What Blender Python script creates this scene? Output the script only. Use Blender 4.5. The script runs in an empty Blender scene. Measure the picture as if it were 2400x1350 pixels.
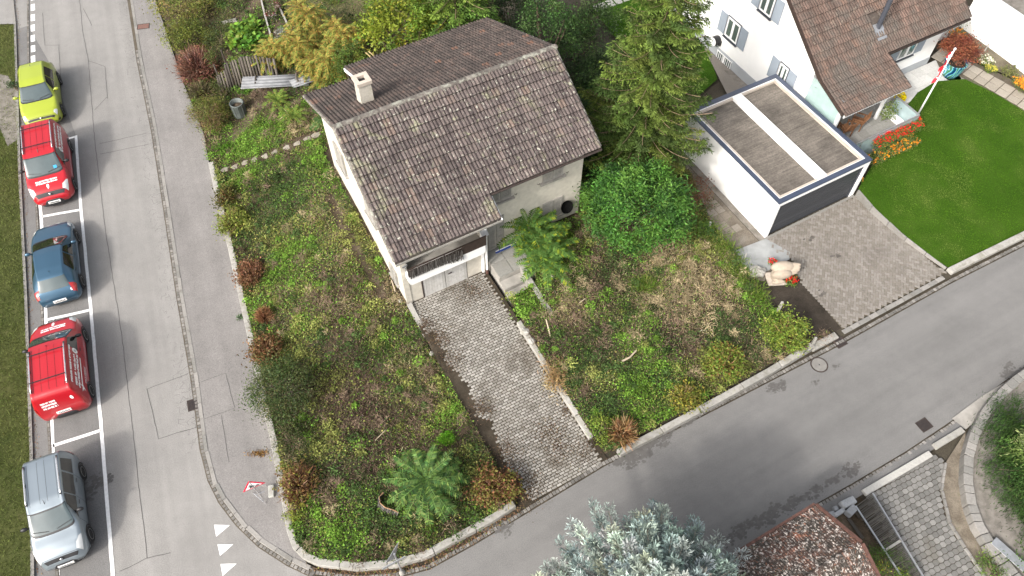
import bpy, math, random
import numpy as np
from mathutils import Vector, Matrix
from mathutils.geometry import delaunay_2d_cdt
R = math.radians
rng = np.random.default_rng(11); random.seed(11)
scene = bpy.context.scene
C = scene.collection

# ---------------------------------------------------------------- camera, sky, sun, exposure
CAM_H, PITCH, FPX = 28.0, R(55.3), 1830.0          # drone height (m), tilt below horizon, focal length in photo pixels
cam = bpy.data.cameras.new('camera'); cam.sensor_width = 36.0; cam.lens = FPX / 2400 * 36
cam.clip_start = 0.5; cam.clip_end = 900
camo = bpy.data.objects.new('camera', cam); C.objects.link(camo)
camo.location = (0, 0, CAM_H); camo.rotation_euler = (R(90) - PITCH, 0, 0)
scene.camera = camo
SUN_EL, SUN_TO = R(38), (-0.66, -0.75)             # towards the sun: left and towards the viewer
world = bpy.data.worlds.new('World'); scene.world = world; world.use_nodes = True
wn = world.node_tree; wn.nodes.clear()
sky = wn.nodes.new('ShaderNodeTexSky'); sky.sky_type = 'NISHITA'; sky.sun_disc = False
sky.sun_elevation = SUN_EL; sky.sun_rotation = math.atan2(SUN_TO[0], SUN_TO[1])
sky.air_density = 1.0; sky.dust_density = 7.0; sky.ozone_density = 0.5
hs = wn.nodes.new('ShaderNodeHueSaturation'); hs.inputs['Saturation'].default_value = 0.4   # thin bright cloud whitens the sky
bg = wn.nodes.new('ShaderNodeBackground'); bg.inputs[1].default_value = 0.15
wo = wn.nodes.new('ShaderNodeOutputWorld')
wn.links.new(sky.outputs[0], hs.inputs['Color']); wn.links.new(hs.outputs[0], bg.inputs[0]); wn.links.new(bg.outputs[0], wo.inputs[0])
sl = bpy.data.lights.new('sun', 'SUN'); sl.energy = 1.35; sl.angle = R(3.5); sl.color = (1.0, 0.95, 0.88)
suno = bpy.data.objects.new('sun', sl); C.objects.link(suno)
_s = Vector((SUN_TO[0] * math.cos(SUN_EL), SUN_TO[1] * math.cos(SUN_EL), math.sin(SUN_EL)))
suno.rotation_euler = _s.to_track_quat('Z', 'Y').to_euler(); suno.location = (-30, -30, 60)
scene.view_settings.view_transform = 'Standard'; scene.view_settings.look = 'None'
scene.view_settings.gamma = 1.0; scene.view_settings.exposure = 0.97
scene.view_settings.use_curve_mapping = False
scene.render.engine = 'CYCLES'
scene.cycles.max_bounces = 6; scene.cycles.transparent_max_bounces = 8

# ---------------------------------------------------------------- coordinates
def G(u, v, z=0.0):
    """ground point (x, y) at height z that was read at photo pixel u, v"""
    s, c = math.sin(PITCH), math.cos(PITCH)
    u = u - 1200; v = v - 675
    t = (CAM_H - z) / (FPX * s + v * c)
    return (u * t, (FPX * c - v * s) * t)
HO, HPH = (-6.53, 21.06), R(29.0)                  # old house: ridge end and direction
GO, GPH = (11.53, 22.16), R(29.09)                 # flat garage: front corner and direction
def HW(a, d, z=0.0): return (HO[0] + a * math.cos(HPH) + d * math.sin(HPH), HO[1] + a * math.sin(HPH) - d * math.cos(HPH), z)
def GW(a, b, z=0.0): return (GO[0] + a * math.cos(GPH) - b * math.sin(GPH), GO[1] + a * math.sin(GPH) + b * math.cos(GPH), z)
def hcoord(x, y):
    dx, dy = x - HO[0], y - HO[1]
    return dx * math.cos(HPH) + dy * math.sin(HPH), dx * math.sin(HPH) - dy * math.cos(HPH)
def gcoord(x, y):
    dx, dy = x - GO[0], y - GO[1]
    return dx * math.cos(GPH) + dy * math.sin(GPH), -dx * math.sin(GPH) + dy * math.cos(GPH)
def sst(t):
    t = np.clip(t, 0, 1); return t * t * (3 - 2 * t)
_lat = rng.random((256, 256))
def vnoise(x, y, s=1.0, o=0.0):
    x = np.asarray(x) / s + 37.7 + o; y = np.asarray(y) / s + 91.3 - o * 1.7
    xi = np.floor(x).astype(int); yi = np.floor(y).astype(int); fx = x - xi; fy = y - yi
    fx = fx * fx * (3 - 2 * fx); fy = fy * fy * (3 - 2 * fy)
    g = lambda i, j: _lat[(xi + i) % 256, (yi + j) % 256]
    return (g(0, 0) * (1 - fx) + g(1, 0) * fx) * (1 - fy) + (g(0, 1) * (1 - fx) + g(1, 1) * fx) * fy
def fbm(x, y, s=1.0, o=0.0): return .5 * vnoise(x, y, s, o) + .3 * vnoise(x, y, s / 2.1, o + 5) + .2 * vnoise(x, y, s / 4.3, o + 9)
_q0, _q1 = G(512, 480), G(638, 1040)
_qd = (_q1[0] - _q0[0], _q1[1] - _q0[1]); _ql = math.hypot(*_qd)
def swdist(x, y):                                   # metres inside the gardens from the pavement edge
    return -((x - _q0[0]) * _qd[1] - (y - _q0[1]) * _qd[0]) / _ql
def ZT(x, y):                                       # height of the old gardens
    x = np.asarray(x, float); y = np.asarray(y, float)
    a, d = hcoord(x, y); s = swdist(x, y)
    L = .22 + 1.75 * sst((6.5 - d) / 10.5) * sst((s - .3) / 5.2) * sst((14 - a) / 6)
    Rr = .22 + .75 * sst((12.4 - d) / 8.5) * sst((14.6 - a) / 4)
    w = sst((-d - .5) / 4); z = np.where(a > 2.3, Rr * (1 - w) + L * w, L)
    return z + .07 * (fbm(x, y, 1.6, 3) - .5)
def ZL(x, y):                                       # height of the neighbour's lawn
    a, b = gcoord(np.asarray(x, float), np.asarray(y, float)); return .06 + .5 * sst((b + 7) / 11)
def GT(u, v, zf=ZT):
    z = .3
    for _ in range(8):
        x, y = G(u, v, z); z = float(zf(x, y))
    return x, y, z

# ---------------------------------------------------------------- object helpers
def link(o, parent=None):
    C.objects.link(o)
    if parent is not None: o.parent = parent
    return o
def tag(o, label, cat=None, group=None, kind=None):
    o['label'] = label
    if cat: o['category'] = cat
    if group: o['group'] = group
    if kind: o['kind'] = kind
    return o
def thing(name, label, cat, loc=(0, 0, 0), rz=0.0, group=None):
    o = bpy.data.objects.new(name, None); o.empty_display_size = .2; link(o)
    o.location = loc; o.rotation_euler = (0, 0, rz)
    return tag(o, label, cat, group)
class MB:
    """collects shapes of ONE part and links them as one mesh object"""
    def __init__(s): s.v = []; s.f = []; s.m = []
    def add(s, vs, fs, mi=0):
        n = len(s.v); s.v += [tuple(p) for p in vs]; s.f += [tuple(n + i for i in f) for f in fs]; s.m += mi if isinstance(mi, list) else [mi] * len(fs); return s
    def box(s, x0, y0, z0, x1, y1, z1, mi=0, M=None):
        vs = [(x, y, z) for z in (z0, z1) for (x, y) in ((x0, y0), (x1, y0), (x1, y1), (x0, y1))]
        if M is not None: vs = [M @ Vector(p) for p in vs]
        return s.add(vs, [(0, 3, 2, 1), (4, 5, 6, 7), (0, 1, 5, 4), (1, 2, 6, 5), (2, 3, 7, 6), (3, 0, 4, 7)], mi)
    def bar(s, p, q, w, h, mi=0):                    # rectangular bar from p to q
        p, q = Vector(p), Vector(q); d = (q - p).normalized()
        up = Vector((0, 0, 1)) if abs(d.z) < .95 else Vector((1, 0, 0))
        sd = d.cross(up).normalized(); u2 = sd.cross(d)
        vs = [c + sd * (i * w / 2) + u2 * (j * h / 2) for c in (p, q) for (i, j) in ((-1, -1), (1, -1), (1, 1), (-1, 1))]
        return s.add(vs, [(0, 3, 2, 1), (4, 5, 6, 7), (0, 1, 5, 4), (1, 2, 6, 5), (2, 3, 7, 6), (3, 0, 4, 7)], mi)
    def tube(s, pts, rad, n=6, mi=0, cap=True):
        pts = [Vector(p) for p in pts]; k = len(pts)
        rad = rad if isinstance(rad, (list, tuple)) else [rad] * k
        vs = []; 
        for i, p in enumerate(pts):
            d = (pts[min(i + 1, k - 1)] - pts[max(i - 1, 0)]).normalized()
            up = Vector((0, 0, 1)) if abs(d.z) < .9 else Vector((1, 0, 0))
            a = d.cross(up).normalized(); b = a.cross(d)
            vs += [p + (a * math.cos(2 * math.pi * j / n) + b * math.sin(2 * math.pi * j / n)) * rad[i] for j in range(n)]
        fs = [(i * n + j, i * n + (j + 1) % n, (i + 1) * n + (j + 1) % n, (i + 1) * n + j) for i in range(k - 1) for j in range(n)]
        if cap: fs += [tuple(range(n - 1, -1, -1)), tuple((k - 1) * n + j for j in range(n))]
        return s.add(vs, fs, mi)
    def lathe(s, prof, c=(0, 0, 0), n=16, mi=0):
        vs = [(c[0] + r * math.cos(2 * math.pi * j / n), c[1] + r * math.sin(2 * math.pi * j / n), c[2] + z) for r, z in prof for j in range(n)]
        k = len(prof)
        fs = [(i * n + j, i * n + (j + 1) % n, (i + 1) * n + (j + 1) % n, (i + 1) * n + j) for i in range(k - 1) for j in range(n)]
        fs += [tuple(range(n - 1, -1, -1)), tuple((k - 1) * n + j for j in range(n))]
        return s.add(vs, fs, mi)
    def ell(s, c, r, nu=12, nv=8, mi=0, jit=0):
        vs = []; 
        for i in range(nv + 1):
            t = math.pi * i / nv
            for j in range(nu):
                k = 1 + (random.random() - .5) * jit
                vs.append((c[0] + r[0] * math.sin(t) * math.cos(2 * math.pi * j / nu) * k, c[1] + r[1] * math.sin(t) * math.sin(2 * math.pi * j / nu) * k, c[2] + r[2] * math.cos(t) * k))
        fs = [(i * nu + j, (i + 1) * nu + j, (i + 1) * nu + (j + 1) % nu, i * nu + (j + 1) % nu) for i in range(nv) for j in range(nu)]
        return s.add(vs, fs, mi)
    def prism(s, poly, z0, z1, mi=0):
        n = len(poly); f0 = z0 if callable(z0) else (lambda x, y: z0); f1 = z1 if callable(z1) else (lambda x, y: z1)
        if sum(poly[i][0] * poly[(i + 1) % n][1] - poly[(i + 1) % n][0] * poly[i][1] for i in range(n)) < 0: poly = poly[::-1]
        vs = [(x, y, f0(x, y)) for x, y in poly] + [(x, y, f1(x, y)) for x, y in poly]
        return s.add(vs, [tuple(range(n - 1, -1, -1)), tuple(range(n, 2 * n))] + [(i, (i + 1) % n, n + (i + 1) % n, n + i) for i in range(n)], mi)
    def mesh(s, name, mats, smooth=False):
        me = bpy.data.meshes.new(name); me.from_pydata([tuple(p) for p in s.v], [], s.f)
        for m in (mats if isinstance(mats, (list, tuple)) else [mats]): me.materials.append(m)
        if any(s.m): me.polygons.foreach_set('material_index', s.m)
        if smooth: me.polygons.foreach_set('use_smooth', [True] * len(me.polygons))
        me.update(); return me
    def build(s, name, mats, parent=None, smooth=False, bevel=0):
        o = bpy.data.objects.new(name, s.mesh(name, mats, smooth)); link(o, parent)
        if bevel:
            b = o.modifiers.new('bevel', 'BEVEL'); b.width = bevel; b.segments = 2; b.limit_method = 'ANGLE'
        return o
def inst(name, me, M, parent=None):
    o = bpy.data.objects.new(name, me); link(o, parent); o.matrix_local = M; return o
def npmesh(name, V, F, mat, parent=None, cols=None, smooth=False):
    """numpy mesh: V (n,3), F (m,k); optional colour per vertex"""
    me = bpy.data.meshes.new(name); m, k = F.shape
    me.vertices.add(len(V)); me.vertices.foreach_set('co', np.ascontiguousarray(V, np.float32).ravel())
    me.loops.add(m * k); me.loops.foreach_set('vertex_index', np.ascontiguousarray(F, np.int32).ravel())
    me.polygons.add(m); me.polygons.foreach_set('loop_start', np.arange(0, m * k, k, dtype=np.int32))
    if smooth: me.polygons.foreach_set('use_smooth', np.ones(m, bool))
    if cols is not None:
        at = me.color_attributes.new('tint', 'FLOAT_COLOR', 'POINT')
        at.data.foreach_set('color', np.ascontiguousarray(np.concatenate([cols, np.ones((len(cols), 1))], 1), np.float32).ravel())
    me.materials.append(mat); me.update(calc_edges=True); me.validate()
    return link(bpy.data.objects.new(name, me), parent)
def inpoly(x, y, poly):
    c = np.zeros(len(x), bool); n = len(poly)
    for i in range(n):
        (x0, y0), (x1, y1) = poly[i], poly[(i + 1) % n]
        if y0 == y1: continue
        c ^= ((y0 > y) != (y1 > y)) & (x < (x1 - x0) * (y - y0) / (y1 - y0) + x0)
    return c
def dens(poly, step, closed=True):
    out = []; n = len(poly)
    for i in range(n if closed else n - 1):
        p, q = poly[i], poly[(i + 1) % n]; k = max(1, int(math.dist(p, q) / step))
        out += [(p[0] + (q[0] - p[0]) * j / k, p[1] + (q[1] - p[1]) * j / k) for j in range(k)]
    if not closed: out.append(tuple(poly[-1]))
    return out
def sheet(name, poly, zf, step, mat, parent=None):
    zc = zf if callable(zf) else (lambda x, y: np.full(np.shape(x), float(zf)))
    b = dens(poly, step) if step else list(poly); pts = list(b)
    if step:
        xs, ys = [p[0] for p in poly], [p[1] for p in poly]
        gx, gy = np.meshgrid(np.arange(min(xs), max(xs), step), np.arange(min(ys), max(ys), step)); gx = gx.ravel(); gy = gy.ravel()
        gx = gx + rng.uniform(-.2, .2, gx.shape) * step; gy = gy + rng.uniform(-.2, .2, gy.shape) * step
        k = inpoly(gx, gy, poly); pts += list(zip(gx[k], gy[k]))
    n = len(b)
    r = delaunay_2d_cdt([Vector(p) for p in pts], [(i, (i + 1) % n) for i in range(n)], [], 1, 1e-5)
    xy = np.array([(p.x, p.y) for p in r[0]]); z = zc(xy[:, 0], xy[:, 1])
    me = bpy.data.meshes.new(name); me.from_pydata([(x, y, float(h)) for (x, y), h in zip(xy, z)], [], [tuple(f) for f in r[2]])
    me.update()
    if len(me.polygons) and sum(p.normal.z for p in me.polygons) < 0: me.flip_normals()
    me.polygons.foreach_set('use_smooth', [True] * len(me.polygons)); me.materials.append(mat)
    return link(bpy.data.objects.new(name, me), parent)
def PX(l, z=0.0): return [G(u, v, z) for u, v in l]
def offset(pl, w):
    """open polyline moved sideways by w (left of travel is +)"""
    out = []; n = len(pl)
    for i in range(n):
        p, q = pl[max(i - 1, 0)], pl[min(i + 1, n - 1)]; dx, dy = q[0] - p[0], q[1] - p[1]; l = math.hypot(dx, dy) or 1
        out.append((pl[i][0] - dy / l * w, pl[i][1] + dx / l * w))
    return out
def walk(pl, step, start=0.0):
    """(x, y, heading) every step metres along a polyline"""
    out = []; t = start; base = 0.0
    for p, q in zip(pl[:-1], pl[1:]):
        l = math.dist(p, q)
        while t <= base + l and l > 0:
            k = (t - base) / l; out.append((p[0] + (q[0] - p[0]) * k, p[1] + (q[1] - p[1]) * k, math.atan2(q[1] - p[1], q[0] - p[0]))); t += step
        base += l
    return out

# ---------------------------------------------------------------- materials
def newmat(name):
    m = bpy.data.materials.new(name); m.use_nodes = True; nt = m.node_tree
    return m, nt, nt.nodes['Principled BSDF']
def nd(nt, t, **k):
    n = nt.nodes.new(t)
    for a, b in k.items(): setattr(n, a, b)
    return n
def noise_n(nt, scale, detail=4, rough=.55, vec=None, dist=0.0):
    n = nd(nt, 'ShaderNodeTexNoise'); n.inputs['Scale'].default_value = scale; n.inputs['Detail'].default_value = detail
    n.inputs['Roughness'].default_value = rough; n.inputs['Distortion'].default_value = dist
    if vec is None:
        g = nd(nt, 'ShaderNodeNewGeometry'); vec = g.outputs['Position']
    nt.links.new(vec, n.inputs['Vector']); return n.outputs['Fac']
def ramp(nt, fac, stops):
    r = nd(nt, 'ShaderNodeValToRGB'); e = r.color_ramp.elements
    while len(e) < len(stops): e.new(.5)
    for x, (p, c) in zip(e, stops): x.position = p; x.color = (c, c, c, 1) if isinstance(c, (int, float)) else (*c, 1)
    nt.links.new(fac, r.inputs[0]); return r.outputs[0]
def mixc(nt, fac, a, b, mode='MIX'):
    m = nd(nt, 'ShaderNodeMix', data_type='RGBA', blend_type=mode)
    for i, x in ((0, fac), (6, a), (7, b)):
        if hasattr(x, 'links'): nt.links.new(x, m.inputs[i])
        elif i == 0: m.inputs[0].default_value = x
        else: m.inputs[i].default_value = (*x, 1) if not isinstance(x, (int, float)) else (x, x, x, 1)
    return m.outputs[2]
def rand_piece(nt):
    """one random number for each object and each loose piece of a mesh"""
    o = nd(nt, 'ShaderNodeObjectInfo'); g = nd(nt, 'ShaderNodeNewGeometry')
    a = nd(nt, 'ShaderNodeMath', operation='ADD'); f = nd(nt, 'ShaderNodeMath', operation='FRACT')
    nt.links.new(o.outputs['Random'], a.inputs[0]); nt.links.new(g.outputs['Random Per Island'], a.inputs[1]); nt.links.new(a.outputs[0], f.inputs[0])
    return f.outputs[0]
def bump(nt, bsdf, fac, strength=.3, dist=.02):
    b = nd(nt, 'ShaderNodeBump'); b.inputs['Strength'].default_value = strength; b.inputs['Distance'].default_value = dist
    nt.links.new(fac, b.inputs['Height']); nt.links.new(b.outputs[0], bsdf.inputs['Normal'])
def mat_plain(name, col, rough=.6, var=.12, scale=3.0, metal=0.0, bumpk=0.0, spec=None):
    m, nt, b = newmat(name)
    f = noise_n(nt, scale, 5)
    c = mixc(nt, ramp(nt, f, [(.3, 0.), (.7, 1.)]), tuple(x * (1 - var) for x in col), tuple(min(1, x * (1 + var)) for x in col))
    nt.links.new(c, b.inputs['Base Color']); b.inputs['Roughness'].default_value = rough; b.inputs['Metallic'].default_value = metal
    if spec is not None: b.inputs['Specular IOR Level'].default_value = spec
    if bumpk: bump(nt, b, noise_n(nt, scale * 12, 3), bumpk, .01)
    return m
def mat_ground(name, stops, scale=1.0, fine=18.0, rough=.95, bumpk=.35, bd=.03):
    m, nt, b = newmat(name)
    f = noise_n(nt, scale, 8, .62, dist=.3); f2 = noise_n(nt, fine, 3)
    c = ramp(nt, f, stops); c = mixc(nt, .55, c, ramp(nt, f2, [(.25, .25), (.75, 1.)]), 'MULTIPLY')
    nt.links.new(c, b.inputs['Base Color']); b.inputs['Roughness'].default_value = rough; b.inputs['Specular IOR Level'].default_value = .08
    bump(nt, b, f2, bumpk, bd); return m
def mat_leaf(name, transl=.28, rough=.5, spec=.2):
    m, nt, b = newmat(name)
    a = nd(nt, 'ShaderNodeAttribute', attribute_name='tint')
    nt.links.new(a.outputs['Color'], b.inputs['Base Color']); b.inputs['Roughness'].default_value = rough
    b.inputs['Specular IOR Level'].default_value = spec
    t = nd(nt, 'ShaderNodeBsdfTranslucent'); nt.links.new(a.outputs['Color'], t.inputs[0])
    mx = nd(nt, 'ShaderNodeMixShader'); mx.inputs[0].default_value = transl
    out = nt.nodes['Material Output']
    nt.links.new(b.outputs[0], mx.inputs[1]); nt.links.new(t.outputs[0], mx.inputs[2]); nt.links.new(mx.outputs[0], out.inputs[0])
    return m
def mat_piece(name, stops, rough=.85, dirt=None, grain=14.0, dirtscale=.9, bumpk=.25):
    """pieces (pavers, tiles, cobbles): each its own tone, with weathering patches in world space"""
    m, nt, b = newmat(name)
    c = ramp(nt, rand_piece(nt), stops)
    c = mixc(nt, .6, c, ramp(nt, noise_n(nt, grain, 4), [(.25, .55), (.8, 1.)]), 'MULTIPLY')
    if dirt:
        for col, lo, hi, sc, k in dirt:
            f = ramp(nt, noise_n(nt, sc, 6, .65, dist=.4), [(lo, 0.), (hi, k)])
            c = mixc(nt, f, c, col)
    nt.links.new(c, b.inputs['Base Color']); b.inputs['Roughness'].default_value = rough
    bump(nt, b, noise_n(nt, grain * 2, 3), bumpk, .01); return m
def mat_paint(name, col, rough=.28, metal=0.0, coat=.6):
    m, nt, b = newmat(name)
    f = noise_n(nt, 1.7, 3); c = mixc(nt, f, tuple(x * .93 for x in col), col)
    nt.links.new(c, b.inputs['Base Color']); b.inputs['Roughness'].default_value = rough; b.inputs['Metallic'].default_value = metal
    b.inputs['Coat Weight'].default_value = coat; b.inputs['Coat Roughness'].default_value = .06; return m
def mat_glass(name, col, rough=.06):
    m, nt, b = newmat(name); f = noise_n(nt, 2.5, 3)
    nt.links.new(mixc(nt, f, tuple(x * .6 for x in col), col), b.inputs['Base Color']); b.inputs['Roughness'].default_value = rough
    b.inputs['Specular IOR Level'].default_value = .8; b.inputs['Coat Weight'].default_value = .5; return m

# ---------------------------------------------------------------- material set
def mat_asphalt(name, lo, hi, tint=(1, .968, .925), ang=R(111)):
    m, nt, b = newmat(name)
    big = noise_n(nt, .35, 5, .6, dist=.5); mid = noise_n(nt, 2.2, 6, .65); fine = noise_n(nt, 34, 3, .7)
    g0 = nd(nt, 'ShaderNodeNewGeometry'); mp = nd(nt, 'ShaderNodeMapping', vector_type='TEXTURE'); mp.inputs['Rotation'].default_value = (0, 0, ang); mp.inputs['Scale'].default_value = (14, .8, 1)
    nt.links.new(g0.outputs['Position'], mp.inputs[0]); lane = noise_n(nt, 1.0, 4, .6, mp.outputs[0])
    c = ramp(nt, big, [(.3, tuple(lo * t for t in tint)), (.7, tuple(hi * t for t in tint))])
    c = mixc(nt, .5, c, ramp(nt, mid, [(.3, .8), (.75, 1.05)]), 'MULTIPLY'); c = mixc(nt, .55, c, ramp(nt, lane, [(.3, .75), (.7, 1.12)]), 'MULTIPLY')
    c = mixc(nt, .7, c, ramp(nt, fine, [(.28, .45), (.5, 1.), (.72, 1.5)]), 'MULTIPLY')
    nt.links.new(c, b.inputs['Base Color']); b.inputs['Roughness'].default_value = .92
    bump(nt, b, fine, .25, .008); return m
M = {}
M['road'] = mat_asphalt('asphalt_main', .225, .265)
M['side'] = mat_asphalt('asphalt_side', .158, .18, (1, .98, .95), R(29))
M['walk'] = mat_asphalt('asphalt_pavement', .18, .235, (1, .95, .915))
M['lot'] = mat_asphalt('asphalt_parking', .135, .18, (1, .98, .96))
M['tar'] = mat_plain('tar_seam', (.06, .057, .053), .8)
M['damp'] = mat_plain('damp_stain', (.095, .09, .085), .7, .2, 6)
M['pale'] = mat_plain('pale_scuff', (.4, .385, .36), .9, .1, 5)
M['white_line'] = mat_plain('white_road_paint', (.78, .78, .77), .7, .1, 9)
M['kerb'] = mat_piece('granite_kerb', [(0, (.21, .205, .19)), (1, (.31, .295, .275))], dirt=[((.12, .11, .09), .55, .72, 1.5, .6)])
M['cobble'] = mat_piece('cobble_stone', [(0, (.13, .125, .115)), (.6, (.20, .19, .175)), (1, (.29, .275, .255))], dirt=[((.07, .06, .05), .5, .7, 1.2, .6)])
M['soil'] = mat_ground('garden_soil', [(.3, (.035, .028, .018)), (.5, (.075, .058, .04)), (.62, (.14, .108, .08)), (.75, (.07, .065, .03))], .8, 24)
M['darksoil'] = mat_ground('dark_soil', [(.3, (.035, .03, .024)), (.7, (.075, .062, .05))], 1.5, 26)
M['grassbed'] = mat_ground('lawn_earth', [(.3, (.03, .075, .006)), (.55, (.045, .1, .009)), (.75, (.07, .12, .018))], .5, 30)
M['vergebed'] = mat_ground('verge_earth', [(.3, (.05, .065, .02)), (.6, (.09, .10, .035)), (.8, (.15, .135, .07))], .8, 30)
M['meadow'] = mat_ground('dry_meadow', [(.3, (.13, .12, .065)), (.55, (.20, .175, .10)), (.75, (.14, .16, .06))], .9, 26)
M['ground'] = mat_ground('open_ground', [(.3, (.055, .048, .036)), (.7, (.10, .088, .068))], .4, 20)
M['conc'] = mat_plain('weathered_concrete', (.30, .285, .26), .9, .25, 2.2, bumpk=.4)
M['conc_wall'] = mat_piece('garden_wall_concrete', [(0, (.33, .32, .295)), (1, (.41, .395, .365))], dirt=[((.16, .15, .11), .5, .72, 2.4, .75), ((.3, .31, .22), .55, .75, 4.5, .4)], grain=9)
M['slab'] = mat_piece('path_slab', [(0, (.28, .25, .205)), (1, (.38, .345, .29))], dirt=[((.2, .17, .12), .55, .75, 2.0, .5)])
M['slab_grey'] = mat_piece('grey_slab', [(0, (.27, .265, .245)), (1, (.34, .335, .315))], dirt=[((.25, .24, .2), .55, .75, 1.4, .5)])
M['paver'] = mat_piece('paver', [(0, (.225, .212, .188)), (.5, (.3, .287, .258)), (1, (.4, .384, .35))], dirt=[((.085, .07, .053), .53, .68, .5, .85), ((.14, .12, .095), .5, .7, 2.2, .55)])
M['paver2'] = mat_piece('paver_neighbour', [(0, (.19, .17, .145)), (.5, (.225, .205, .18)), (1, (.275, .255, .23))], dirt=[((.14, .125, .11), .52, .72, .45, .7)])
M['paver3'] = mat_piece('paver_interlock', [(0, (.14, .137, .128)), (.5, (.18, .175, .165)), (1, (.25, .245, .23))], dirt=[((.12, .11, .09), .55, .72, .8, .6)])
M['joint'] = mat_ground('joint_sand', [(.3, (.035, .029, .021)), (.7, (.095, .078, .058))], 2.0, 40)
M['joint2'] = mat_ground('joint_sand_pale', [(.3, (.10, .085, .065)), (.7, (.16, .14, .11))], 2.0, 40)
M['gravel'] = mat_ground('gravel', [(.3, (.15, .138, .12)), (.7, (.31, .285, .255))], 3, 60)
M['leaf'] = mat_leaf('leaf'); M['needle'] = mat_leaf('needle', .12, .6, .1); M['grass'] = mat_leaf('grass_blade', .25, .7, .04)
M['frond'] = mat_leaf('frond_leaf', .3, .6, .04)
M['litter'] = mat_leaf('dry_leaf', .1, .8, .05)
M['bark'] = mat_plain('bark', (.12, .085, .06), .95, .35, 7, bumpk=.6)
M['twig'] = mat_plain('twig', (.19, .12, .08), .9, .35, 5)
M['white'] = mat_plain('white_render', (.84, .84, .83), .85, .03, 1.2, bumpk=.12)
M['oldwall'] = mat_piece('aged_render', [(0, (.60, .565, .49)), (1, (.62, .585, .51))], dirt=[((.48, .44, .37), .5, .75, .7, .5), ((.38, .35, .3), .6, .8, 3.0, .35)], grain=5, bumpk=.1)
M['plinth'] = mat_plain('grey_plinth', (.34, .36, .38), .9, .06, 1.5)
M['wood_dark'] = mat_plain('dark_wood', (.035, .022, .017), .7, .3, 6)
M['reed'] = mat_piece('reed_mat', [(0, (.04, .036, .032)), (.5, (.09, .082, .074)), (1, (.22, .205, .19))])
M['doorwood'] = mat_piece('peeling_white_plank', [(0, (.5, .49, .465)), (1, (.66, .65, .63))], dirt=[((.36, .345, .32), .5, .68, 5.0, .8)], grain=20)
M['shutter_old'] = mat_piece('old_shutter', [(0, (.30, .29, .265)), (1, (.37, .355, .325))], dirt=[((.36, .33, .28), .5, .7, 3.0, .6)])
M['shutter'] = mat_plain('grey_shutter', (.27, .31, .36), .6, .05, 2)
M['frame_dark'] = mat_plain('anthracite_frame', (.055, .06, .075), .45, .1)
M['flash'] = mat_plain('blue_grey_flashing', (.045, .058, .092), .4, .1, 2)
M['door_grey'] = mat_piece('anthracite_panel', [(0, (.04, .044, .052)), (1, (.052, .056, .066))], .5)
M['metal'] = mat_plain('galvanised_metal', (.46, .47, .48), .4, .12, 6, .7)
M['rust'] = mat_plain('rust_red_metal', (.10, .048, .036), .8, .35, 8)
M['glass'] = mat_glass('window_glass', (.10, .13, .12)); M['glass_teal'] = mat_glass('frosted_glass', (.42, .56, .54), .2)
M['glass_rail'] = mat_glass('rail_glass', (.40, .52, .54), .12)
M['stone_pale'] = mat_plain('pale_stone', (.46, .40, .34), .8, .1, 4, bumpk=.2)
M['stone'] = mat_piece('grey_stone_block', [(0, (.26, .27, .28)), (1, (.40, .41, .42))], dirt=[((.15, .15, .14), .5, .7, 4, .5)])
M['log'] = mat_piece('grey_log', [(0, (.05, .042, .034)), (.6, (.09, .076, .062)), (1, (.145, .125, .105))], grain=9, bumpk=.6)
M['sheet_metal'] = mat_plain('corrugated_sheet', (.2, .205, .215), .7, .2, 3, .3)
M['plastic'] = mat_plain('grey_green_plastic', (.10, .115, .11), .6, .25, 5)
M['black'] = mat_plain('black_plastic', (.018, .018, .02), .5, .2)
M['tyre'] = mat_plain('tyre_rubber', (.016, .016, .017), .85, .2)
M['rim'] = mat_plain('alloy_rim', (.42, .43, .44), .35, .1, 8, .8)
M['chrome'] = mat_plain('silver_rail', (.78, .78, .79), .22, .05, 4, .85)
M['lamp_glass'] = mat_glass('lamp_glass', (.68, .7, .7), .12); M['lamp_red'] = mat_glass('lamp_red', (.45, .02, .02), .15)
M['carglass'] = mat_glass('car_glass', (.07, .10, .105), .02); M['carglass_dark'] = mat_glass('car_side_glass', (.012, .016, .016), .04)
M['plate'] = mat_plain('number_plate', (.8, .8, .78), .5, .03); M['ink'] = mat_plain('black_print', (.02, .02, .02), .6)
M['signred'] = mat_plain('sign_red', (.55, .015, .05), .45, .05); M['signwhite'] = mat_plain('sign_white', (.82, .82, .82), .45, .03)
M['teak'] = mat_piece('teak_slat', [(0, (.16, .07, .03)), (1, (.27, .13, .06))])
M['print_white'] = mat_plain('white_lettering', (.85, .85, .85), .5, .02)

# ---------------------------------------------------------------- ground, roads, pavement
def struct(o, label, cat=None):
    return tag(o, label, None, kind='structure')
struct(sheet('ground', [(-260, -120), (260, -120), (260, 420), (-260, 420)], -.06, 0, M['ground']), 'open ground under and around the whole neighbourhood')
W1 = PX([(330, -90), (350, -40), (385, 60), (408, 130), (432, 200), (455, 255), (478, 315), (492, 390), (512, 480), (538, 590), (558, 680), (578, 770), (598, 860), (617, 950), (638, 1040), (650, 1110), (664, 1180), (676, 1250), (690, 1290), (715, 1315), (750, 1330), (840, 1340), (930, 1332), (1000, 1312), (1100, 1257), (1160, 1225), (1212, 1190)])
KERB = PX([(294, -90), (308, 0), (330, 140), (365, 307), (396, 500), (425, 690), (459, 881), (470, 960), (482, 1050), (500, 1120), (525, 1170), (565, 1222), (615, 1270), (680, 1312), (735, 1338)])
GUT = PX([(735, 1340), (840, 1353), (935, 1345), (1005, 1326), (1105, 1271), (1222, 1201), (1412, 1086), (1690, 945), (1965, 803), (2222, 660), (2400, 570), (2600, 468)])
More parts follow.
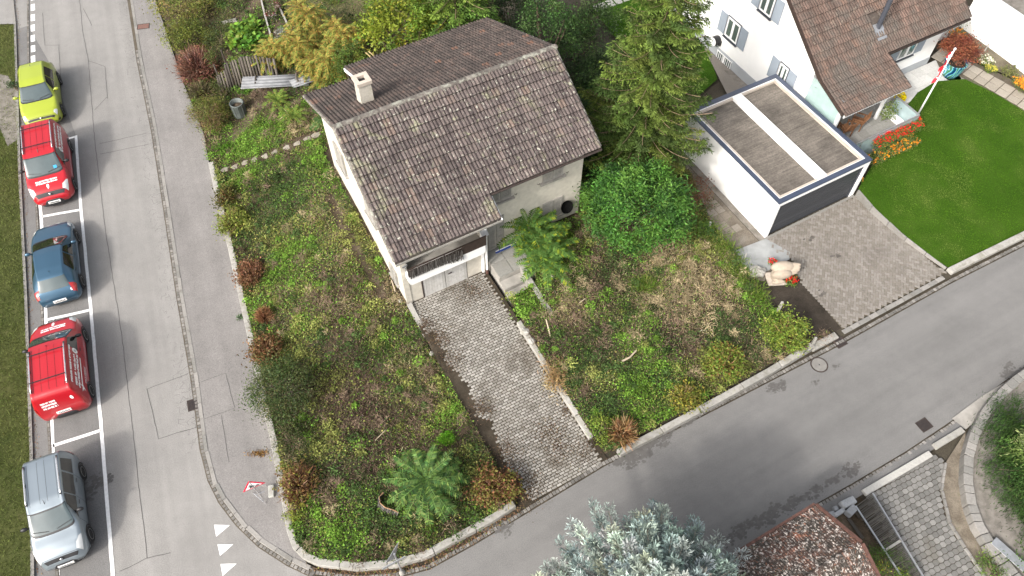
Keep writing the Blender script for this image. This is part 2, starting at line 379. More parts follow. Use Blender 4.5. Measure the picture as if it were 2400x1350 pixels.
VERGE = PX([(22, -90), (30, 0), (36, 60), (47, 400), (62, 700), (75, 1060), (78, 1350), (80, 1500)])
road = struct(sheet('road', VERGE[:3] + VERGE[3:] + PX([(330, 1520), (520, 1500), (700, 1420)]) + KERB[::-1], 0.0, 1.5, M['road']), 'pale worn asphalt road with parking bays on its left')
side_low = PX([(700, 1420), (900, 1440), (1300, 1480), (1600, 1370), (1725, 1300), (1850, 1225), (2005, 1137), (2130, 1062), (2245, 985), (2330, 920), (2400, 868), (2600, 745)])
side = struct(sheet('side_road', GUT + side_low[::-1], 0.0, 1.5, M['side']), 'grey asphalt side road running up to the right')
pave = struct(sheet('pavement', KERB + W1[:20][::-1], .07, 1.2, M['walk']), 'asphalt pavement between the road and the garden wall')
# darker parking lane and footway on the left
lot = sheet('parking_lane', PX([(66, 60), (112, 140), (178, 318), (265, 1350), (272, 1480), (80, 1490), (77, 1350), (74, 1060), (61, 700), (46, 400), (36, 70)]), .004, 1.5, M['lot'], road)
tag(lot, 'darker asphalt strip of the parking bays')
sheet('entrance', PX([(-260, -90), (24, -90), (33, 56), (-260, 60)]), .002, 2, M['road'], road)
def ribbon(name, pl, w, z, mat, parent, jit=0.0, step=.4):
    pl = dens(pl, step, False)
    if jit: pl = [(x + random.uniform(-jit, jit), y + random.uniform(-jit, jit)) for x, y in pl]
    l, r = offset(pl, w / 2), offset(pl, -w / 2); n = len(pl); zz = z if callable(z) else (lambda x, y: z)
    mb = MB(); mb.add([(x, y, zz(x, y)) for x, y in l] + [(x, y, zz(x, y)) for x, y in r], [(n + i, n + i + 1, i + 1, i) for i in range(n - 1)])
    return mb.build(name, mat, parent)
for pl in ([(178, 318), (190, 490), (213, 725), (238, 1007), (265, 1350), (270, 1420)], [(92, 460), (97, 508), (108, 750), (122, 1000), (136, 1350)], [(188, 492), (98, 508)], [(211, 727), (109, 750)], [(236, 1009), (124, 1045)], [(176, 321), (150, 328)]):
    ribbon('bay_line', PX(pl), .13, .012, M['white_line'], road, .006)
for k in range(8):
    v = 10 + (k - 1) * 24.2; u = 77 + (.5 if k > 4 else 0)
    p, q = G(u, v), G(u + .6, v + 15); ribbon('lane_dash', [p, q], .22, .012, M['white_line'], road)
for tri in ([(502, 1230), (539, 1231), (507, 1258)], [(510, 1276), (547, 1276), (516, 1303)], [(517, 1322), (555, 1321), (522, 1350)]):
    MB().add([(*G(u, v), .012) for u, v in tri], [(0, 2, 1)]).build('give_way_triangle', M['white_line'], road)
for i, pl in enumerate(([(185, -20), (194, 75), (207, 142), (222, 330), (250, 560), (285, 780), (310, 1000), (330, 1180), (346, 1308)], [(345, 912), (440, 876)], [(345, 912), (372, 1028), (465, 1000)], [(346, 1308), (280, 1340)], [(346, 1308), (400, 1295)],
        [(207, 142), (246, 156), (252, 232)], [(233, 337), (345, 312)], [(236, 361), (350, 338)], [(100, 30), (105, 106), (138, 106), (146, 260)], [(195, 20), (215, 60)], [(250, 228), (222, 258)])):
    ribbon('tar_seam', PX(pl), .02, .006, M['tar'], road, .014, .25)
for pl in ([(466, 900), (530, 876), (552, 958), (478, 985)], [(520, 975), (538, 1085)]):
    ribbon('tar_seam', PX(pl), .015, .076, M['tar'], pave, .012, .3)
def cracks(name, pl, w, cell, prob, z, parent, side_=1):
    """alligator cracking along a polyline, as thin open cracks"""
    mb = MB(); pts = {}; L = walk(pl, cell); nw = int(w / cell)
    for i, (x, y, h) in enumerate(L):
        for j in range(nw):
            k = (j + .3) * cell * side_; pts[i, j] = (x - math.sin(h) * k + random.uniform(-.6, .6) * cell, y + math.cos(h) * k + random.uniform(-.6, .6) * cell)
    for (i, j), p in pts.items():
        for q in ((i + 1, j), (i, j + 1)):
            if q in pts and random.random() < prob * (1.25 - j / nw) * (.4 + 1.2 * float(vnoise(p[0], p[1], 2.0))):
                a, b = p, pts[q]; dx, dy = b[0] - a[0], b[1] - a[1]; l = math.hypot(dx, dy) or 1; w2 = random.uniform(.002, .005)
                nx, ny = -dy / l * w2, dx / l * w2
                mb.add([(a[0] + nx, a[1] + ny, z), (a[0] - nx, a[1] - ny, z), (b[0] - nx, b[1] - ny, z), (b[0] + nx, b[1] + ny, z)], [(0, 1, 2, 3)])
    o = mb.build(name, M['tar'], parent); o['kind'] = 'stuff'; return o
cracks('surface_cracks', KERB[1:9], .95, .15, .36, .005, road, -1)
# kerb stones and gutter cobbles
def piece_row(name, pl, step, size, z0, h, mat, parent, jit=.01, limit=300, start=0.0, cross=0.0):
    l, w = size; me = MB()
    b = .012; me.add([(-l / 2, -w / 2, 0), (l / 2, -w / 2, 0), (l / 2, w / 2, 0), (-l / 2, w / 2, 0), (-l / 2 + b, -w / 2 + b, h), (l / 2 - b, -w / 2 + b, h), (l / 2 - b, w / 2 - b, h), (-l / 2 + b, w / 2 - b, h)],
        [(4, 5, 6, 7), (0, 1, 5, 4), (1, 2, 6, 5), (2, 3, 7, 6), (3, 0, 4, 7)])
    me = me.mesh(name, mat); zz = z0 if callable(z0) else (lambda x, y: z0)
    for i, (x, y, hd) in enumerate(walk(pl, step, start)[:limit]):
        x += random.uniform(-jit, jit) - math.sin(hd) * cross; y += random.uniform(-jit, jit) + math.cos(hd) * cross
        inst(name, me, Matrix.Translation((x, y, zz(x, y) + random.uniform(-.006, .006))) @ Matrix.Rotation(hd + random.uniform(-1, 1) * jit * 2, 4, 'Z') @ Matrix.Diagonal((1, random.uniform(.92, 1.05), 1, 1)), parent)
kl = offset(KERB, .02)
kerb = struct(ribbon('kerb', kl, .19, .02, M['joint2'], None), 'granite kerb along the pavement')
piece_row('kerb_stone', kl, .72, (.71, .17), .03, .055, M['kerb'], kerb, .004)
kc = [(x, y) for x, y in offset(KERB, -.13)]
gut = struct(ribbon('gutter', kc, .2, .003, M['joint2'], None), 'cobbled gutter along the main road kerb')
piece_row('cobble', kc, .155, (.14, .13), -.02, .045, M['cobble'], gut, .008, 300, 9.0)
gut2 = struct(ribbon('gutter', offset(GUT, -.02), .24, .004, M['joint'], None), 'cobbled gutter along the upper edge of the side road')
piece_row('cobble', offset(GUT, -.02), .14, (.132, .15), -.02, .045, M['cobble'], gut2, .008, 300)
gut3 = struct(ribbon('gutter', offset(side_low[4:], .0), .22, .004, M['joint'], None), 'cobbled gutter along the lower edge of the side road')
piece_row('cobble', side_low[4:], .16, (.14, .14), -.02, .05, M['cobble'], gut3, .01, 200)
vk = struct(ribbon('verge_kerb', VERGE, .12, .07, M['kerb'], None), 'narrow concrete edging along the left grass verge')
fk = struct(ribbon('footway_edge', PX([(66, -20), (67, 150), (75, 330), (87, 500), (97, 700), (108, 880), (118, 1060), (135, 1350), (140, 1450)]), .11, .02, M['joint2'], None), 'row of stones between footway and parking bays')
piece_row('cobble', PX([(66, -20), (67, 150), (75, 330), (87, 500), (97, 700), (108, 880), (118, 1060), (135, 1350), (140, 1450)]), .2, (.19, .1), -.02, .05, M['cobble'], fk, .005)
# damp stains and dry scuffs on the asphalt
def stain(name, pts, z, mat, parent, r=.25):
    """ragged damp marks: every mark a cluster of many small irregular spots"""
    mb = MB(); c, s = math.cos(HPH), math.sin(HPH)
    for (u, v) in pts:
        cx, cy = G(u, v)
        for q in range(9):
            rr = r * random.uniform(.12, .5); ox, oy = random.gauss(0, r * .9), random.gauss(0, r * .42); k = 8; z2 = z + random.random() * .003
            ox, oy = cx + ox * c - oy * s, cy + ox * s + oy * c
            ring = []
            for j in range(k):
                t = 2 * math.pi * j / k; e = rr * random.uniform(.5, 1.25); x, y = e * math.cos(t) * 1.5, e * math.sin(t); ring.append((ox + x * c - y * s, oy + x * s + y * c, z2))
            mb.add([(ox, oy, z2)] + ring, [(0, j + 1, (j + 1) % k + 1) for j in range(k)])
    return mb.build(name, mat, parent)
pts = []
for k in range(90):
    t = random.random(); u = 1440 + (1620 - 1440) * t; v = 1080 - 105 * t - (0 if t < .7 else 5); o = random.random() ** 2 * (26 if t < .75 else 12)
    pts.append((u + o * .5, v + o + 3))
pts += [(1815 + random.uniform(-1, 1) * 18, 905 - random.uniform(-1, 1) * 8) for _ in range(9)] + [(1960, 800 + 60), (1910, 897), (1620, 985), (1500, 1075)]
pts += [(1720 + 420 * t - 25 + random.uniform(-12, 12), 1290 - 235 * t - 8 - random.random() * 22) for t in [random.random() * .75 for _ in range(70)]]
pts += [(2390 + random.uniform(-40, 10), 860 + random.uniform(-8, 22)) for _ in range(14)] + [(1110 + random.uniform(-60, 100), 1250 - random.uniform(-8, 30)) for _ in range(16)]
tag(stain('damp_patches', pts, .006, M['damp'], side, .13), 'dark damp patches along the gutters')
tag(stain('damp_patches', [(228, 1128), (240, 1125), (215, 1140), (210, 1165), (208, 1150), (222, 1118), (252, 1128), (236, 1135)], .009, M['damp'], road, .16), 'dark oil stain beside the grey van')
# verge
verge = struct(sheet('grass_verge', VERGE[2:] + PX([(-400, 1500), (-300, 60)]), .06, .8, M['vergebed']), 'rough grass verge left of the road')
sheet('gravel_bare_patch', PX([(-60, 165), (20, 180), (40, 210), (42, 330), (20, 345), (0, 300), (-60, 300)]), .068, .6, M['gravel'], verge)
# manholes, grates, covers
def grate(label, u, v, w, h, z, rz, nb, frame_m, bar_m, rows=1):
    t = thing('drain_grate', label, 'drain', (*G(u, v, z), z), rz)
    MB().box(-w / 2, -h / 2, -.05, w / 2, h / 2, .004).build('pit', M['black'], t)
    fr = MB(); e = .035
    for a in ((-w / 2, -h / 2, w / 2, -h / 2 + e), (-w / 2, h / 2 - e, w / 2, h / 2), (-w / 2, -h / 2 + e, -w / 2 + e, h / 2 - e), (w / 2 - e, -h / 2 + e, w / 2, h / 2 - e)): fr.box(a[0], a[1], -.02, a[2], a[3], .016)
    fr.build('frame', frame_m, t)
    for i in range(nb):
        x = -w / 2 + e + (w - 2 * e) * (i + .5) / nb; MB().box(x - .012, -h / 2 + e, -.02, x + .012, h / 2 - e, .013).build('bar', bar_m, t)
iron = mat_plain('cast_iron', (.06, .045, .04), .7, .3, 10, .4); M['iron'] = iron
grate('rusty iron drain grate in the gutter of the main road', 454, 948, .48, .5, .008, R(20), 9, iron, iron)
grate('iron drain grate at the edge of the side road by the low wall', 1969, 803, .5, .4, .008, HPH, 9, iron, iron)
grate('iron drain grate beside the lower gutter of the side road', 2166, 996, .52, .46, .008, HPH, 8, iron, iron)
t = thing('manhole_cover', 'round concrete manhole cover with a central dot in the side road', 'manhole', (*G(1920, 855), .004))
MB().lathe([(.36, 0), (.36, .008), (.31, .008), (.31, .004)], n=28).build('ring', iron, t)
MB().lathe([(.305, 0), (.305, .009)], n=28).build('lid', mat_plain('manhole_concrete', (.19, .183, .17), .9, .15, 6), t); MB().lathe([(.03, 0), (.03, .012)], n=8).build('lifting_hole', M['black'], t)
t = thing('service_cover', 'rust brown rectangular service cover in the pavement', 'cover', (*G(336, 62, .07), .072), R(12))
MB().box(-.3, -.2, 0, .3, .2, .008).build('lid', mat_plain('rusty_plate', (.16, .085, .07), .8, .25, 12), t)
fr = MB()
for a in ((-.34, -.24, .34, -.2), (-.34, .2, .34, .24), (-.34, -.2, -.3, .2), (.3, -.2, .34, .2)): fr.box(a[0], a[1], 0, a[2], a[3], .011)
fr.build('frame', iron, t)

# ---------------------------------------------------------------- gardens: terrain, walls, drives
def ZD(x, y):                                       # the old drive climbs from the road to the house
    a, d = hcoord(np.asarray(x, float), np.asarray(y, float)); return .012 + .5 * sst((13.4 - d) / 9.4)
left_poly = offset(W1, .12)[2:27] + [HW(.42, d)[:2] for d in (12.9, 9.5, 6.5, 3.5)] + [HW(.8, 3.2)[:2], HW(.8, -3.6)[:2], HW(8.6, -4.7)[:2], HW(13.2, -4.7)[:2], HW(13.2, -14)[:2], HW(14, -22)[:2], HW(-2, -24)[:2]]
gl = struct(sheet('garden', left_poly, ZT, .45, M['soil']), 'overgrown sloping garden left of and behind the old house')
rb = [GT(*p)[:2] for p in [(1560, 330), (1625, 420), (1655, 500), (1700, 570), (1745, 640), (1795, 705), (1830, 745), (1880, 795), (1955, 778)]]
right_poly = [HW(4.2, d)[:2] for d in (13.12, 10, 7, 5.55)] + [HW(5.58, 5.48)[:2], HW(5.88, 4.98)[:2], HW(6.3, 4.48)[:2], HW(7.18, 4.4)[:2], HW(7.22, 2.9)[:2], HW(8.8, 2.7)[:2], HW(8.8, -4.7)[:2], HW(13.2, -4.7)[:2]] + rb + [HW(12.2, 13.12)[:2]]
gr = struct(sheet('garden', right_poly, ZT, .4, M['soil']), 'overgrown garden right of the old drive')
def wall_run(name, label, pl, w, z0, z1, seg, mat, piece='coping_stone', gap=.012, jz=.01):
    pl = dens(pl, .15, False); L = walk(pl, .15); n = max(1, int(len(L) * .15 / seg)); t = thing(name, label, 'wall', (L[0][0], L[0][1], 0))
    k = len(L) / n; zz = z1 if callable(z1) else (lambda x, y: z1)
    for i in range(n):
        p = [(x - L[0][0], y - L[0][1]) for x, y, h in L[int(i * k):int((i + 1) * k) + 1]]
        if len(p) < 2: continue
        a, b = offset(p, w / 2), offset(p, -w / 2)
        if gap:
            e = lambda q, r: (q[0] + (r[0] - q[0]) * gap / .15, q[1] + (r[1] - q[1]) * gap / .15)
            a[0], b[0] = e(a[0], a[1]), e(b[0], b[1]); a[-1], b[-1] = e(a[-1], a[-2]), e(b[-1], b[-2])
        j = random.uniform(-jz, jz)
        MB().prism(a + b[::-1], z0, lambda x, y: zz(x + L[0][0], y + L[0][1]) + j).build(piece, mat, t, bevel=.015)
    return t
wall_run('garden_wall', 'low pale concrete garden wall curving round the street corner', offset(W1, .12)[7:27], .24, -.05, .3, 1.6, M['conc_wall'])
wall_run('garden_wall', 'low lichen grey garden wall along the side road below the right garden', PX([(1448, 1066), (1560, 1008), (1700, 932), (1800, 876), (1905, 812)]), .26, -.05, .28, 1.9, M['conc_wall'])
wall_run('garden_wall', 'short concrete wall stub at the drain by the neighbouring drive', PX([(1900, 818), (1962, 786)]), .3, -.05, .12, 2.0, M['conc_wall'])
wall_run('edging_wall', 'low broken concrete edging along the right side of the old drive', [HW(4.12, d)[:2] for d in (6.6, 8, 9.5, 11, 12.4)], .2, -.05, lambda x, y: float(ZD(x, y)) + .2, 1.1, M['conc_wall'], jz=.05)
wall_run('retaining_wall', 'weathered concrete retaining wall left of the garage door', [HW(.52, d)[:2] for d in (3.6, 4.4, 5.3)] , .22, -.05, lambda x, y: float(ZT(x, y)) + .12, .9, M['conc_wall'])
if 0: wall_run('edging_wall', 'row of rough stones along the left side of the old drive', [HW(.5, d)[:2] for d in (5.5, 8, 10, 12.9)], .16, -.05, lambda x, y: float(ZD(x, y)) + .16, .55, M['conc_wall'], 'edge_stone', .03, .05)
wall_run('garden_wall', 'mossy stone wall running from the patio down into the right garden', [GT(*p)[:2] for p in [(1216, 612), (1240, 655), (1275, 712), (1300, 745)]], .22, -.05, lambda x, y: float(ZT(x, y)) + .1, .8, M['conc_wall'], jz=.04)
# ---- paving
def piece_tpl(poly, h=.05, b=.012):
    n = len(poly); cx = sum(p[0] for p in poly) / n; cy = sum(p[1] for p in poly) / n
    ins = []
    for x, y in poly:
        d = math.hypot(x - cx, y - cy); k = max(0, d - b * 1.3) / d; ins.append((cx + (x - cx) * k, cy + (y - cy) * k))
    V = [(x, y, -h + .01) for x, y in poly] + [(x, y, -b * .6) for x, y in poly] + [(x, y, 0) for x, y in ins]
    F = [tuple(range(2 * n, 3 * n))] + [(i, (i + 1) % n, n + (i + 1) % n, n + i) for i in range(n)] + [(n + i, n + (i + 1) % n, 2 * n + (i + 1) % n, 2 * n + i) for i in range(n)]
    return V, F
def scatter_pieces(name, places, tpl, mat, parent, limit=300, key=None):
    """places: list of 4x4 matrices; the nearest 'limit' become objects, the rest one joined mesh"""
    V, F = tpl[:2]; ms = tpl[2] if len(tpl) > 2 else 0; mb = MB(); mb.add(V, F, ms); me = mb.mesh(name, mat)
    key = key or (lambda Mx: (Mx.translation - Vector((0, 0, CAM_H))).length)
    places = sorted(places, key=key)
    for Mx in places[:limit]: inst(name, me, Mx, parent)
    rest = places[limit:]
    if rest:
        big = MB(); 
        for Mx in rest: big.add([Mx @ Vector(p) for p in V], F, ms)
        o = big.build(name + 's_beyond', mat, parent); o['kind'] = 'stuff'
def drive(name, label, poly, zf, base_mat, places, tpl, mat, parent=None):
    o = struct(sheet(name, poly, lambda x, y: zf(x, y) - .022, .8, base_mat), label)
    scatter_pieces('paver', places, tpl, mat, o); return o
pl = []
row = 0; d = 3.62
while d < 13.26:
    a = .62 + (.108 if row % 2 else 0) + random.uniform(-.008, .008)
    while a < 4.0:
        x, y, _ = HW(a, d); bald = fbm(x, y, 1.3, 21)
        edge = (a < .62 + .5 * float(vnoise(x, y, .5, 3)) and d > 5.2)
        if not edge:
            z = float(ZD(x, y)); sl = (float(ZD(x + .05, y)) - float(ZD(x - .05, y))) / .1, (float(ZD(x, y + .05)) - float(ZD(x, y - .05))) / .1
            nrm = Vector((-sl[0], -sl[1], 1)).normalized()
            pl.append(Matrix.Translation((x, y, z + random.uniform(-.006, .004))) @ Vector((0, 0, 1)).rotation_difference(nrm).to_matrix().to_4x4() @ Matrix.Rotation(HPH + random.uniform(-.02, .02), 4, 'Z'))
        a += .216
    row += 1; d += .112
drv = drive('driveway', 'old drive of small grey pavers sloping down to the road', [HW(.45, 3.5)[:2], HW(4.2, 3.5)[:2], HW(4.25, 13.3)[:2], HW(.3, 13.3)[:2]], ZD, M['joint'], pl, piece_tpl([(-.094, -.042), (.094, -.042), (.094, .042), (-.094, .042)]), M['paver'])
# neighbour drive: herringbone pavers
d2 = PX([(1797, 558), (2003, 459), (2216, 640), (2100, 702), (1974, 772), (1868, 648), (1850, 596), (1816, 590)])
pl = []; U = .115; c, s = math.cos(GPH + R(45)), math.sin(GPH + R(45)); o = G(1985, 620)
for i in range(-90, 90):
    for j in range(-90, 90):
        r = (i - j) % 4
        if r == 0: p, rot = ((i + 1) * U, (j + .5) * U), 0
        elif r == 3: p, rot = ((i + .5) * U, (j + 1) * U), R(90)
        else: continue
        x, y = o[0] + p[0] * c - p[1] * s, o[1] + p[0] * s + p[1] * c
        if inpoly(np.array([x]), np.array([y]), d2)[0]: pl.append(Matrix.Translation((x, y, .03 + random.uniform(-.003, .003))) @ Matrix.Rotation(GPH + R(45) + rot, 4, 'Z'))
drv2 = drive('driveway', 'herringbone paver drive in front of the flat garage', d2, lambda x, y: np.full(np.shape(x), .03), M['joint2'], pl, piece_tpl([(-.108, -.051), (.108, -.051), (.108, .051), (-.108, .051)], b=.008), M['paver2'])
tag(stain('oil_stains', [(1850, 505), (1862, 495), (1880, 482), (1840, 520), (1922, 688), (1900, 560), (1960, 600)], .034, mat_plain('oil_stain', (.09, .08, .07), .7, .3, 6), drv2, .16), 'dark oil stains on the herringbone drive')
# strip beside the garage, gravel band, slab, soil patch
st = struct(sheet('side_path', [GW(-.35, -.2)[:2], GW(-.35, 9.0)[:2], GW(-2.1, 9.0)[:2], GW(-2.4, 5)[:2]] + rb[2:5][::1] + PX([(1790, 660), (1850, 590), (1797, 557)]), .012, .6, mat_ground('worn_paving', [(.3, (.13, .11, .085)), (.55, (.20, .175, .145)), (.75, (.26, .24, .21))], 1.1, 22)), 'stained narrow paved strip left of the flat garage')
pl = [Matrix.Translation((*GW(-.75 - .42 * i, 3.6 - .42 * j)[:2], .025)) @ Matrix.Rotation(GPH, 4, 'Z') for i in range(4) for j in range(7) if random.random() > .1]
scatter_pieces('slab', pl, piece_tpl([(-.19, -.19), (.19, -.19), (.19, .19), (-.19, .19)]), mat_piece('stained_slab', [(0, (.18, .155, .125)), (1, (.25, .225, .19))], dirt=[((.12, .10, .08), .5, .7, .8, .7)]), st)
MB().prism(PX([(1722, 588), (1795, 560), (1852, 592), (1850, 608), (1790, 640), (1745, 630)]), 0, .03).build('concrete_slab', mat_plain('bluish_concrete', (.27, .28, .28), .9, .18, 1.8), st)
gv = struct(sheet('gravel_strip', [GW(-.02, -.05)[:2], GW(-.02, 9)[:2], GW(-.33, 9)[:2], GW(-.33, -.05)[:2]], .02, .5, M['gravel']), 'narrow gravel strip along the white garage wall')
ds = struct(sheet('soil_bed', PX([(1790, 640), (1866, 650), (1972, 770), (1905, 805), (1830, 742)]), .02, .4, M['darksoil']), 'bare dark soil bed beside the neighbouring drive')
# lower-right drive: interlocking pavers
d3 = PX([(2025, 1165), (2185, 1060), (2215, 1085), (2205, 1150), (2225, 1230), (2262, 1290), (2310, 1360), (2350, 1430), (2185, 1430)])
pl = []; o = G(2140, 1250); c, s = math.cos(HPH - R(4)), math.sin(HPH - R(4))
for j in range(-24, 30):
    for i in range(-18, 18):
        px, py = (i + .5 * (j % 2)) * .225, j * .19; x, y = o[0] + px * c - py * s, o[1] + px * s + py * c
        if inpoly(np.array([x]), np.array([y]), d3)[0]: pl.append(Matrix.Translation((x, y, .05 + random.uniform(-.004, .004))) @ Matrix.Rotation(HPH - R(4) + random.uniform(-.02, .02), 4, 'Z'))
drv3 = drive('driveway', 'grey interlocking paver drive in the lower right corner', d3, lambda x, y: np.full(np.shape(x), .05), M['joint'], pl, piece_tpl([(-.105, -.07), (0, -.1), (.105, -.07), (.105, .07), (0, .1), (-.105, .07)]), M['paver3'])
fw = struct(sheet('footway', PX([(1725, 1302), (2005, 1140), (2245, 988), (2290, 950), (2255, 1010), (2185, 1055), (2020, 1160), (1890, 1240), (1760, 1320)]), .03, .8, M['lot']), 'narrow asphalt footway below the side road')
wall_run('kerb_wall', 'white painted stone kerb beam at the lower drive', PX([(2022, 1158), (2100, 1112), (2184, 1062)]), .24, 0, .16, 3.0, mat_piece('white_stone', [(0, (.45, .44, .41)), (1, (.5, .485, .455))], dirt=[((.3, .29, .26), .55, .75, 5, .6)]), 'kerb_block')
wall_run('kerb_wall', 'short grey stone kerb beam beside the curved wall', PX([(2187, 1050), (2256, 1008)]), .24, 0, .16, 2.0, M['conc_wall'], 'kerb_block')
sheet('concrete_apron', PX([(2230, 982), (2300, 930), (2352, 898), (2310, 945), (2282, 990), (2262, 1008)]), .05, .6, M['conc'], fw)
curve = PX([(2420, 868), (2372, 900), (2330, 938), (2300, 975), (2272, 1030), (2258, 1080), (2256, 1135), (2264, 1190), (2282, 1240), (2312, 1290), (2348, 1335), (2400, 1400)])
wall_run('curved_wall', 'curved grey stone block wall round the dark evergreen bed', curve, .34, -.05, .45, .36, M['kerb'], 'wall_block', .012, .004)
bed = struct(sheet('planting_bed', offset(curve, .1) + PX([(2620, 1400), (2620, 880)]), .3, .6, M['gravel']), 'raised planting bed behind the curved wall')
sb2 = struct(sheet('soil_bed', PX([(2215, 1085), (2262, 1012), (2258, 1080), (2250, 1140), (2262, 1200), (2300, 1275), (2330, 1330), (2310, 1360), (2262, 1290), (2225, 1230), (2205, 1150)]), .045, .4, mat_ground('pale_earth', [(.3, (.12, .10, .075)), (.6, (.26, .225, .18)), (.8, (.12, .13, .06))], 1.6, 24)), 'crumbling soil strip beside the interlocking drive')
piece_row('edging_brick', PX([(2213, 1095), (2205, 1150), (2225, 1230), (2262, 1290), (2312, 1362)]), .3, (.29, .1), .02, .1, M['kerb'], sb2, .01)
# lawn and neighbour surfaces
lawn_poly = PX([(2004, 457), (2045, 500), (2110, 555), (2180, 605), (2224, 632)]) + PX([(2320, 585), (2400, 545), (2620, 432), (2700, 420)]) + PX([(2700, 330), (2520, 305), (2400, 258), (2330, 222), (2265, 190), (2190, 196), (2148, 222), (2125, 250), (2140, 300), (2100, 350), (2045, 385)], .4)
lawn = struct(sheet('lawn', lawn_poly, ZL, .5, M['grassbed']), 'mown green lawn of the white house')
wall_run('lawn_edging', 'thin stone edging between lawn and herringbone drive', PX([(2004, 459), (2045, 502), (2110, 557), (2180, 607), (2222, 636)]), .08, 0, lambda x, y: float(ZL(x, y)) + .04, 1.0, M['kerb'], 'edging_block')
wall_run('lawn_edging', 'pale concrete edging along the road side of the lawn', PX([(2222, 640), (2320, 592), (2400, 553), (2620, 442)]), .3, 0, .2, 2.0, M['conc_wall'], 'edging_block')
wall_run('lawn_edging', 'row of flat stones between herringbone drive and gutter', PX([(1975, 780), (2100, 712), (2216, 648)]), .2, 0, .05, .5, M['kerb'], 'edging_block')
# slab path at the upper right of the lawn
sp = struct(sheet('slab_path', PX([(2262, 188), (2330, 218), (2400, 256), (2560, 340), (2600, 300), (2440, 215), (2290, 152), (2230, 110), (2185, 128), (2200, 160)], .5), lambda x, y: ZL(x, y) + .01, .6, M['joint2']), 'beige slab path along the neighbour flower border')
q = PX([(2200, 130), (2290, 178), (2400, 236), (2540, 315)], .5)
for lane in (-.27, .27):
    for x, y, h in walk(offset(q, lane), .62, .1):
        V, F = piece_tpl([(-.29, -.25), (.29, -.25), (.29, .25), (-.29, .25)]); MBm = MB().add(V, F)
        inst('slab', MBm.mesh('slab', M['slab']), Matrix.Translation((x, y, float(ZL(x, y)) + .045)) @ Matrix.Rotation(h, 4, 'Z'), sp)
fb = struct(sheet('flower_border', PX([(2230, 105), (2290, 150), (2440, 213), (2600, 298), (2600, 270), (2400, 176), (2285, 82), (2240, 60)], .5), lambda x, y: ZL(x, y) + .04, .5, mat_ground('border_earth', [(.3, (.10, .085, .06)), (.6, (.2, .175, .13)), (.8, (.12, .12, .06))], 1.6, 26)), 'earth flower border below the white outbuilding')
# stone path across the left garden
spth = struct(sheet('garden_path', [GT(*p)[:2] for p in [(520, 398), (560, 385), (620, 362), (690, 335), (756, 308), (752, 322), (690, 350), (620, 377), (560, 396), (518, 408)]], lambda x, y: ZT(x, y) + .03, .3, M['soil']), 'worn stone path leading to the side of the old house')
for k, (u, v) in enumerate([(530, 398), (553, 391), (577, 382), (600, 374), (625, 366), (650, 356), (676, 346), (700, 336), (722, 326), (742, 317)]):
    x, y, z = GT(u, v); n = 7; poly = [(.24 * math.cos(2 * math.pi * j / n) * random.uniform(.8, 1.3), .15 * math.sin(2 * math.pi * j / n) * random.uniform(.8, 1.2)) for j in range(n)]
    V, F = piece_tpl(poly); inst('stepping_stone', MB().add(V, F).mesh('stepping_stone', M['slab']), Matrix.Translation((x, y, z + .05)) @ Matrix.Rotation(R(28), 4, 'Z'), spth)
# back meadow and beds at the top of the picture
mdw = struct(sheet('meadow', [GT(*p)[:2] for p in [(640, -80), (930, -80), (925, 0), (880, 20), (800, 60), (740, 90), (690, 70), (668, 20)]], lambda x, y: ZT(x, y) + .03, .5, M['meadow']), 'faded dry meadow behind the old house')
for nm, lab, pts in (('bed_board', 'pale board edging of the vegetable bed', [(608, -20), (622, 40), (637, 92)]), ('bed_board', 'thin board between flower bed and dry meadow', [(655, 20), (672, 55), (682, 82)]), ('bed_board', 'grey board at the left end of the squash bed', [(523, 57), (556, 50)])):
    p = [GT(u, v) for u, v in pts]; mb = MB()
    for a, b in zip(p[:-1], p[1:]): mb.bar((a[0], a[1], a[2] + .08), (b[0], b[1], b[2] + .08), .08, .22)
    tag(mb.build(nm, M['conc_wall']), lab, 'board')

# ---------------------------------------------------------------- roofs
def tile_tpl(pu, pv, lap=.05, rib=.045, lift=.05, flat=False):
    prof = [(0, 0), (1, 0)] if flat else [(0, 0), (.09, .75), (.2, 1), (.33, .75), (.44, .05), (.56, .05), (.66, .75), (.79, 1), (.9, .75), (1, 0)]
    n = len(prof); V = []
    for v, k in ((0, 0), (pv + lap, lift)): V += [(u * pu, v, w * rib + k) for u, w in prof]
    V += [(u * pu, pv + lap, w * rib * .4) for u, w in prof]
    F = [(i, n + i, n + i + 1, i + 1)[::-1] for i in range(n - 1)] + [(n + i, 2 * n + i, 2 * n + i + 1, n + i + 1)[::-1] for i in range(n - 1)]
    F += [(0, n, 2 * n), (2 * n - 1, n - 1, 3 * n - 1)]
    return V, F, [0] * (n - 1) + [1] * (n - 1) + [0, 0]
def tile_places(u0, v0, z0, tan, nu, nv, pu, pv, sgn, skip=None, jit=.006):
    """places in local roof axes: rows fall towards -y (sgn=-1) or +y (sgn=+1) from the line y=v0, z=z0"""
    th = math.atan(tan); c, s = math.cos(th), math.sin(th); out = []
    ev = Vector((0, sgn * c, -s)); ew = Vector((0, sgn * s, c)); eu = Vector((sgn, 0, 0))
    B = Matrix((eu, ev, ew)).transposed().to_4x4()
    for r in range(nv):
        for k in range(nu):
            if skip and skip(r, k): continue
            x = u0 + (k + (1 if sgn < 0 else 0)) * pu
            o = Vector((x, v0, z0)) + ev * (r * pv) + Vector((0, 0, .02 + random.uniform(0, jit)))
            out.append(Matrix.Translation(o) @ B @ Matrix.Rotation(random.uniform(-.012, .012), 4, 'Z'))
    return out
